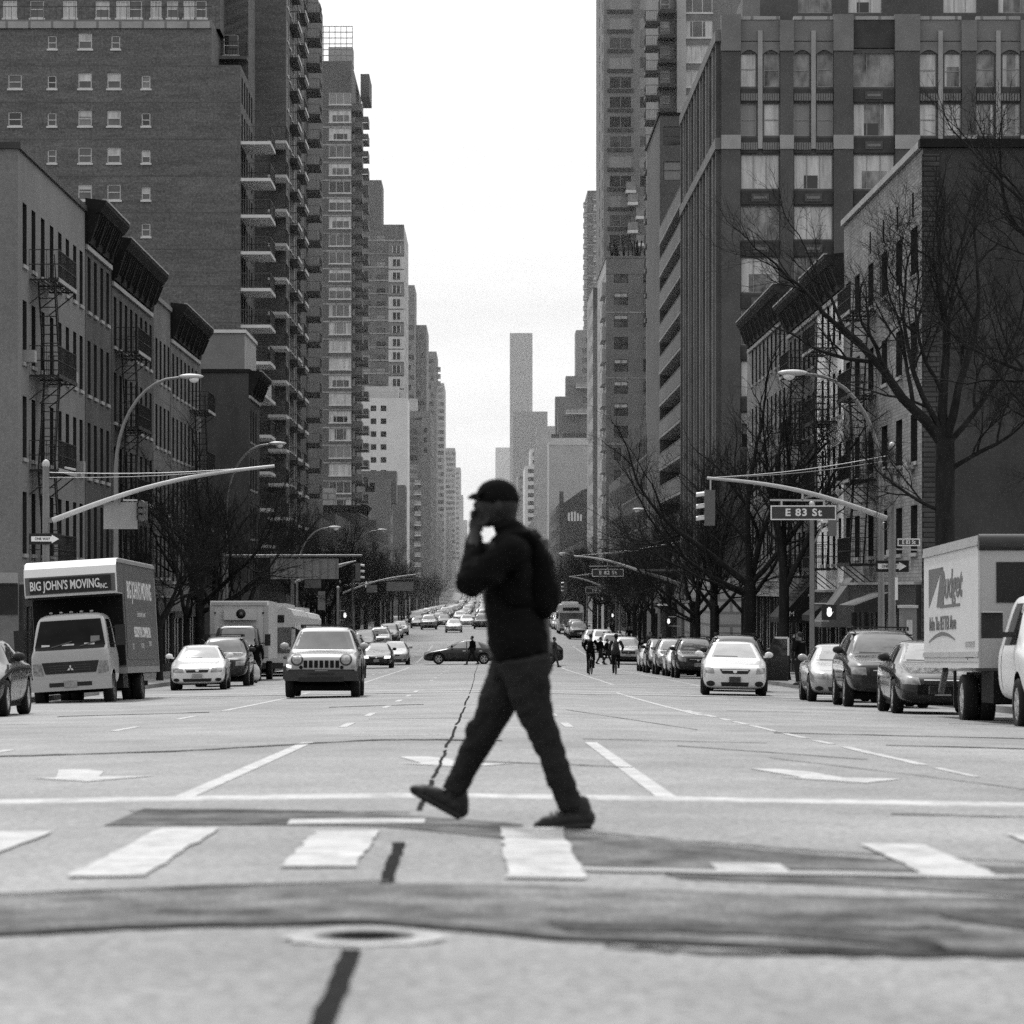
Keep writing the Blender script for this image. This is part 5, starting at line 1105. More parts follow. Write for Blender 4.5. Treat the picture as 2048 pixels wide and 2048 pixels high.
# centre joint with tar, in broken runs
for a, b, w in ((5, 9.3, .044), (12.1, 14.9, .04), (18.2, 23, .022), (23.4, 31, .016), (32, 43, .02), (44, 62, .02), (64, 80, .025), (85, 190, .012)):
    strip(-.36 - w / 2 - .01, -.36 + w / 2, a, b, 'tar', 'road_crack', h=.006, wob=w * .12, nseg=int((b - a) * (4 if a < 30 else 2)) + 2)
def crack(pts, w, m='patch_edge'):
    w *= .6
    mb = MB(); rows = []; pp = []
    for (xa, da), (xb, db) in zip(pts[:-1], pts[1:]):
        for i in range(10): t = i / 10; pp.append((xa + (xb - xa) * t, da + (db - da) * t + R.uniform(-1, 1) * w * .5))
    pp.append(pts[-1])
    rows = [[(x, d - w * R.uniform(.2, .7), gr(x, d) + .0065) for x, d in pp], [(x, d + w * R.uniform(.2, .7), gr(x, d) + .0065) for x, d in pp]]
    mb.grid(rows, m); struct(mb.build('road_crack'))
crack([(-2.0, 18.6), (-1.2, 18.2), (-.4, 17.9)], .09); crack([(.35, 16.2), (.9, 15.4), (1.5, 14.6), (2.4, 14.0)], .10)
crack([(-5.2, 31), (-3.0, 32), (-1.2, 35.5), (.2, 35)], .35); crack([(-6.6, 28.5), (-4.4, 29)], .25); crack([(-.1, 27.5), (1.2, 26.4)], .16)
crack([(2.0, 34), (3.5, 30)], .18); crack([(2.6, 30), (3.4, 25.5), (3.9, 22)], .16); crack([(3.7, 42), (6.8, 41)], .3); crack([(4.4, 36), (7, 35)], .3)
crack([(1.1, 36.5), (3.1, 36)], .14); crack([(1.5, 60), (2.8, 43)], .3); crack([(-7.5, 58), (-5, 60)], .5); crack([(-10, 88), (10, 86)], .5, 'patch_edge')
crack([(2.3, 18.6), (3.4, 18.4)], .12); crack([(-3.0, 64), (-1.2, 66)], .5, 'patch_edge')
crack([(.35, 9.5), (.7, 9.3), (1.4, 9.35), (2.0, 9.3)], .14, 'patch_edge'); crack([(.55, 10.2), (1.5, 10.35)], .16, 'patch_edge')
for q in range(18):                      # small tar streaks and worn paint flecks
    x, d = R.uniform(-9, 8), R.uniform(22, 110)
    hline(x, x + R.uniform(.5, 1.6), d, R.uniform(.05, .12), R.choice(['patch', 'patch', 'paint']), 'road_streak', h=.0045)
# dark utility trench across the near intersection, its black edges, the dark patches by the crosswalk
far = [(-3.5, 11.6), (-2.3, 11.55), (-1.3, 11.9), (-.35, 12.2), (.5, 12.0), (1.3, 11.75), (2.2, 11.9), (3.5, 11.6)]
near = [(-3.5, 9.9), (-1.7, 9.85), (-1.1, 10.15), (-.35, 10.3), (.2, 9.75), (.9, 9.5), (2.0, 9.4), (3.5, 9.3)]
band(far, near, 'patch', 'road_patch')
band([(x, d + .12) for x, d in near], [(x, d - .05) for x, d in near], 'patch_edge', 'road_patch_edge', h=.008)
band([(x, d + .05) for x, d in far[:4]], [(x, d - .05) for x, d in far[:4]], 'patch_edge', 'road_patch_edge', h=.008)
band([(.2, 10.35), (.6, 10.4), (1.0, 10.3), (1.35, 9.95)], [(.25, 10.0), (.6, 10.0), (1.0, 9.85), (1.35, 9.5)], 'patch_edge', 'road_patch_edge', h=.008)
band([(1.5, 10.9), (1.8, 10.8), (2.1, 10.5)], [(1.55, 10.6), (1.8, 10.2), (2.1, 9.6)], 'patch_edge', 'road_patch_edge', h=.008)
band([(.38, 15.9), (.8, 15.5), (1.3, 14.6), (1.9, 13.9), (2.6, 13.6)], [(.3, 13.3), (.8, 13.2), (1.3, 13.25), (1.9, 13.3), (2.6, 13.2)], 'patch', 'road_patch')
band([(.7, 12.9), (1.3, 12.85), (2.0, 12.95), (3.2, 12.9)], [(.75, 12.6), (1.3, 12.4), (2.0, 11.9), (3.2, 11.6)], 'patch', 'road_patch')
band([(-1.95, 18.9), (-1.2, 18.5), (-.5, 17.7), (.2, 16.7)], [(-1.95, 16.9), (-1.2, 16.7), (-.5, 16.4), (.2, 15.2)], 'patch', 'road_patch')
band([(.3, 13.15), (1.1, 13.1), (2.6, 13.15)], [(.35, 12.95), (1.1, 12.9), (2.6, 12.98)], 'pale_concrete', 'road_patch', h=.0085)
# manhole with its pale concrete collar
t = empty('manhole_cover', (-.35, 9.7, gr(-.35, 9.7)), 'dark oval manhole cover set in a pale concrete collar in the road', 'manhole')
mb = MB(); rows = []
for j in range(40):
    a = 2 * math.pi * j / 40; q = R.uniform(.92, 1.06); rows.append([(.235 * q * math.cos(a), .25 * q * math.sin(a), .009), (.15 * math.cos(a), .15 * math.sin(a), .011), (.15 * math.cos(a), .15 * math.sin(a), .0)])
mb.grid(rows + [rows[0]], 'pale_concrete'); mb.build('collar', t)
mb = MB(); mb.lathe([(.148, 0), (.148, .009), (.12, .010), (.12, .007), (.05, .007), (.05, .010), (0, .010)], 'patch', n=30); mb.build('cover', t)
for k in range(5):
    mb = MB(); w_ = math.sqrt(max(.001, .1 ** 2 - (-.08 + .04 * k) ** 2)); mb.box(-w_, w_, -.08 + .04 * k - .008, -.08 + .04 * k + .008, .0105, .014, 'tar'); mb.build('cover_rib', t)
# ================================================================ buildings
WSTYLE = {   # cols, rows, frame width, frame material, pane materials, recess, sill material
 'slot': (1, 2, .05, 'frame_dark', ['pane_black', 'pane_black', 'pane_dark'], .22, 'slab_edge'),
 'dh': (1, 2, .07, 'frame_white', ['pane_dark', 'pane_mid', 'pane_blind', 'pane_mid'], .12, 'frame_white'),
 'dh3': (3, 2, .06, 'frame_white', ['pane_mid', 'pane_blind', 'pane_dark'], .12, 'frame_white'),
 'tri': (3, 1, .08, 'frame_white', ['pane_mid', 'pane_dark', 'pane_blind', 'pane_mid', 'pane_pale', 'pane_mid'], .1, 'frame_white'),
 'pair': (2, 2, .06, 'frame_dark', ['pane_mid', 'pane_blind', 'pane_dark', 'pane_mid'], .12, None),
 'tallpair': (2, 1, .06, 'frame_dark', ['pane_mid', 'pane_blind', 'pane_loft'], .1, None),
 'loft3': (3, 1, .05, 'frame_grey', ['pane_loft', 'pane_loft', 'pane_pale', 'pane_loft'], .16, None),
 'loft1': (1, 2, .06, 'frame_grey', ['pane_loft', 'pane_pale', 'pane_loft', 'pane_blind'], .16, None),
 'small': (1, 2, .05, 'frame_dark', ['pane_dark', 'pane_mid', 'pane_blind'], .1, None),
 'ribbon': (2, 1, .06, 'frame_grey', ['pane_mid', 'pane_dark', 'pane_blind'], .1, None),
 'plain': (1, 1, .04, 'frame_dark', ['pane_black', 'pane_dark'], .2, None),
 'shop': (3, 1, .06, 'frame_dark', ['pane_black', 'pane_dark'], .3, None),
}
WCACHE = {}
def win_mesh(w, h, style, var):
    key = (round(w, 2), round(h, 2), style, var)
    if key in WCACHE: return WCACHE[key]
    cols, rows, fw, fm, panes, dep, sill = WSTYLE[style]
    mb = MB(); a, b = -w / 2, w / 2
    pm = panes[var % len(panes)]
    mb.face([(a, dep, 0), (b, dep, 0), (b, dep, h), (a, dep, h)], pm)
    y0, y1 = dep - .055, dep - .002
    for x in (a, b - fw): mb.box(x, x + fw, y0, y1, 0, h, fm)
    for z in (0, h - fw): mb.box(a + fw, b - fw, y0, y1, z, z + fw, fm)
    for i in range(1, cols): x = a + w * i / cols; mb.box(x - fw * .4, x + fw * .4, y0 + .003, y1, fw, h - fw, fm)
    if rows == 2:
        z = h * (.5 + .03 * (var % 3 - 1)); mb.box(a + fw, b - fw, y0 + .006, y1, z - fw * .4, z + fw * .4, fm)
    if var % 5 == 1 and style in ('dh', 'tri', 'loft3', 'loft1', 'pair'):            # a roller blind part way down
        mb.box(a + fw, b - fw, dep - .012, dep - .006, h * (.45 + .08 * (var % 4)), h - fw, 'pane_pale')
    if style in ('loft3', 'loft1', 'tri') and var % 4 in (1, 2):          # curtains drawn to the sides
        for q in ((a + fw, a + w * (.16 + .05 * (var % 3))), (b - w * (.1 + .07 * (var % 3)), b - fw)): mb.box(q[0], q[1], dep - .02, dep - .008, fw, h - fw, 'pane_pale')
    if style == 'loft3' and var % 3 == 2: mb.box(a + fw, a + w * .62, dep - .017, dep - .009, fw, h * .4, 'pane_dark')
    if sill: mb.box(a - .08, b + .08, -.07, dep - .06, -.13, -.002, sill)
    me = mb.mesh('window'); WCACHE[key] = me; return me
class Bld:
    def __init__(s, name, label, x0, x1, y0, y1, zt, wall, side, zb=None, cat='building', sidewall=None, group=None, cap=100):
        s.x0, s.x1, s.y0, s.y1, s.zt = x0, x1, y0, y1, zt
        s.zb = zb if zb is not None else min(g(y0), g(y1)) - .6
        s.side = side; s.wall = wall; s.sidewall = sidewall or wall; s.op = {'F': [], 'S': []}; s.wins = []; s.cap = cap
        s.root = empty(name, ((x0 + x1) / 2, y0, s.zb), label, cat, group); s.off = -Vector(s.root.location)
    def p(s, mb, name, **k): o = mb.build(name, s.root, s.off, **k); return o
    def win(s, f, c, zb, w, h, style, var=None):
        s.op[f].append((c, zb, w, h, style, R.randrange(1000) if var is None else var))
    def rows(s, f, cs, zs, w, h, style):
        for z in zs:
            for c in cs: s.win(f, c, z, w, h, style)
    def frame(s, f):
        if f == 'F': return Vector((s.x0, s.y0, s.zb)), Vector((1, 0, 0)), Vector((0, 1, 0)), s.x1 - s.x0
        if s.side > 0: return Vector((s.x1, s.y0, s.zb)), Vector((0, 1, 0)), Vector((-1, 0, 0)), s.y1 - s.y0
        return Vector((s.x0, s.y1, s.zb)), Vector((0, -1, 0)), Vector((1, 0, 0)), s.y1 - s.y0
    def facade(s, mb, f, m):
        wm = m
        O, U, Nn, Ln = s.frame(f); H = s.zt - s.zb; ops = []
        for c, zb, w, h, st, var in s.op[f]:
            u = (c - s.x0) if f == 'F' else (c - s.y0) if s.side > 0 else (s.y1 - c)
            v = zb - s.zb
            if u - w / 2 < .02 or u + w / 2 > Ln - .02 or v < .02 or v + h > H - .02: continue
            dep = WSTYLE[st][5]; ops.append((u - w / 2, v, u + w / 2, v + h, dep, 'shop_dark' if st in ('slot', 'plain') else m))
            mx = Matrix.Translation(O + U * u + Vector((0, 0, v)))
            rz = {'F': 0, 'S': math.pi / 2 if s.side > 0 else -math.pi / 2}[f]
            cen = O + U * u + Vector((0, 0, v + h / 2)); d = max(cen.y, 1)
            px, py = VX + cen.x * F / d, VY - cen.z * F / d
            sc = h * w * (1 if f == 'F' else max(.02, abs(cen.x) / d)) / d / d if -20 < px < 2068 and -20 < py < 2068 else 0
            s.wins.append((sc, mx @ Matrix.Rotation(rz, 4, 'Z'), win_mesh(w, h, st, var % 12)))
        us = sorted({0, Ln} | {round(a, 3) for o in ops for a in (o[0], o[2])}); vs = sorted({0, H} | {round(a, 3) for o in ops for a in (o[1], o[3])})
        P = lambda u, v, n=0: O + U * u + Vector((0, 0, v)) + Nn * n
        for j in range(len(vs) - 1):
            vc = (vs[j] + vs[j + 1]) / 2; row = [o for o in ops if o[1] < vc < o[3]]; u0 = None
            for i in range(len(us) - 1):
                uc = (us[i] + us[i + 1]) / 2; hole = any(o[0] < uc < o[2] for o in row)
                if hole:
                    if u0 is not None: mb.face([P(u0, vs[j]), P(us[i], vs[j]), P(us[i], vs[j + 1]), P(u0, vs[j + 1])], m); u0 = None
                elif u0 is None: u0 = us[i]
            if u0 is not None: mb.face([P(u0, vs[j]), P(Ln, vs[j]), P(Ln, vs[j + 1]), P(u0, vs[j + 1])], m)
        for a, b, c, d, e, m in ops:
            e -= .001
            mb.face([P(a, b), P(a, b, e), P(c, b, e), P(c, b)], m); mb.face([P(a, d), P(c, d), P(c, d, e), P(a, d, e)], m)
            mb.face([P(a, b), P(a, d), P(a, d, e), P(a, b, e)], m); mb.face([P(c, b), P(c, b, e), P(c, d, e), P(c, d)], m)
    def finish(s, coping=None, roof='roof'):
        mb = MB(); s.facade(mb, 'F', s.wall); s.facade(mb, 'S', s.sidewall)
        xo = s.x0 if s.side > 0 else s.x1
        mb.face([(xo, s.y0, s.zb), (xo, s.y1, s.zb), (xo, s.y1, s.zt), (xo, s.y0, s.zt)], s.wall)
        mb.face([(s.x0, s.y1, s.zb), (s.x1, s.y1, s.zb), (s.x1, s.y1, s.zt), (s.x0, s.y1, s.zt)], s.wall)
        s.p(mb, 'wall')
        mb = MB(); mb.face([(s.x0, s.y0, s.zt), (s.x1, s.y0, s.zt), (s.x1, s.y1, s.zt), (s.x0, s.y1, s.zt)], roof); s.p(mb, 'roof')
        if coping:
            mb = MB(); e = .1; t = .22
            mb.box(s.x0 - e, s.x1 + e, s.y0 - e, s.y0 + .3, s.zt + .003, s.zt + t, coping)
            xa, xb = (s.x1 - .3, s.x1 + e) if s.side > 0 else (s.x0 - e, s.x0 + .3)
            mb.box(xa, xb, s.y0 + .302, s.y1, s.zt + .003, s.zt + t, coping); s.p(mb, 'coping')
        s.wins.sort(key=lambda w: -w[0]); rest = MB()
        for i, (sc, mx, me) in enumerate(s.wins):
            if i < s.cap and sc > 0:
                o = link('window', me, s.root); o.matrix_basis = Matrix.Translation(s.off) @ mx
            else: rest.add_mesh(me, mx)
        if rest.f:
            o = s.p(rest, 'window'); o['kind'] = 'stuff'
        return s
    # ---- details
    def cornice(s, y0=None, y1=None, zt=None, dep=.8, h=1.35, m='cornice', step=.6):
        h *= .82
        y0 = s.y0 if y0 is None else y0; y1 = s.y1 if y1 is None else y1; zt = s.zt if zt is None else zt
        xf = s.x1 if s.side > 0 else s.x0; k = s.side; mb = MB()
        pr = [(.004, -h), (.12, -h), (.16, -h * .78), (.2, -h * .35), (dep * .75, -h * .24), (dep, -.08), (dep, .06), (.004, .16)]
        P = lambda q, y: (xf + k * q[0], y, zt + q[1])
        for i in range(len(pr) - 1):
            mb.face([P(pr[i], y0), P(pr[i], y1), P(pr[i + 1], y1), P(pr[i + 1], y0)], m)
        mb.face([P(q, y0) for q in pr], m); mb.face([P(q, y1) for q in pr], m)
        n = int((y1 - y0) / step)
        for i in range(n + 1):
            y = y0 + .12 + (y1 - y0 - .24) * i / n
            big = i % 4 == 0
            mb.prism([(xf + k * .1, zt - h * (1.0 if big else .85)), (xf + k * .24, zt - h * (.95 if big else .8)), (xf + k * dep * .72, zt - h * .3), (xf + k * .1, zt - h * .3)], y - (.13 if big else .07), y + (.13 if big else .07), m)
        mb.box(min(xf + k * .01, xf + k * .1), max(xf + k * .01, xf + k * .1), y0 + .02, y1 - .02, zt - h - .28, zt - h - .1, 'slab_edge')
        mb.box(*sorted((xf + k * (dep - .12), xf + k * (dep + .03))), y0, y1, zt + .062, zt + .13, 'slab_edge')  # pale strip painting the light along the cornice's top edge
        for q in (.42, .62): mb.box(*sorted((xf + k * .1, xf + k * (.24 + .2 * (.62 - q)))), y0 + .02, y1 - .02, zt - h * q - .05, zt - h * q + .03, m)
        s.p(mb, 'cornice')
    def fire_escape(s, y0, y1, zs, proj=1.0, rise=3.25):
        xf = s.x1 if s.side > 0 else s.x0; k = s.side
        for n, z in enumerate(zs):
            mb = MB(); xo = xf + k * proj
            for i in range(7): x = xf + k * (.06 + (proj - .06) * i / 6); mb.bar((x, y0, z), (x, y1, z), .05, .04, 'iron')
            for y in (y0, (y0 + y1) / 2, y1):
                mb.bar((xf + k * .02, y, z - .03), (xo, y, z - .03), .05, .06, 'iron'); mb.bar((xf + k * .02, y, z - .85), (xo, y, z - .06), .04, .04, 'iron')
            mb.bar((xo, y0, z - .02), (xo, y1, z - .02), .06, .14, 'slab_edge' if n % 2 == 0 else 'iron')
            for hh in (.5, 1.0):
                mb.bar((xo, y0, z + hh), (xo, y1, z + hh), .03, .03, 'iron')
                for y in (y0, y1): mb.bar((xf, y, z + hh), (xo, y, z + hh), .03, .03, 'iron')
            m = int((y1 - y0) / .17)
            for i in range(m + 1): y = y0 + (y1 - y0) * i / m; mb.bar((xo, y, z), (xo, y, z + 1.0), .018, .018, 'iron')
            for i in range(5):
                for y in (y0, y1): x = xf + k * proj * i / 5; mb.bar((x, y, z), (x, y, z + 1), .018, .018, 'iron')
            s.p(mb, 'fire_escape')
            if n < len(zs) - 1:                 # stair down to the next landing
                mb = MB(); za, zc = z, zs[n + 1]; ya, yc = y0 + .5, y0 + 2.1
                if n % 2: ya, yc = yc, ya
                for x in (xf + k * .25, xf + k * .8): mb.bar((x, ya, za), (x, yc, zc), .05, .12, 'iron')
                for i in range(1, 11): t = i / 11; mb.bar((xf + k * .25, ya + (yc - ya) * t, za + (zc - za) * t), (xf + k * .8, ya + (yc - ya) * t, za + (zc - za) * t), .16, .025, 'iron')
                mb.bar((xf + k * .8, ya, za + .9), (xf + k * .8, yc, zc + .9), .03, .03, 'iron')
                s.p(mb, 'fire_stair')
    def ledge(s, f, z, h, m, proud=.06, name='band', a=None, b=None):
        mb = MB()
        if f == 'F': mb.box((s.x0 if a is None else a), (s.x1 if b is None else b), s.y0 - proud, s.y0 + .004 - .006, z, z + h, m)
        else:
            xf = s.x1 if s.side > 0 else s.x0; k = s.side; xs_ = sorted((xf + k * .002, xf + k * proud))
            mb.box(xs_[0], xs_[1], (s.y0 if a is None else a), (s.y1 if b is None else b), z, z + h, m)
        return s.p(mb, name)
    def balcony(s, x0, x1, y0, y1, z, slab='slab_white', rail='rail', solid=False, rh=1.05, th=.22, sides='FLR', dense=.2, railmat2=None):
        mb = MB(); mb.box(x0, x1, y0, y1, z - th, z, slab); o = s.p(mb, 'balcony')
        mb = MB(); e = .04
        segs = []
        if 'F' in sides: segs.append(((x0 + e, y0 + e), (x1 - e, y0 + e)))
        if 'L' in sides: segs.append(((x0 + e, y0 + e), (x0 + e, y1 - e)))
        if 'R' in sides: segs.append(((x1 - e, y0 + e), (x1 - e, y1 - e)))
        if 'B' in sides: segs.append(((x0 + e, y1 - e), (x1 - e, y1 - e)))
        for (ax, ay), (bx, by) in segs:
            mb.bar((ax, ay, z + rh), (bx, by, z + rh), .06, .06, rail)
            if solid: mb.bar((ax, ay, z + rh * .5), (bx, by, z + rh * .5), .04, rh * .9, railmat2 or rail)
            else:
                L_ = math.hypot(bx - ax, by - ay); n = max(2, int(L_ / dense))
                mb.bar((ax, ay, z + .12), (bx, by, z + .12), .03, .03, rail)
                for i in range(n + 1): t = i / n; mb.bar((ax + (bx - ax) * t, ay + (by - ay) * t, z), (ax + (bx - ax) * t, ay + (by - ay) * t, z + rh), .025, .025, rail)
        r = mb.build('railing', o); return o
# ---------------------------------------------------------------- near row, left side of the avenue (d 110-182)
def shopfront(b, y0, y1, zt, n, m='shop_dark', sign='trim_grey'):
    """ground floor of a tenement: dark glazed bays, piers and a sign band, proud of the wall"""
    xf = b.x1 if b.side > 0 else b.x0; k = b.side; zb = min(gw(xf, y0), gw(xf, y1)) - .05
    def bx(mb, a, c, *r): xs_ = sorted((xf + k * a, xf + k * c)); mb.box(xs_[0], xs_[1], *r)
    mb = MB(); bx(mb, .003, .2, y0 + .05, y1 - .05, zt - .75, zt, sign); bx(mb, .003, .26, y0 + .05, y1 - .05, zt + .002, zt + .1, 'slab_edge'); b.p(mb, 'sign_band')
    for i in range(n):
        a, c = y0 + (y1 - y0) * i / n, y0 + (y1 - y0) * (i + 1) / n
        mb = MB(); bx(mb, .003, .12, a + .1, c - .1, zb, zb + .5, m); bx(mb, .003, .05, a + .1, c - .1, zb + .502, zt - .76, 'pane_black')
        for y in (a + .06, c - .16): bx(mb, .003, .15, y, y + .1, zb, zt - .755, 'trim_grey')
        bx(mb, .052, .09, (a + c) / 2 - .04, (a + c) / 2 + .04, zb + .502, zt - .76, 'trim_grey')
        b.p(mb, 'shop_window')
yL = lambda px: -XL * F / (VX - px)
yR = lambda px: XR * F / (px - VX)
ZF = (10.95, 7.65, 4.4, 1.15)
b = Bld('tenement', 'pale grey stuccoed corner tenement with flat roofline and iron fire escape', -34, XL, 110.3, 128.8, 14.7, 'stucco_grey', 1)
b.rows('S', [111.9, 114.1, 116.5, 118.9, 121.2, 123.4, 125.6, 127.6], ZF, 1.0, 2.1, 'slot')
b.finish(coping='trim_grey'); b.fire_escape(113.0, 118.0, [10.6, 7.3, 4.05, .8]); shopfront(b, 110.5, 128.6, .1, 5)
b.ledge('F', .15, .35, 'slab_edge', .14, 'sign_band'); b.ledge('F', -.9, 1.0, 'shop_dark', .05, 'sign_band')
mb = MB()
for y, z in ((123.6, 7.65), (125.8, 4.4), (121.4, 1.15), (112.1, 7.65)): mb = MB(); mb.box(XL - .05, XL + .35, y - .3, y + .3, z + .02, z + .42, 'slab_edge'); b.p(mb, 'air_conditioner')
b = Bld('tenement', 'dark brick tenement with short heavy cornice beside the stuccoed corner building', -34, XL, 129.0, 138.0, 14.9, 'brick_dark', 1)
b.rows('S', [130.2, 132.3, 134.5, 136.6], (10.9, 7.6, 4.35, 1.1), 1.0, 2.15, 'slot'); b.finish(); b.cornice(128.9, 137.6, 15.1, h=1.9); shopfront(b, 129.2, 137.8, 0, 3)
b = Bld('tenement', 'dark brick tenement with the longest black bracketed cornice and twin fire escapes', -34, XL, 138.2, 155.4, 14.2, 'brick_dark', 1)
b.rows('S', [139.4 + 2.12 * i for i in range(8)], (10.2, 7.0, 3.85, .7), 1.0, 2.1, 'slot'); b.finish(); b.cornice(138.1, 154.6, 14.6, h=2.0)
b.fire_escape(139.2, 144.2, [10.0, 6.8, 3.6, .5]); shopfront(b, 138.4, 155.2, -.3, 5)
b = Bld('tenement', 'plain narrow brick tenement without a cornice between two corniced ones', -34, XL, 155.6, 164.0, 13.7, 'brick_mid', 1)
b.rows('S', [157 + 2.0 * i for i in range(4)], (9.9, 6.75, 3.6, .5), .95, 2.0, 'slot'); b.finish(coping='stone_dim'); shopfront(b, 155.8, 163.8, -.5, 2)
b = Bld('tenement', 'dark brick tenement with bracketed cornice at the far end of the row', -34, XL, 164.2, 181.8, 13.9, 'brick_dark', 1, sidewall='brick_mid')
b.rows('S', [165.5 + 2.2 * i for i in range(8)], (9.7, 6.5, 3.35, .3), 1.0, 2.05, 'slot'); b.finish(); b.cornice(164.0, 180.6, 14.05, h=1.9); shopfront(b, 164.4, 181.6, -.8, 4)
b.fire_escape(174.5, 179.0, [9.4, 6.2, 3.1, .1])
# beyond the side street
b = Bld('tenement', 'low dark brick house with black cornice below the stuccoed penthouse wall', -34, -14.7, 206.0, 216, Z(745, 206), 'render_dark', 1)
b.rows('S', [208 + 2.3 * i for i in range(3)], (9.2, 6.2, 3.1, .1), 1.0, 2.0, 'slot'); b.finish(coping='cornice'); b.cornice(h=1.6); shopfront(b, 206.2, 215.8, -1.2, 2)
b = Bld('apartment_building', 'low block with blank pale stucco end wall and a roof terrace', X(398, 217), -15.75, 217, 228, Z(666, 217), 'stone_dim', 1, sidewall='pale_brick')
b.rows('S', [219 + 2.2 * i for i in range(4)], (11, 7.8, 4.6, 1.4), 1.1, 2.2, 'slot'); b.finish(coping='slab_white')
b.balcony(-15.72, -14.6, 218, 227, Z(790, 222), 'slab_white', 'glass_rail', solid=True, sides='FR')
# ---------------------------------------------------------------- the great brick slab and its two towers behind
d = 232
xs7 = X(481, d)
b = Bld('apartment_building', 'broad brick apartment slab with scattered white sash windows and pale coping', -52, xs7, d, 246.5, Z(130, d), 'brick_slab', 1)
for j, py in enumerate((71 + 30, 146 + 24, 219 + 26, 293 + 26, 367 + 26, 440 + 26, 514 + 26)):
    z = Z(py, d) - .25
    for px, w, h in ((30, .95, 1.0), (104, .62, .92), (170, .95, 1.1), (228, .95, 1.1), (292, .62, .92)):
        if j == 0: continue
        b.win('F', X(px, d), z, w, h, 'dh')
b.rows('S', [233.6 + 2.4 * i for i in range(5)], [Z(280 + 73.4 * i, d) + .15 for i in range(-1, 13)], 1.3, 1.9, 'plain')
b.finish()
for i in range(14): b.ledge('F', Z(70 + 73.4 * i + 62, d), .07, 'brick_tower', .012, 'floor_line')
for i in range(12): b.balcony(xs7 + .002, X(541, d), d + .05, d + 5.6, Z(285 + 73.4 * i, d) + .1, 'slab_white', 'rail', sides='FRB', dense=.26)
# upper block of the slab, set lower at the right corner
c = Bld('apartment_building', 'upper storeys of the brick slab with white parapet band and terrace doors', -52, X(423, d), d + .15, 246.4, Z(40, d), 'brick_slab', 1, zb=Z(130, d) + .02)
for px, w, h in ((104, .62, .92), (170, .95, 1.1), (231, .62, .92)): c.win('F', X(px, d), Z(71 + 26, d), w, h, 'dh')
c.finish(); c.ledge('F', Z(56, d), .6, 'stone_light', .14, 'parapet')
c.rows('S', [], [], 1, 1, 'slot')
mb = MB()
zt = Z(40, d)
for i in range(40): x = -36 + i * .45; mb.bar((x, d + .3, zt), (x, d + .3, zt + 1.0), .03, .03, 'rail')
mb.bar((-36, d + .3, zt + 1.0), (X(423, d), d + .3, zt + 1.0), .05, .05, 'rail'); c.p(mb, 'railing')
b = Bld('penthouse', 'brick penthouse set back on the roof of the slab with pale window frames', -50, X(440, 236), 236, 246, Z(-120, 236), 'brick_slab', 1, zb=zt + .05)
for i, px in enumerate((20, 74, 140, 205, 246, 270, 312, 345, 378, 402)): b.win('F', X(px, 236), Z(36, 236), 1.0 if i < 6 else .8, 1.25, 'dh' if i % 2 else 'tri', 4 + i * 3)
b.finish()
b = Bld('penthouse', 'stair tower of brick with a small balcony door above the slab corner', X(430, 240), xs7 - .02, 240, 247, Z(-120, 240), 'brick_slab', 1, zb=Z(130, d) + .05)
b.win('F', X(462, 240), Z(110, 240), 1.1, 1.5, 'dh', 0); b.finish()
b.balcony(X(424, 238.5), xs7 - .02, 238.4, 239.9, Z(112, 238.5), 'brick_slab', 'rail', sides='FR')
# second volume with notch balconies
d2 = 249
x2 = X(572, d2)
b = Bld('apartment_tower', 'brick tower volume with notch balconies and a sheer narrow front', X(440, d2), x2, d2, 274, 56, 'brick_slab', 1)
b.rows('S', [251 + 3.2 * i for i in range(7)], [Z(280 + 68.5 * i, d2) for i in range(-5, 14)], 1.5, 1.7, 'tri'); b.finish()
for i in range(-1, 13):
    if i >= 3 or i < 0 or True: b.balcony(X(536, d2 - 3.5), x2 + .25, d2 - 3.6, d2 - .003, Z(281 + 68.5 * i, d2 - 3.5), 'slab_white', 'rail', sides='FR', dense=.3) if i >= 0 else None
for i in range(-5, 13):
    for yy in (254, 264):
        q = b.balcony(x2 + .002, x2 + .6, yy, yy + 5, Z(230 + 68.5 * i, d2), 'trim_grey', 'rail', sides='FR', rh=.95, th=.28, dense=.25)
        mb = MB(); mb.box(x2 + .601, x2 + .68, yy, yy + 5, Z(230 + 68.5 * i, d2) - .02, Z(230 + 68.5 * i, d2) + .2, 'slab_white'); mb.build('slab_edge', q, Vector((0, 0, 0)))  # white strip painting the sunlit outer edge of the slab
d3 = 344
x3 = X(612, d3)
b = Bld('apartment_tower', 'dark brick tower stepped back with boxy black balconies at its corner', X(560, d3), x3, d3, 380, 66, 'brick_tower', 1)
b.rows('F', [X(590, d3)], [Z(640 + 50.7 * i, d3) for i in range(-13, 8)], 1.2, 1.5, 'tri'); b.finish()
for i in range(-13, 8): b.balcony(x3 + .002, X(640, d3), d3 + .3, d3 + 4.5, Z(632 + 50.7 * i, d3), 'trim_black', 'rail', sides='FR', rh=1.0, th=.4, dense=.3)
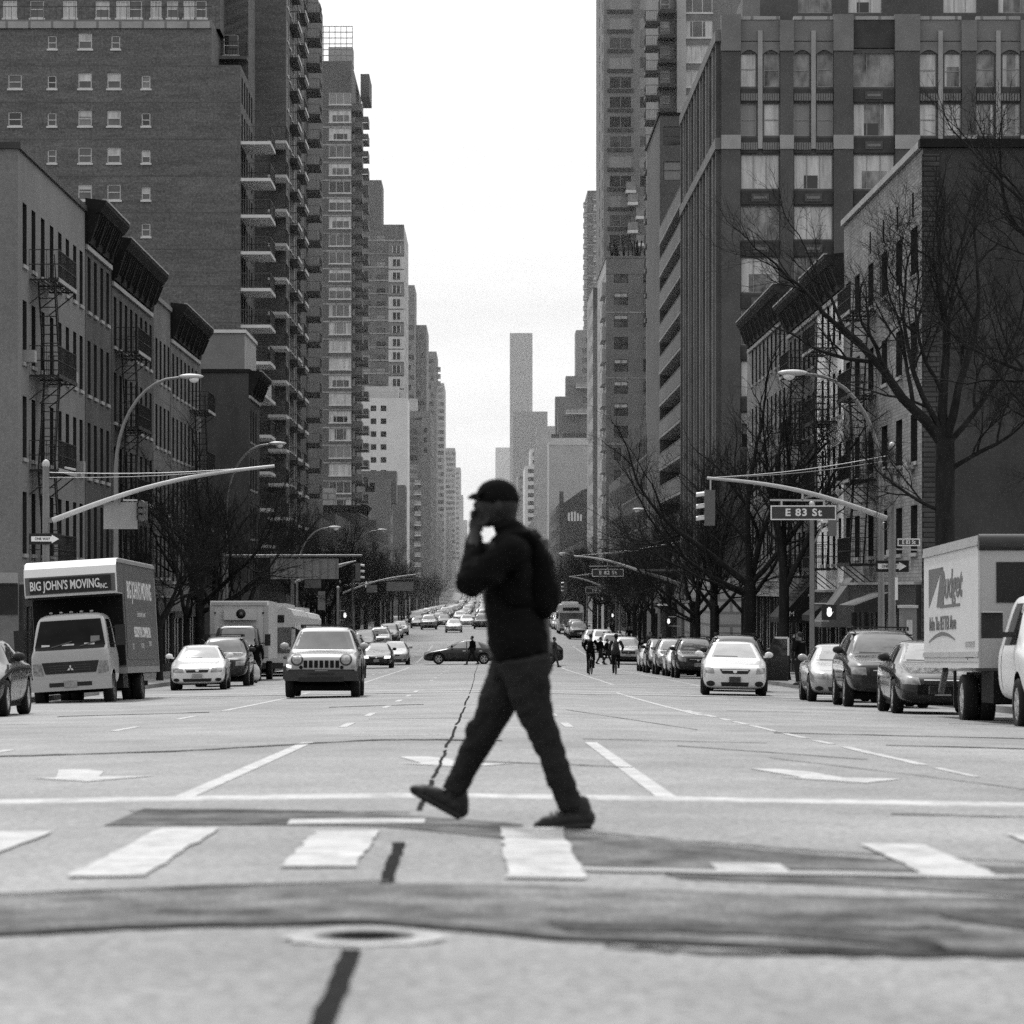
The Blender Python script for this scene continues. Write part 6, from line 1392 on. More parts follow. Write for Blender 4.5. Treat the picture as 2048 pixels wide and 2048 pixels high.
# banded tower with ribbon windows facing the camera
d = 490
b = Bld('apartment_tower', 'tall brown tower with pale floor bands, wide white windows and fenced roof', X(560, d), X(703, d), d, 530, Z(122, d), 'brick_tower', 1, cap=100)
fl = [Z(182 + 25 + 35.35 * i, d) for i in range(0, 24)]
for z in fl:
    b.win('F', X(680, d), z - .15, 3.3, 1.75, 'tri'); b.win('F', X(625, d), z - .15, 1.9, 1.7, 'tri')
b.finish()
for i, z in enumerate(fl): b.ledge('F', z - 1.0, .22, 'stone_light', .06, 'floor_band')
for i, z in enumerate(fl):
    b.balcony(X(703, d) + .002, X(724, d), d + .5, d + 6, z - .9, 'trim_grey', 'trim_grey', solid=True, railmat2='brick_tower', sides='FR', rh=.95, th=.25)
    b.balcony(X(703, d) + .002, X(730, d), d + 14, d + 20, z - .9, 'trim_grey', 'trim_grey', solid=True, railmat2='brick_tower', sides='FR', rh=.95, th=.25)
mb = MB(); z0, z1 = Z(122, d), Z(52, d)
for i in range(9): x = X(612 + 11.6 * i, d); mb.bar((x, d + .3, z0), (x, d + .3, z1), .1, .1, 'galv')
for i in range(7): z = z0 + (z1 - z0) * i / 6; mb.bar((X(600, d), d + .3, z), (X(705, d), d + .3, z), .12, .12, 'galv')
mb.box(X(600, d), X(640, d), d + 2, d + 8, z0, z0 + 3.0, 'pale_brick'); mb.box(X(655, d), X(704, d), d + 3, d + 8, z0, z0 + 2.6, 'pale_brick'); b.p(mb, 'roof_fence')
mb = MB(); mb.box(X(712, d), X(730, d), d + 18, d + 30, Z(158, d), Z(110, d), 'brick_tower'); b.p(mb, 'bulkhead')
def far(name, label, pl, pr, pt, d, ln, wall, side, ws=None, cols=None, rowsp=None, w=1.3, h=1.5, style='small', ytop=None, ybot=1140, sidewin=None, zb=None, coping=None, wallS=None, cap=100):
    x0, x1 = X(pl, d), X(pr, d)
    b = Bld(name, label, x0, x1, d, d + ln, Z(pt, d), wall, side, zb=zb, sidewall=wallS, cap=cap)
    if cols:
        py = (pt + 18) if ytop is None else ytop
        while py < ybot:
            for c in cols: b.win('F', X(c, d), Z(py + h * F / d, d), w, h, style)
            py += rowsp
    if sidewin:
        n, sp, fh, sw, sh, sst = sidewin
        z = Z(pt, d) - 3.0
        while z > g(d) + 5:
            for i in range(n): b.win('S', d + 2 + sp * i, z, sw, sh, sst)
            z -= fh
    b.finish(coping=coping); return b
far('apartment_tower', 'plain dark brick tower top showing above the banded tower', 700, 763, 360, 705, 16, 'brick_tower', 1)
b = far('apartment_tower', 'banded brick tower with white quoin strip of square windows', 715, 808, 449, 655, 38, 'brick_mid', 1, cols=[732, 762], rowsp=26.6, w=1.8, h=1.4, ytop=470, ybot=770, sidewin=(5, 6, 2.65, 1.6, 1.5, 'small'), wallS='pale_brick')
for i in range(13):
    b.ledge('F', Z(482 + 26.6 * i, 655), .22, 'stone_light', .08, 'floor_band')
b2 = []
for i in range(12):
    py = 486 + 26.6 * i
    mb = MB(); mb.box(X(777, 655), X(808.6, 655), 654.86, 654.998, Z(py + 25, 655), Z(py + 1, 655), 'pale_stone' if i % 3 else 'stone_dim'); b.p(mb, 'quoin_panel')
    mb = MB(); mb.box(X(785, 655), X(801, 655), 654.76, 654.858, Z(py + 20, 655), Z(py + 6, 655), 'pane_dark')
    for k in range(3): x = X(785 + 8 * k, 655); mb.box(x - .06, x + .06, 654.72, 654.758, Z(py + 20, 655), Z(py + 6, 655), 'frame_white')
    b.p(mb, 'window')
b = far('apartment_building', 'white brick apartment building with railed roof below the banded tower', 716, 815, 796, 640, 18, 'white_brick', 1, cols=[747, 767], rowsp=25.8, w=1.1, h=1.1, style='plain', ytop=811, ybot=1000)
for i in range(7): b.win('F', 0, 0, .1, .1, 'plain')
mb = MB(); zt = b.zt
for i in range(12): x = X(728 + 7.5 * i, 640); mb.bar((x, 640.2, zt), (x, 640.2, zt + 1.2), .08, .08, 'galv_pale')
mb.bar((X(728, 640), 640.2, zt + 1.2), (X(815, 640), 640.2, zt + 1.2), .1, .1, 'galv_pale'); mb.box(X(728, 640), X(796, 640), 643, 650, zt, Z(771, 640), 'pale_stone'); b.p(mb, 'roof_terrace')
b = far('brownstone', 'dark brownstone with heavy cornice and pale rooftop shed', 590, 721, 1010, 417, 20, 'render_dark', 1, cols=[632, 662, 692], rowsp=50, w=1.2, h=2.0, style='slot', ytop=1040, ybot=1130, wallS='brick_dark'); b.cornice(h=1.2)
b.ledge('F', Z(1022, 417), .7, 'cornice', .4, 'cornice')
mb = MB(); mb.box(X(618, 419), X(668, 419), 419, 424, b.zt, Z(976, 419), 'stone_light'); b.p(mb, 'roof_shed')
b = far('commercial_building', 'grey blank walled building with dark parapet behind the brownstone', 700, 781, 958, 549, 14, 'stone_dim', 1, cols=[740], rowsp=60, w=1.6, h=1.6, style='plain', ytop=965, ybot=990, sidewin=(4, 3, 3.1, 1.2, 1.8, 'slot'))
mb = MB(); mb.box(X(716, 550), X(792, 550), 552, 560, b.zt - 4, Z(941, 550), 'grey_mid'); b.p(mb, 'bulkhead')
far('apartment_building', 'narrow dark brick house with flat top before the white building', 770, 810, 970, 600, 14, 'brick_tower', 1, sidewin=(4, 3, 3.1, 1.2, 1.8, 'slot'))
far('apartment_building', 'old low brick row house with small windows farther down the block', 690, 752, 1040, 470, 60, 'brick_dark', 1, sidewin=(18, 3.2, 3.2, 1.2, 1.9, 'slot'))
b = far('apartment_building', 'mid-rise with dark brick front and stacked pale balconies', 780, 843, 840, 826, 30, 'brick_mid', 1, cols=[826], rowsp=17.5, w=2.4, h=1.4, ytop=858, ybot=1150, sidewin=(5, 5, 3.0, 1.8, 1.5, 'small'))
for i in range(10): b.balcony(X(829, 826), X(842, 826), 824.2, 825.99, Z(968 + 20.5 * i, 826), 'slab_white', 'stone_light', solid=True, sides='FLR', rh=.9)
b = far('apartment_building', 'pale striped mid-rise topped by a light roof house', 790, 861, 822, 870, 60, 'grey_mid', 1, cols=[828, 838, 848], rowsp=20, w=1.6, h=1.4, ytop=835, ybot=900, sidewin=(9, 6, 2.9, 2.4, 1.4, 'ribbon'))
mb = MB(); mb.box(X(816, 872), X(834, 872), 872, 882, b.zt, Z(797, 872), 'pale_stone'); b.p(mb, 'bulkhead')
far('apartment_tower', 'dark distant tower with stepped crown, tallest of the stepped group', 800, 829, 570, 940, 30, 'grey_mid', 1, cols=[818, 824], rowsp=20, w=1.2, h=1.4, ytop=590)
far('apartment_tower', 'stepped distant brick tower with flat roof and grid of windows', 800, 853, 650, 960, 40, 'grey_mid', 1, cols=[830, 837, 844, 850], rowsp=19, w=1.3, h=1.5, ytop=668, ybot=1120)
b = far('apartment_tower', 'distant brick tower with spired roof corner and side balconies', 820, 873, 703, 1080, 40, 'grey_mid', 1, cols=[858, 864, 870], rowsp=17, w=1.3, h=1.5, ytop=718, ybot=1120)
for i in range(3): b.balcony(X(873, 1080) + .01, X(881, 1080), 1081, 1086, Z(740 + 14 * i, 1080), 'grey_mid', 'grey_mid', solid=True, sides='FR')
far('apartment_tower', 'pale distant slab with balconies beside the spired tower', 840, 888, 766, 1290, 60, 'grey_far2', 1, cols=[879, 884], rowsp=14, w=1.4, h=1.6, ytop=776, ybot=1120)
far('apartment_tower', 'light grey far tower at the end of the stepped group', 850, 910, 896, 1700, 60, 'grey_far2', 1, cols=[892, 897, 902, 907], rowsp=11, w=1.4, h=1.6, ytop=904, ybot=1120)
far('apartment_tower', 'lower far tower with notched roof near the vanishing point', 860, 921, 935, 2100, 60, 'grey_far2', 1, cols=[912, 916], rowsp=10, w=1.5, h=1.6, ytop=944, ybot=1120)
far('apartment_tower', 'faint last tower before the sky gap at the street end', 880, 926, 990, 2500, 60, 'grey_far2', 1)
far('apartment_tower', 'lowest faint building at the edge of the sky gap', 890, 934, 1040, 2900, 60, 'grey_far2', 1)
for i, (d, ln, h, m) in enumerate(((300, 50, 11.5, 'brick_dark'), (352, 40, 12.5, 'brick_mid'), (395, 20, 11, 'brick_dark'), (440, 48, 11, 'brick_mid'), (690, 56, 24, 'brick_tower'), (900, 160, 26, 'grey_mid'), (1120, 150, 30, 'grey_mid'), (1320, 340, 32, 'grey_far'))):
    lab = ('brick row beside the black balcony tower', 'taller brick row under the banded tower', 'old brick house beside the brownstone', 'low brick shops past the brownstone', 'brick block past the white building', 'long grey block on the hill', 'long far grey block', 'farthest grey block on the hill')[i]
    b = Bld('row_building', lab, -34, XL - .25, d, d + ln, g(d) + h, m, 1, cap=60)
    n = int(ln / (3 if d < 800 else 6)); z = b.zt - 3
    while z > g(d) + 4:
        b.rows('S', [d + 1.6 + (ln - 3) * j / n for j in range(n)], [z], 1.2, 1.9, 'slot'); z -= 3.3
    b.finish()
    if d < 500: shopfront(b, d + .2, d + ln - .2, g(d) + 3.8, max(2, int(ln / 6)))
# ================================================================ right side of the avenue
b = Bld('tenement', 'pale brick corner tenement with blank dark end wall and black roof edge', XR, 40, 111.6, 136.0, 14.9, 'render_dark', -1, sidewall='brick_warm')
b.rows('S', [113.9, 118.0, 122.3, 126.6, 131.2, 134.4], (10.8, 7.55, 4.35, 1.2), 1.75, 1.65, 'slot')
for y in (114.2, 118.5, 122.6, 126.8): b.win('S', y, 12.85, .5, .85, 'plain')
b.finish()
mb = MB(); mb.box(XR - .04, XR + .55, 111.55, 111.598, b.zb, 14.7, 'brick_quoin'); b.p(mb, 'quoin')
mb = MB(); mb.box(XR - .12, 40, 111.45, 111.85, 14.92, 15.2, 'cornice'); b.p(mb, 'parapet')
mb = MB(); mb.box(XR - .14, XR + .3, 111.86, 136, 14.92, 15.15, 'slab_edge'); b.p(mb, 'coping')
for x, w_ in ((19.5, .12), (27.2, .1)):
    mb = MB(); mb.tube([(x, 111.5, b.zb), (x, 111.5, 13.2)], w_ / 2, 'iron', 8); b.p(mb, 'downpipe')
mb = MB(); mb.box(XR + .6, 40, 111.57, 111.598, 8.1, 8.16, 'iron'); b.p(mb, 'wall_seam')
shopfront(b, 111.9, 135.8, .1, 6)
for y in (114.2, 118.2): mb = MB(); mb.box(XR - .28, XR - .003, y - .5, y + .5, 4.1, 4.33, 'slab_edge'); b.p(mb, 'window_box')
b.fire_escape(124.8, 129.2, [10.5, 7.3, 4.1, .9])
# striped awning and projecting sign by the corner shop
xf = XR
def awning(b, y0, y1, z0, z1, out, m, name='awning'):
    mb = MB(); k = b.side; xf = b.x1 if k > 0 else b.x0
    A = [(xf + k * .02, z1), (xf + k * out, z0 + .25), (xf + k * out, z0), (xf + k * .02, z0)]
    for i in range(3):
        (xa, za), (xb, zb) = A[i], A[i + 1]; mb.face([(xa, y0, za), (xa, y1, za), (xb, y1, zb), (xb, y0, zb)], m)
    for y in (y0, y1): mb.face([(x, y, z) for x, z in A], m)
    return b.p(mb, name)
awning(b, 119, 124, -.9, -.1, 1.5, 'trim_grey'); awning(b, 132.5, 135.4, -1.6, .4, 1.3, 'grey_mid')
b = Bld('tenement', 'cream painted tenement with ornate dark cornice and crowded fire escapes', XR, 40, 136.2, 147.0, 13.4, 'brick_dark', -1, sidewall='cream')
b.rows('S', [137.6, 139.9, 142.2, 144.6], (10.3, 7.2, 4.1, 1.0), 1.0, 1.9, 'slot'); b.finish(); b.cornice(136.1, 147.1, 13.7, h=1.6, dep=.8, m='cornice_grey')
b.fire_escape(138.4, 143.4, [10.1, 7.0, 3.9, .8]); shopfront(b, 136.4, 146.8, -.2, 3, sign='sign_black')
awning(b, 137.0, 140.5, -1.4, -.2, 1.3, 'awning_dark')
b = Bld('tenement', 'dark tenement sharing the long ornate cornice line', XR, 40, 147.2, 161.0, 13.5, 'brick_dark', -1, sidewall='brick_mid')
b.rows('S', [148.6 + 2.2 * i for i in range(6)], (10.0, 6.9, 3.8, .7), 1.0, 1.9, 'slot'); b.finish(); b.cornice(147.2, 160.8, 13.6, h=1.5, dep=.75, m='cornice_grey'); b.fire_escape(150, 154.5, [9.8, 6.7, 3.6, .5])
shopfront(b, 147.4, 160.8, -.4, 4)
a = awning(b, 148.5, 154.5, -1.6, .3, 1.5, 'awning_dark')
l = lettering('ATM', .32, 'sign_white', b.root, Vector((XR - 1.2, 148.45, -1.2)) + b.off)
b = Bld('tenement', 'taller dark tenement with deep cornice before the loft building', XR, 40, 161.2, 186.0, 14.6, 'brick_dark', -1, sidewall='stone_dim')
b.rows('S', [163 + 2.4 * i for i in range(9)], (11.2, 8.0, 4.9, 1.7), 1.0, 1.9, 'slot'); b.finish(); b.cornice(161.2, 185, 14.8, h=1.7, dep=.7, m='cornice_grey')
shopfront(b, 161.4, 185.8, .3, 6, m='stone_light', sign='stone_light')
# ---------------------------------------------------------------- the loft building
d = 206.5
b = Bld('loft_building', 'broad dark brick loft building with stone capped piers and big windows', XR, 48, d, 244.4, Z(100, d), 'brick_loft', -1)
bays = [(1481, 1559, 'p'), (1587, 1666, 'p'), (1706, 1789, 'w'), (1839, 1922, 'p'), (1952, 2040, 'p'), (2070, 2150, 'w'), (2190, 2270, 'p')]
rowsY = [(107, 174), (207, 272), (309, 378), (412, 479), (515, 585), (619, 690), (722, 793), (825, 896), (928, 999)]
for (a, c, ty) in bays:
    for r, (t, bt) in enumerate(rowsY):
        if ty == 'p' and r < 2:
            wv = (c - a) * .405; W = wv * d / F
            for cc in (a + wv / 2, c - wv / 2): b.win('F', X(cc, d), Z(bt, d), W, (bt - t) * d / F, 'loft1')
        else:
            b.win('F', X((a + c) / 2, d), Z(bt, d), (c - a - 2) * d / F, (bt - max(t, 104)) * d / F, 'loft3')
sy = [209.2 + 3.05 * i for i in range(12)]
b.rows('S', sy, [Z(bt, d) for t, bt in rowsY], 1.9, 2.1, 'loft1'); b.finish()
piers = [(1442, 1481), (1559, 1587), (1666, 1706), (1789, 1839), (1922, 1952), (2040, 2070)]
for (a, c) in piers:
    mb = MB(); mb.box(X(a + 1, d), X(c - 1, d), d - .28, d - .003, b.zb, Z(104, d), 'brick_loft'); b.p(mb, 'pier')
    mb = MB(); mb.box(X(a, d), X(c, d), d - .34, d - .284, Z(299, d), Z(271, d), 'stone_loft'); b.p(mb, 'pier_capstone')
    mb = MB(); mb.box(X(a, d), X(c, d), d - .36, d + .4, Z(103, d), Z(30 if c - a > 30 else 42, d), 'stone_dim'); b.p(mb, 'pier_cap')
for (a, c, ty) in bays:
    if ty == 'p':
        mb = MB(); m_ = (a + c) / 2; mb.box(X(m_ - 4.5, d), X(m_ + 4.5, d), d - .2, d - .003, Z(298, d), Z(62, d), 'stone_loft'); b.p(mb, 'pilaster')
        for q in (a, m_ + 4.5):
            w_ = (c - a) / 2 - 4.5; xa, xc = X(q, d), X(q + w_, d); zc = Z(98, d); mb = MB(); n = 8
            pts = [(xa, Z(84, d))] + [(xa + (xc - xa) * i / n, Z(108, d) + .3 * math.sin(math.pi * i / n) - .05) for i in range(n + 1)] + [(xc, Z(84, d))]
            mb.prism(pts, d - .1, d - .004, 'stone_dim'); b.p(mb, 'window_arch')
        for r in (0, 1):
            for q in (a, m_ + 4.5):
                w_ = (c - a) / 2 - 4.5; xa, xc = X(q + .5, d), X(q + w_ - .5, d); z0, z1 = Z(rowsY[r + 1][0] - 3, d), Z(rowsY[r][1] + 4, d)
                mb = MB(); mb.box(xa, xc, d - .1, d - .003, z0, z1, 'spandrel')
                for i in range(7): x = xa + (xc - xa) * (i + .5) / 7; mb.box(x - .06, x + .06, d - .16, d - .101, z1 - .75, z1 - .3, 'stone_dim')
                b.p(mb, 'spandrel')
    for r in range(0 if ty == 'w' else 2, len(rowsY) - 1):
        mb = MB(); xa, xc = X(a + .5, d), X(c - .5, d); z0, z1 = Z(rowsY[r + 1][0] - 3, d), Z(rowsY[r][1] + 4, d)
        mb.box(xa, xc, d - .1, d - .003, z0, z1, 'spandrel'); xm = (xa + xc) / 2
        for e in (.003,): mb.box(xm - .55, xm + .55, d - .15, d - .101, (z0 + z1) / 2 - .25, (z0 + z1) / 2 + .25, 'brick_loft'); mb.box(xm - .42, xm + .42, d - .18, d - .151, (z0 + z1) / 2 - .08, (z0 + z1) / 2 + .08, 'stone_dim')
        b.p(mb, 'spandrel')
    mb = MB(); mb.box(X(a, d), X(c, d), d - .08, d + .35, Z(96 if ty == 'w' else 82, d), Z(40, d), 'spandrel' if ty == 'w' else 'stone_dim'); b.p(mb, 'parapet')
    mb = MB(); mb.box(X(a, d), X(c, d), d - .14, d + .4, Z(40, d) + .002, Z(33, d), 'stone_light'); b.p(mb, 'coping')
for i in range(13):
    y = 207.2 + 3.05 * i; mb = MB(); mb.box(XR - .3, XR - .003, y - .35, y + .35, b.zb, Z(60, d), 'stone_dim' if i % 2 else 'brick_loft'); b.p(mb, 'pilaster')
for zz in (298, 82): b.ledge('S', Z(zz, d), .7, 'stone_dim', .36, 'floor_band')
mb = MB(); zs_ = gw(XR, d) - .1
mb.box(XR - .36, XR - .304, d + .2, 244, zs_, zs_ + 5.4, 'stone_light'); mb.box(XR - .36, 30, d - .42, d - .364, zs_, zs_ + 5.4, 'stone_light'); b.p(mb, 'stone_base')
# upper storeys set back
b = Bld('penthouse', 'set back dark upper storeys with terrace above the loft building', X(1520, 214), 48, 214, 240, Z(-140, 214), 'brick_loft', -1, zb=Z(100, d) + .03)
for px in (1500, 1590, 1690, 1880, 1990): b.win('F', X(px + 40, 214), Z(26, 214), 2.2, 1.8, 'loft3')
b.finish()
mb = MB()
mb.box(X(1485, 209), X(1520, 209), 209, 213.9, Z(60, 209), Z(-5, 209), 'stone_dim'); b.p(mb, 'chimney_stack')
b = Bld('balcony_block', 'brick block with slanting rows of pale balcony parapets along the avenue', XR + 1.5, 40, 245, 278, 31.0, 'brick_loft', -1)
b.rows('S', [248 + 6 * i for i in range(5)], [30.4 - 2.72 * i - 2.3 for i in range(12)], 2.2, 1.9, 'plain'); b.finish()
for i in range(12): b.balcony(XR - .1, XR + 1.498, 245.3, 277.8, 29.0 - 2.72 * i, 'slab_edge', 'stone_dim', solid=True, sides='L', rh=1.25, th=.2)
b = Bld('apartment_tower', 'plain dark brick wall top rising behind the slanting balconies', XR, 40, 278.2, 300, Z(230, 278), 'brick_tower', -1)
b.win('F', X(1345, 278), Z(290, 278), 1.5, 1.6, 'small'); b.win('F', X(1345, 278), Z(360, 278), 1.5, 1.6, 'small'); b.finish(coping='cornice')
d = 352
b = Bld('apartment_tower', 'tower with staggered pointed balconies and a pale vertical fin', X(1318, d), X(1470, d), d, 380, 78, 'brick_pod', -1)
for i in range(-1, 11): b.win('F', X(1330, d), Z(75 + 49.5 * i, d), 1.0, 1.7, 'dh'); b.win('F', X(1395, d), Z(75 + 49.5 * i, d), 3.2, 1.8, 'tri')
b.finish()
mb = MB(); mb.box(X(1353, d), X(1371, d), d - .9, d - .003, g(d), 78, 'pale_brick'); b.p(mb, 'fin')
for i in range(-1, 12):
    z = Z(68 + 49.5 * i, d - 2); b.balcony(X(1318, d - 2), X(1351, d - 2), d - 2.2, d - .003, z, 'trim_grey', 'rail', sides='FLR', th=.4)
    z = Z(92 + 49.5 * i, d - 1); b.balcony(X(1290, d - 1), X(1317.5, d - 1), d - 1.5, d + 1.5, z, 'trim_grey', 'rail', sides='FLR', th=.35)
d = 441
b = Bld('apartment_tower', 'slender brick tower with wide paned windows rising out of frame', X(1207, d), X(1330, d), d, 470, 88, 'brick_pod', -1, zb=30)
for i in range(-3, 16):
    z = Z(98 + 39.5 * i, d); b.win('F', X(1241, d), z, 3.0, 1.6, 'ribbon'); b.win('F', X(1297, d), z, 2.4, 1.6, 'ribbon')
    b.win('S', 445, z, 2.4, 1.6, 'ribbon'); b.win('S', 456, z, 2.4, 1.6, 'ribbon')
b.finish()
for i in range(-3, 16):
    mb = MB(); z = Z(98 + 39.5 * i, d); mb.box(X(1215, d), X(1266, d), d - .18, d - .003, z - .5, z - .02, 'spandrel'); b.p(mb, 'spandrel')
for i, (px, py) in enumerate(((1262, 404), (1278, 432), (1262, 460), (1278, 486), (1258, 380))):
    z = Z(py, d - 2); b.balcony(X(px - 6, d - 2), X(px + 14, d - 2), d - 2.2, d - .2, z, 'slab_white', 'glass_rail', solid=True, sides='FLR', th=.4)
d = 400
b = Bld('apartment_building', 'mid-rise brick block with paired dark windows and planted roof terrace', X(1212, d), X(1332, d), d, 429.9, Z(516, d), 'brick_pod', -1, sidewall='pale_brick')
for i in range(15): b.win('F', X(1242, d), Z(566 + 44.3 * i, d), 1.7, 1.5, 'pair'); b.win('F', X(1294, d), Z(566 + 44.3 * i, d), .9, 1.5, 'small')
b.rows('S', [404 + 5 * i for i in range(5)], [Z(566 + 44.3 * i, d) for i in range(15)], 1.6, 1.5, 'small'); b.finish(coping='stone_dim')
b.ledge('F', Z(548, d), 1.9, 'stone_dim', .05, 'parapet_band')
for py in (626, 757, 890): b.ledge('F', Z(py, d), .18, 'stone_light', .05, 'floor_band')
for i in range(13): b.balcony(X(1292, d), X(1312, d), d - 1.0, d - .003, Z(556 + 44.3 * i, d), 'slab_white', 'rail', sides='FLR', th=.3)
for i in range(13): mb = MB(); z = Z(590 + 44.3 * i, d); mb.box(X(1212, d) - .5, X(1212, d) - .003, d + .4, d + 9, z, z + 1.6, 'pale_brick'); b.p(mb, 'bay')
mb = MB()
for i in range(46): x = R.uniform(X(1216, d), X(1326, d)); h = R.uniform(.5, 2.4); mb.bar((x, d + .6, b.zt), (x + R.uniform(-.3, .3), d + .6, b.zt + h), .18, .14, 'bark')
b.p(mb, 'roof_plants')
b = far('apartment_building', 'narrow very dark brick slab edge beside the pale bays', 1198, 1240, 604, 430, 24, 'render_dark', -1, sidewin=None)
b = far('apartment_building', 'pale edge strip of a mid-rise behind the dark slab', 1186, 1215, 575, 456, 26, 'grey_mid', -1, sidewin=(4, 5, 3, 1.8, 1.5, 'small'), wallS='pale_brick')
b = far('apartment_tower', 'distant tower with a comb of small balconies on its corner', 1175, 1212, 381, 843, 30, 'brick_mid', -1, cols=[1196], rowsp=20.7, w=2.2, h=1.4, ytop=388, ybot=760, style='dh')
for i in range(20): b.balcony(X(1167, 843), X(1175, 843) - .01, 843.5, 848, Z(410 + 20.7 * i, 843), 'slab_white', 'stone_light', solid=True, sides='FL', rh=.8); b.ledge('F', Z(408 + 20.7 * i, 843), .25, 'stone_light', .06, 'floor_band')
b = far('apartment_building', 'light grey blank end wall with rooftop greenery and cooling units', 1098, 1196, 882, 749, 20, 'pale_brick', -1)
b.ledge('F', Z(890, 749), 1.6, 'pale_stone', .1, 'parapet')
mb = MB(); mb.box(X(1103, 752), X(1118, 752), 752, 756, b.zt, Z(868, 752), 'spandrel'); mb.box(X(1126, 752), X(1172, 752), 752, 757, b.zt, Z(866, 752), 'spandrel'); b.p(mb, 'roof_plant')
b = far('penthouse', 'stepped grey penthouse with railed terraces, lowest step', 1116, 1196, 829, 770, 8, 'grey_mid', -1, zb=25); b.balcony(X(1132, 768), X(1180, 768), 767, 769.9, Z(826, 768), 'slab_white', 'stone_light', solid=True, sides='FL', rh=1.0)
far('penthouse', 'stepped grey penthouse narrow left step with doors', 1111, 1133, 793, 779, 8, 'grey_mid', -1, zb=25)
b = far('penthouse', 'stepped grey penthouse, broad middle step', 1132, 1196, 752, 790, 8, 'grey_mid', -1, zb=25, cols=[1171, 1178], rowsp=22, w=1.2, h=1.3, ytop=772, ybot=830); b.balcony(X(1152, 788), X(1180, 788), 787, 789.9, Z(774, 788), 'slab_white', 'stone_light', solid=True, sides='FL', rh=1.0)
far('penthouse', 'stepped grey penthouse tower, highest step', 1152, 1196, 660, 800, 12, 'grey_far', -1, zb=25, cols=[1170, 1178], rowsp=20, w=1.3, h=1.3, ytop=676, ybot=750)
b = far('apartment_building', 'pale mid-rise with striped balcony edge beside the light end wall', 1074, 1110, 852, 917, 60, 'pale_brick', -1, sidewin=(9, 6, 2.9, 2.2, 1.5, 'ribbon'))
for i in range(20): b.balcony(X(1096, 880), X(1098.6, 880), 878, 884, Z(872 + 21 * i, 880), 'slab_white', 'stone_light', solid=True, sides='FL', rh=1.0)
far('apartment_building', 'white building with a neat column of dark windows past the striped one', 1050, 1088, 932, 1160, 60, 'white_brick', -1, cols=[1060, 1066.5, 1073], rowsp=16, w=1.5, h=1.5, ytop=938, ybot=1120, style='plain')
far('apartment_building', 'white roof storeys stepped back above the neat window column', 1061, 1096, 897, 1180, 40, 'white_brick', -1, cols=[1069, 1076], rowsp=16, w=1.3, h=1.5, ytop=904, ybot=930, style='plain')
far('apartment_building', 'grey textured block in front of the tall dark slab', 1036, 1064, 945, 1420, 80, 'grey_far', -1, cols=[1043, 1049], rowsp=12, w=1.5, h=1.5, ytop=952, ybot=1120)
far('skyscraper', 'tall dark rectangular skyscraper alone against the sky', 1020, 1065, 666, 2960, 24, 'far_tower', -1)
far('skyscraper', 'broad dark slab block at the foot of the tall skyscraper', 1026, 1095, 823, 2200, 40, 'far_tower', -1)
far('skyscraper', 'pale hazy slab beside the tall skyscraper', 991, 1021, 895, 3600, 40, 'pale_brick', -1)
b = far('brick_house', 'dark gabled brick house with a chimney below the light end wall', 1119, 1182, 1006, 640, 30, 'render_dark', -1, sidewin=(8, 3.4, 3.2, 1.2, 1.9, 'slot'))
mb = MB(); mb.box(X(1119, 641), X(1127, 641), 641, 643, b.zt, Z(983, 641), 'render_dark'); b.p(mb, 'chimney')
mb = MB(); mb.prism([(X(1127, 641), b.zt), (X(1182, 641), b.zt), (X(1182, 641), Z(975, 641)), (X(1164, 641), Z(980, 641))], 640.5, 650, 'render_dark'); b.p(mb, 'gable')
mb = MB()
for i in range(5): x = X(1136 + i * 6, 640); mb.box(x, x + .35, 639.9, 639.998, Z(1042, 640), Z(1022 + R.uniform(0, 8), 640), 'slab_white')
b.p(mb, 'wall_patch')
for i, (d, ln, h, m) in enumerate(((302, 60, 20, 'brick_dark'), (364, 34, 17, 'brick_mid'), (484, 150, 12, 'brick_dark'), (672, 74, 22, 'brick_mid'), (980, 170, 26, 'grey_mid'), (1242, 170, 30, 'grey_mid'), (1510, 400, 34, 'grey_far'))):
    lab = ('dark brick row past the slanting balconies', 'brick row before the paired-window block', 'long dark brick row with shops past the pale strip', 'brick row before the light end wall', 'grey block past the striped mid-rise', 'grey block under the tall slab', 'hazy farthest row')[i]
    b = Bld('row_building', lab + (' across the avenue' if i > 3 else ''), XR + .25, 40, d, d + ln, g(d) + h, m, -1, cap=50)
    n = int(ln / (3 if d < 800 else 6)); z = b.zt - 3
    while z > g(d) + 4:
        b.rows('S', [d + 1.6 + (ln - 3) * j / n for j in range(n)], [z], 1.2, 1.9, 'slot'); z -= 3.3
    b.finish()
    if d < 500: shopfront(b, d + .2, d + ln - .2, g(d) + 3.8, max(2, int(ln / 6)))
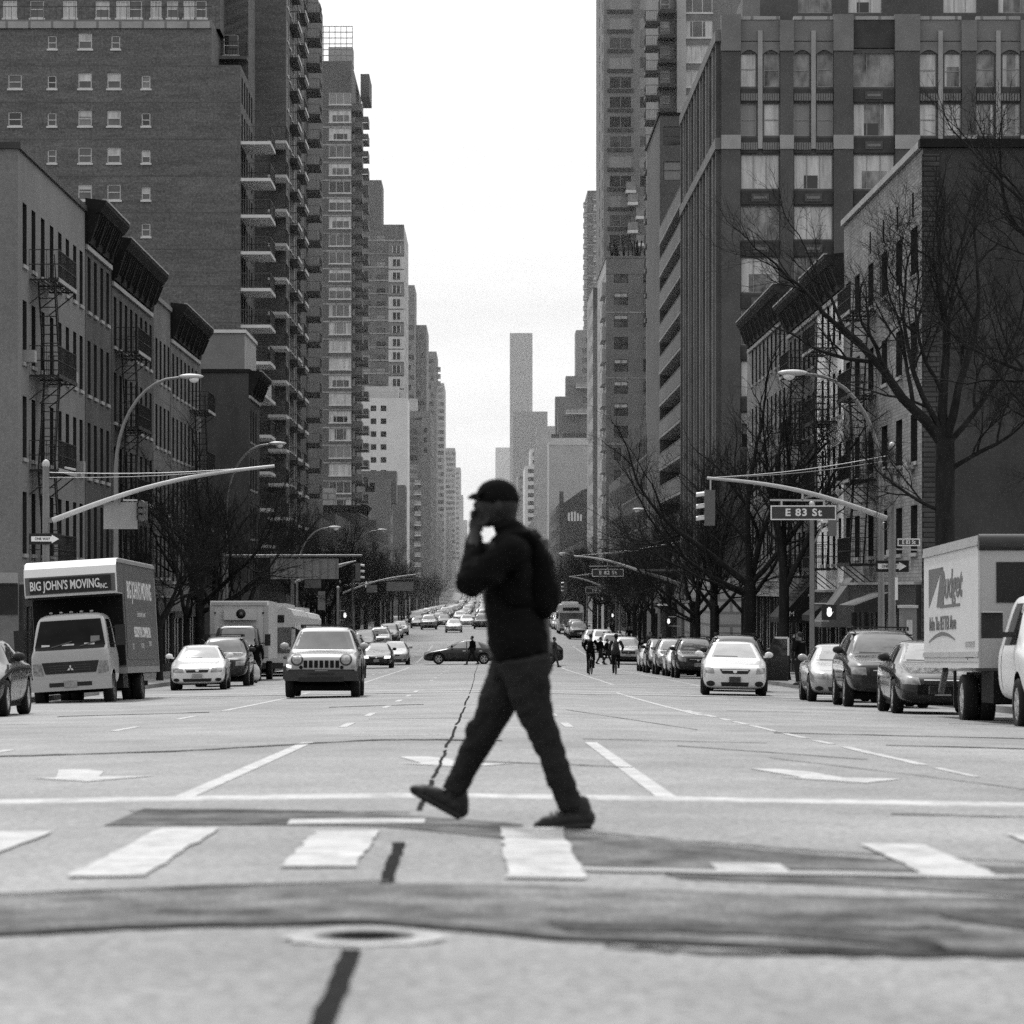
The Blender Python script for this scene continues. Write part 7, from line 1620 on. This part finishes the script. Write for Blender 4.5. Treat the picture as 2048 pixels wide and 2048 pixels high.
# ================================================================ bare street trees
def rvec(rr): return Vector((rr.gauss(0, 1), rr.gauss(0, 1), rr.gauss(0, 1))).normalized()
def tree_mesh(seed, H=10., r0=.2, fork=3.2, spread=1., levels=5, lean=(0, 0), twigs=1.0, limbs=None, minr=.006):
    rr = random.Random(seed); T = MB(); C = MB()
    def branch(mb, p, dr, L, r, r1, segs, n, wob, m, grav=.0):
        pts = [p.copy()]; rs = [r]; q = p.copy(); dd = dr.copy()
        for i in range(segs):
            dd = (dd + rvec(rr) * wob + Vector((0, 0, grav))).normalized(); q = q + dd * (L / segs); pts.append(q.copy()); rs.append(r + (r1 - r) * (i + 1) / segs)
        mb.tube(pts, rs, m, n, cap=(n <= 4)); return pts, rs, dd
    top = Vector((lean[0], lean[1], fork))
    tp = [Vector((0, 0, -.1)), Vector((0, 0, .25)), Vector((lean[0] * .4, lean[1] * .4, fork * .45)), top]
    T.tube(tp, [r0 * 1.5, r0 * 1.12, r0, r0 * .92], 'bark', 12)
    def grow(p, dr, L, r, lev):
        segs = 5 if lev <= 2 else 4 if lev == 3 else 3
        n = 9 if lev == 1 else 6 if lev == 2 else 4 if lev == 3 else 3
        r1 = r * (.5 if lev < 4 else .35)
        pts, rs, dd = branch(C, p, dr, L, r, r1, segs, n, .13 + .05 * lev, 'bark' if lev <= 2 else 'twig', .05 if lev < 4 else .02)
        if lev >= levels: return
        k = {1: 4, 2: 4, 3: 4, 4: 3, 5: 2}.get(lev, 2)
        if lev >= 3: k = max(1, int(round(k * twigs)))
        for i in range(k):
            t = .3 + .7 * (i + rr.random() * .8) / k
            j = min(int(t * segs), segs - 1); f = t * segs - j
            q = pts[j] + (pts[j + 1] - pts[j]) * f; ax = (pts[j + 1] - pts[j]).normalized()
            side = (rvec(rr) - ax * 0); side = (side - ax * side.dot(ax)).normalized(); side.z += .25
            a = rr.uniform(.5, .95)
            nd = (ax * math.cos(a) + side.normalized() * math.sin(a)).normalized()
            grow(q, nd, L * rr.uniform(.42, .68), max(minr, rs[j] * rr.uniform(.42, .62)), lev + 1)
        grow(pts[-1], dd, L * .6, max(minr, r1 * .9), lev + 1)
    if limbs is None:
        n = rr.choice([3, 4]); limbs = []
        for i in range(n):
            a = 2 * math.pi * (i + rr.random() * .5) / n; tilt = rr.uniform(.28, .75) * spread
            limbs.append((fork * rr.uniform(.8, 1.0), Vector((math.cos(a) * math.sin(tilt), math.sin(a) * math.sin(tilt), math.cos(tilt))), (H - fork) * rr.uniform(.42, .62), r0 * rr.uniform(.5, .72)))
    for z, dr, L, r in limbs:
        f = min(1, z / fork); grow(Vector((lean[0] * f, lean[1] * f, z - .1)), Vector(dr).normalized(), L, r, 1)
    return T.mesh('trunk'), C.mesh('crown')
V3 = lambda *a: Vector(a)
BIG = tree_mesh(5, 14, .275, 6.7, limbs=[(6.6, V3(-.62, -.1, .8), 4.3, .155), (6.7, V3(-.15, .1, 1), 3.9, .15), (6.7, V3(.25, -.1, 1), 3.7, .13), (6.6, V3(.75, .2, .7), 3.6, .10), (6.6, V3(-.4, -.3, 1), 3.6, .09),
    (4.9, V3(-.97, 0, .12), 1.7, .06), (5.9, V3(.95, .1, .4), 2.0, .08)], levels=5, twigs=1.7, minr=.0055)
SIDE = tree_mesh(8, 13, .26, 9, limbs=[(8.8, V3(-.85, -.05, .4), 3.0, .09), (9, V3(-.7, .1, .7), 3.1, .1), (9, V3(-.1, .1, 1), 2.4, .12), (7.2, V3(-.95, 0, .22), 3.0, .08), (9, V3(.4, .1, 1), 2.5, .12), (5.6, V3(-.97, 0, .2), 2.6, .1)], levels=5, twigs=1.5, minr=.0055)
WIDE = tree_mesh(12, 11.5, .27, 4.0, limbs=[(3.9, V3(-.75, .1, .75), 5.0, .16), (4.0, V3(-.25, -.2, 1), 5.4, .17), (4.0, V3(.35, .1, 1), 5.2, .16), (3.6, V3(-.95, -.1, .32), 4.6, .11), (4.0, V3(.7, 0, .8), 4.2, .13), (3.4, V3(-.9, .3, .25), 4.0, .08)], levels=5)
MED = [tree_mesh(21, 9.5, .17, 3.4, 1.0, twigs=1.5), tree_mesh(22, 8.5, .15, 3.0, 1.15, twigs=1.5), tree_mesh(23, 10.5, .18, 3.8, .85, twigs=1.5), tree_mesh(27, 7.5, .12, 2.7, 1.0, twigs=1.5)]
LITE = [tree_mesh(31, 9, .16, 3.2, 1.1, levels=4, twigs=1.3, minr=.014), tree_mesh(32, 8.5, .15, 3.0, 1.0, levels=4, twigs=1.4, minr=.014)]
def tree(ms, x, d, label, s=1., rz=0., group=None, loc_z=None):
    z = gw(x, d) if loc_z is None else loc_z
    o = empty('bare_tree', (x, d, z), label, 'tree', group, rz); o.scale = (s, s, s)
    link('trunk', ms[0], o); link('crown', ms[1], o); return o
tree(BIG, X(1890, 86), 86, 'large bare tree with thick dark trunk behind the rental truck', 1.0)
tree(SIDE, 14.3, 74, 'bare tree rooted outside the frame whose limbs hang in at the upper edge', 1.0)
tree(WIDE, X(1500, 140), 140, 'wide bare tree with low spreading limbs in front of the loft building', 1.0)
tree(MED[2], X(1568, 124), 124, 'tall dark bare tree beside the black ATM awning', 1.12, 1.0)
tree(WIDE, X(1394, 177), 177, 'bare tree with dipping limbs at the second corner', .72, .4)
tree(MED[0], X(1432, 160), 160, 'slim bare tree between the loft base and the corner', .95, 2.2)
tree(WIDE, X(400, 140), 140, 'broad dusky bare tree hiding the shaded tenement fronts', .78, 2.9)
tree(MED[1], X(492, 170), 170, 'bare tree behind the pale box van', 1.1, 1.2); tree(MED[3], -12.0, 122, 'thin bare tree beside the moving truck tail', .9, .7)
tree(MED[1], -12.0, 133, 'bare tree rising close behind the white winged-badge saloon', .95, 2.0); tree(MED[2], -12.1, 148, 'tall bare tree beside the sign gantry', .9, 5.1); tree(MED[1], 11.9, 150, 'twiggy bare tree two trees past the ATM awning', 1.15, .3); tree(MED[2], 11.9, 170, 'bare tree in front of the loft corner', 1.15, 2.6); tree(MED[0], 11.9, 187, 'bare tree close to the loft stone base', 1.1, 4.0)
tree(MED[0], -12.1, 157, 'bare tree in front of the plain narrow tenement', 1.05, 4.2); tree(MED[2], -12.2, 211, 'bare tree by the lamp above the grey panel', .95, 3.1)
tree(MED[1], -12.2, 224, 'bare tree in front of the stuccoed penthouse block', 1.0, 5.0)
for side, xx, nm in ((-1, -12.2, 'shaded'), (1, 11.8, 'sunny')):
    d = 236 if side < 0 else 210
    while d < 900:
        if not any(a - 4 < d < b + 4 for a, b in CROSS):
            far_ = d > 420
            tree(R.choice(LITE if far_ else MED), xx + R.uniform(-.3, .3), d, f'bare street tree in the {"hazy far" if far_ else "mid distance"} row along the {nm} pavement', R.uniform(.85, 1.15), R.uniform(0, 6.28), f'{"far" if far_ else "middle"} trees {nm} side')
        d += R.uniform(8, 11) if d < 420 else R.uniform(11, 16)
# ================================================================ camera, sky, sun
cam = bpy.data.cameras.new('camera'); co = bpy.data.objects.new('camera', cam); COL.objects.link(co); SC.camera = co
co.location = (0, 0, 0); co.rotation_euler = (math.pi / 2, 0, 0)
cam.sensor_width = 56; cam.lens = 180; cam.sensor_fit = 'HORIZONTAL'
cam.shift_x = (1024 - VX) / 2048; cam.shift_y = (VY - 1024) / 2048
cam.clip_start = .5; cam.clip_end = 12000
cam.dof.use_dof = True; cam.dof.focus_distance = 95; cam.dof.aperture_fstop = 6.3; cam.dof.aperture_blades = 5
EL, AZ = 52., -13.                        # sun ahead of the camera, a little to one side
w = bpy.data.worlds.new('World'); SC.world = w; w.use_nodes = True
t = w.node_tree; N, L = t.nodes, t.links
bg = N['Background']
sky = N.new('ShaderNodeTexSky'); sky.sky_type = 'NISHITA'; sky.sun_disc = False; sky.sun_elevation = rad(EL); sky.sun_rotation = rad(AZ)
sky.air_density = 1.5; sky.dust_density = 4
bw = N.new('ShaderNodeRGBToBW'); L.new(sky.outputs[0], bw.inputs[0])
tc = N.new('ShaderNodeTexCoord'); mp = N.new('ShaderNodeMapping'); mp.inputs['Scale'].default_value = (5, 5, 26); L.new(tc.outputs['Generated'], mp.inputs['Vector'])
no = N.new('ShaderNodeTexNoise'); no.inputs['Scale'].default_value = 1.6; no.inputs['Detail'].default_value = 7; no.inputs['Roughness'].default_value = .6; L.new(mp.outputs[0], no.inputs['Vector'])
sx = N.new('ShaderNodeSeparateXYZ'); L.new(tc.outputs['Generated'], sx.inputs[0])
rise = N.new('ShaderNodeMapRange'); rise.inputs['From Min'].default_value = .0; rise.inputs['From Max'].default_value = .75; rise.inputs['To Min'].default_value = 12.2; rise.inputs['To Max'].default_value = 18.0
L.new(sx.outputs['Z'], rise.inputs['Value'])
cl = N.new('ShaderNodeMapRange'); cl.inputs['From Min'].default_value = .35; cl.inputs['From Max'].default_value = .65; cl.inputs['To Min'].default_value = .85; cl.inputs['To Max'].default_value = 1.08
L.new(no.outputs['Fac'], cl.inputs['Value'])
az = N.new('ShaderNodeMapRange'); az.inputs['From Min'].default_value = -.9; az.inputs['From Max'].default_value = .5; az.inputs['To Min'].default_value = .52; az.inputs['To Max'].default_value = 1.0
L.new(sx.outputs['Y'], az.inputs['Value'])
m0 = N.new('ShaderNodeMath'); m0.operation = 'MULTIPLY'; L.new(rise.outputs[0], m0.inputs[0]); L.new(az.outputs[0], m0.inputs[1])
mu = N.new('ShaderNodeMath'); mu.operation = 'MULTIPLY'; L.new(m0.outputs[0], mu.inputs[0]); L.new(cl.outputs[0], mu.inputs[1])
k = N.new('ShaderNodeMath'); k.operation = 'MULTIPLY'; L.new(bw.outputs[0], k.inputs[0]); k.inputs[1].default_value = .08
ad = N.new('ShaderNodeMath'); L.new(mu.outputs[0], ad.inputs[0]); L.new(k.outputs[0], ad.inputs[1])
cc = N.new('ShaderNodeCombineColor')
for i in range(3): L.new(ad.outputs[0], cc.inputs[i])
L.new(cc.outputs[0], bg.inputs['Color']); bg.inputs['Strength'].default_value = .1
s = bpy.data.lights.new('sun', 'SUN'); so = bpy.data.objects.new('sun', s); COL.objects.link(so)
s.energy = 2.5; s.angle = rad(4); s.color = (1, 1, 1)
so.rotation_euler = Vector((math.sin(rad(AZ)) * math.cos(rad(EL)), math.cos(rad(AZ)) * math.cos(rad(EL)), math.sin(rad(EL)))).to_track_quat('Z', 'Y').to_euler()
so.location = (-30, 60, 120)
# thin haze lying in the avenue
hm = bpy.data.materials.new('haze'); hm.use_nodes = True; ht = hm.node_tree; ht.nodes.clear()
vs_ = ht.nodes.new('ShaderNodeVolumeScatter'); vs_.inputs['Density'].default_value = HAZE; vs_.inputs['Color'].default_value = (1, 1, 1, 1)
oo = ht.nodes.new('ShaderNodeOutputMaterial'); ht.links.new(vs_.outputs[0], oo.inputs['Volume'])
M['haze'] = hm
mb = MB(); mb.box(-1500, 1500, 240, 5200, -40, 420, 'haze')
hz = mb.build('haze'); hz['kind'] = 'stuff'; tag(hz, 'thin pale haze filling the far end of the avenue', 'haze', kind='stuff')
SC.view_settings.view_transform = 'Standard'; SC.view_settings.look = 'None'; SC.view_settings.exposure = 0; SC.view_settings.gamma = 1
SC.render.engine = 'CYCLES'
SC.cycles.max_bounces = 5; SC.cycles.diffuse_bounces = 3; SC.cycles.glossy_bounces = 3; SC.cycles.transmission_bounces = 3; SC.cycles.volume_bounces = 0; SC.cycles.transparent_max_bounces = 6
SC.cycles.use_denoising = False
SC.cycles.sample_clamp_indirect = 1.2; SC.cycles.sample_clamp_direct = 3.0; SC.cycles.blur_glossy = 1.0
SC.cycles.caustics_reflective = False; SC.cycles.caustics_refractive = False
SC.render.film_transparent = False
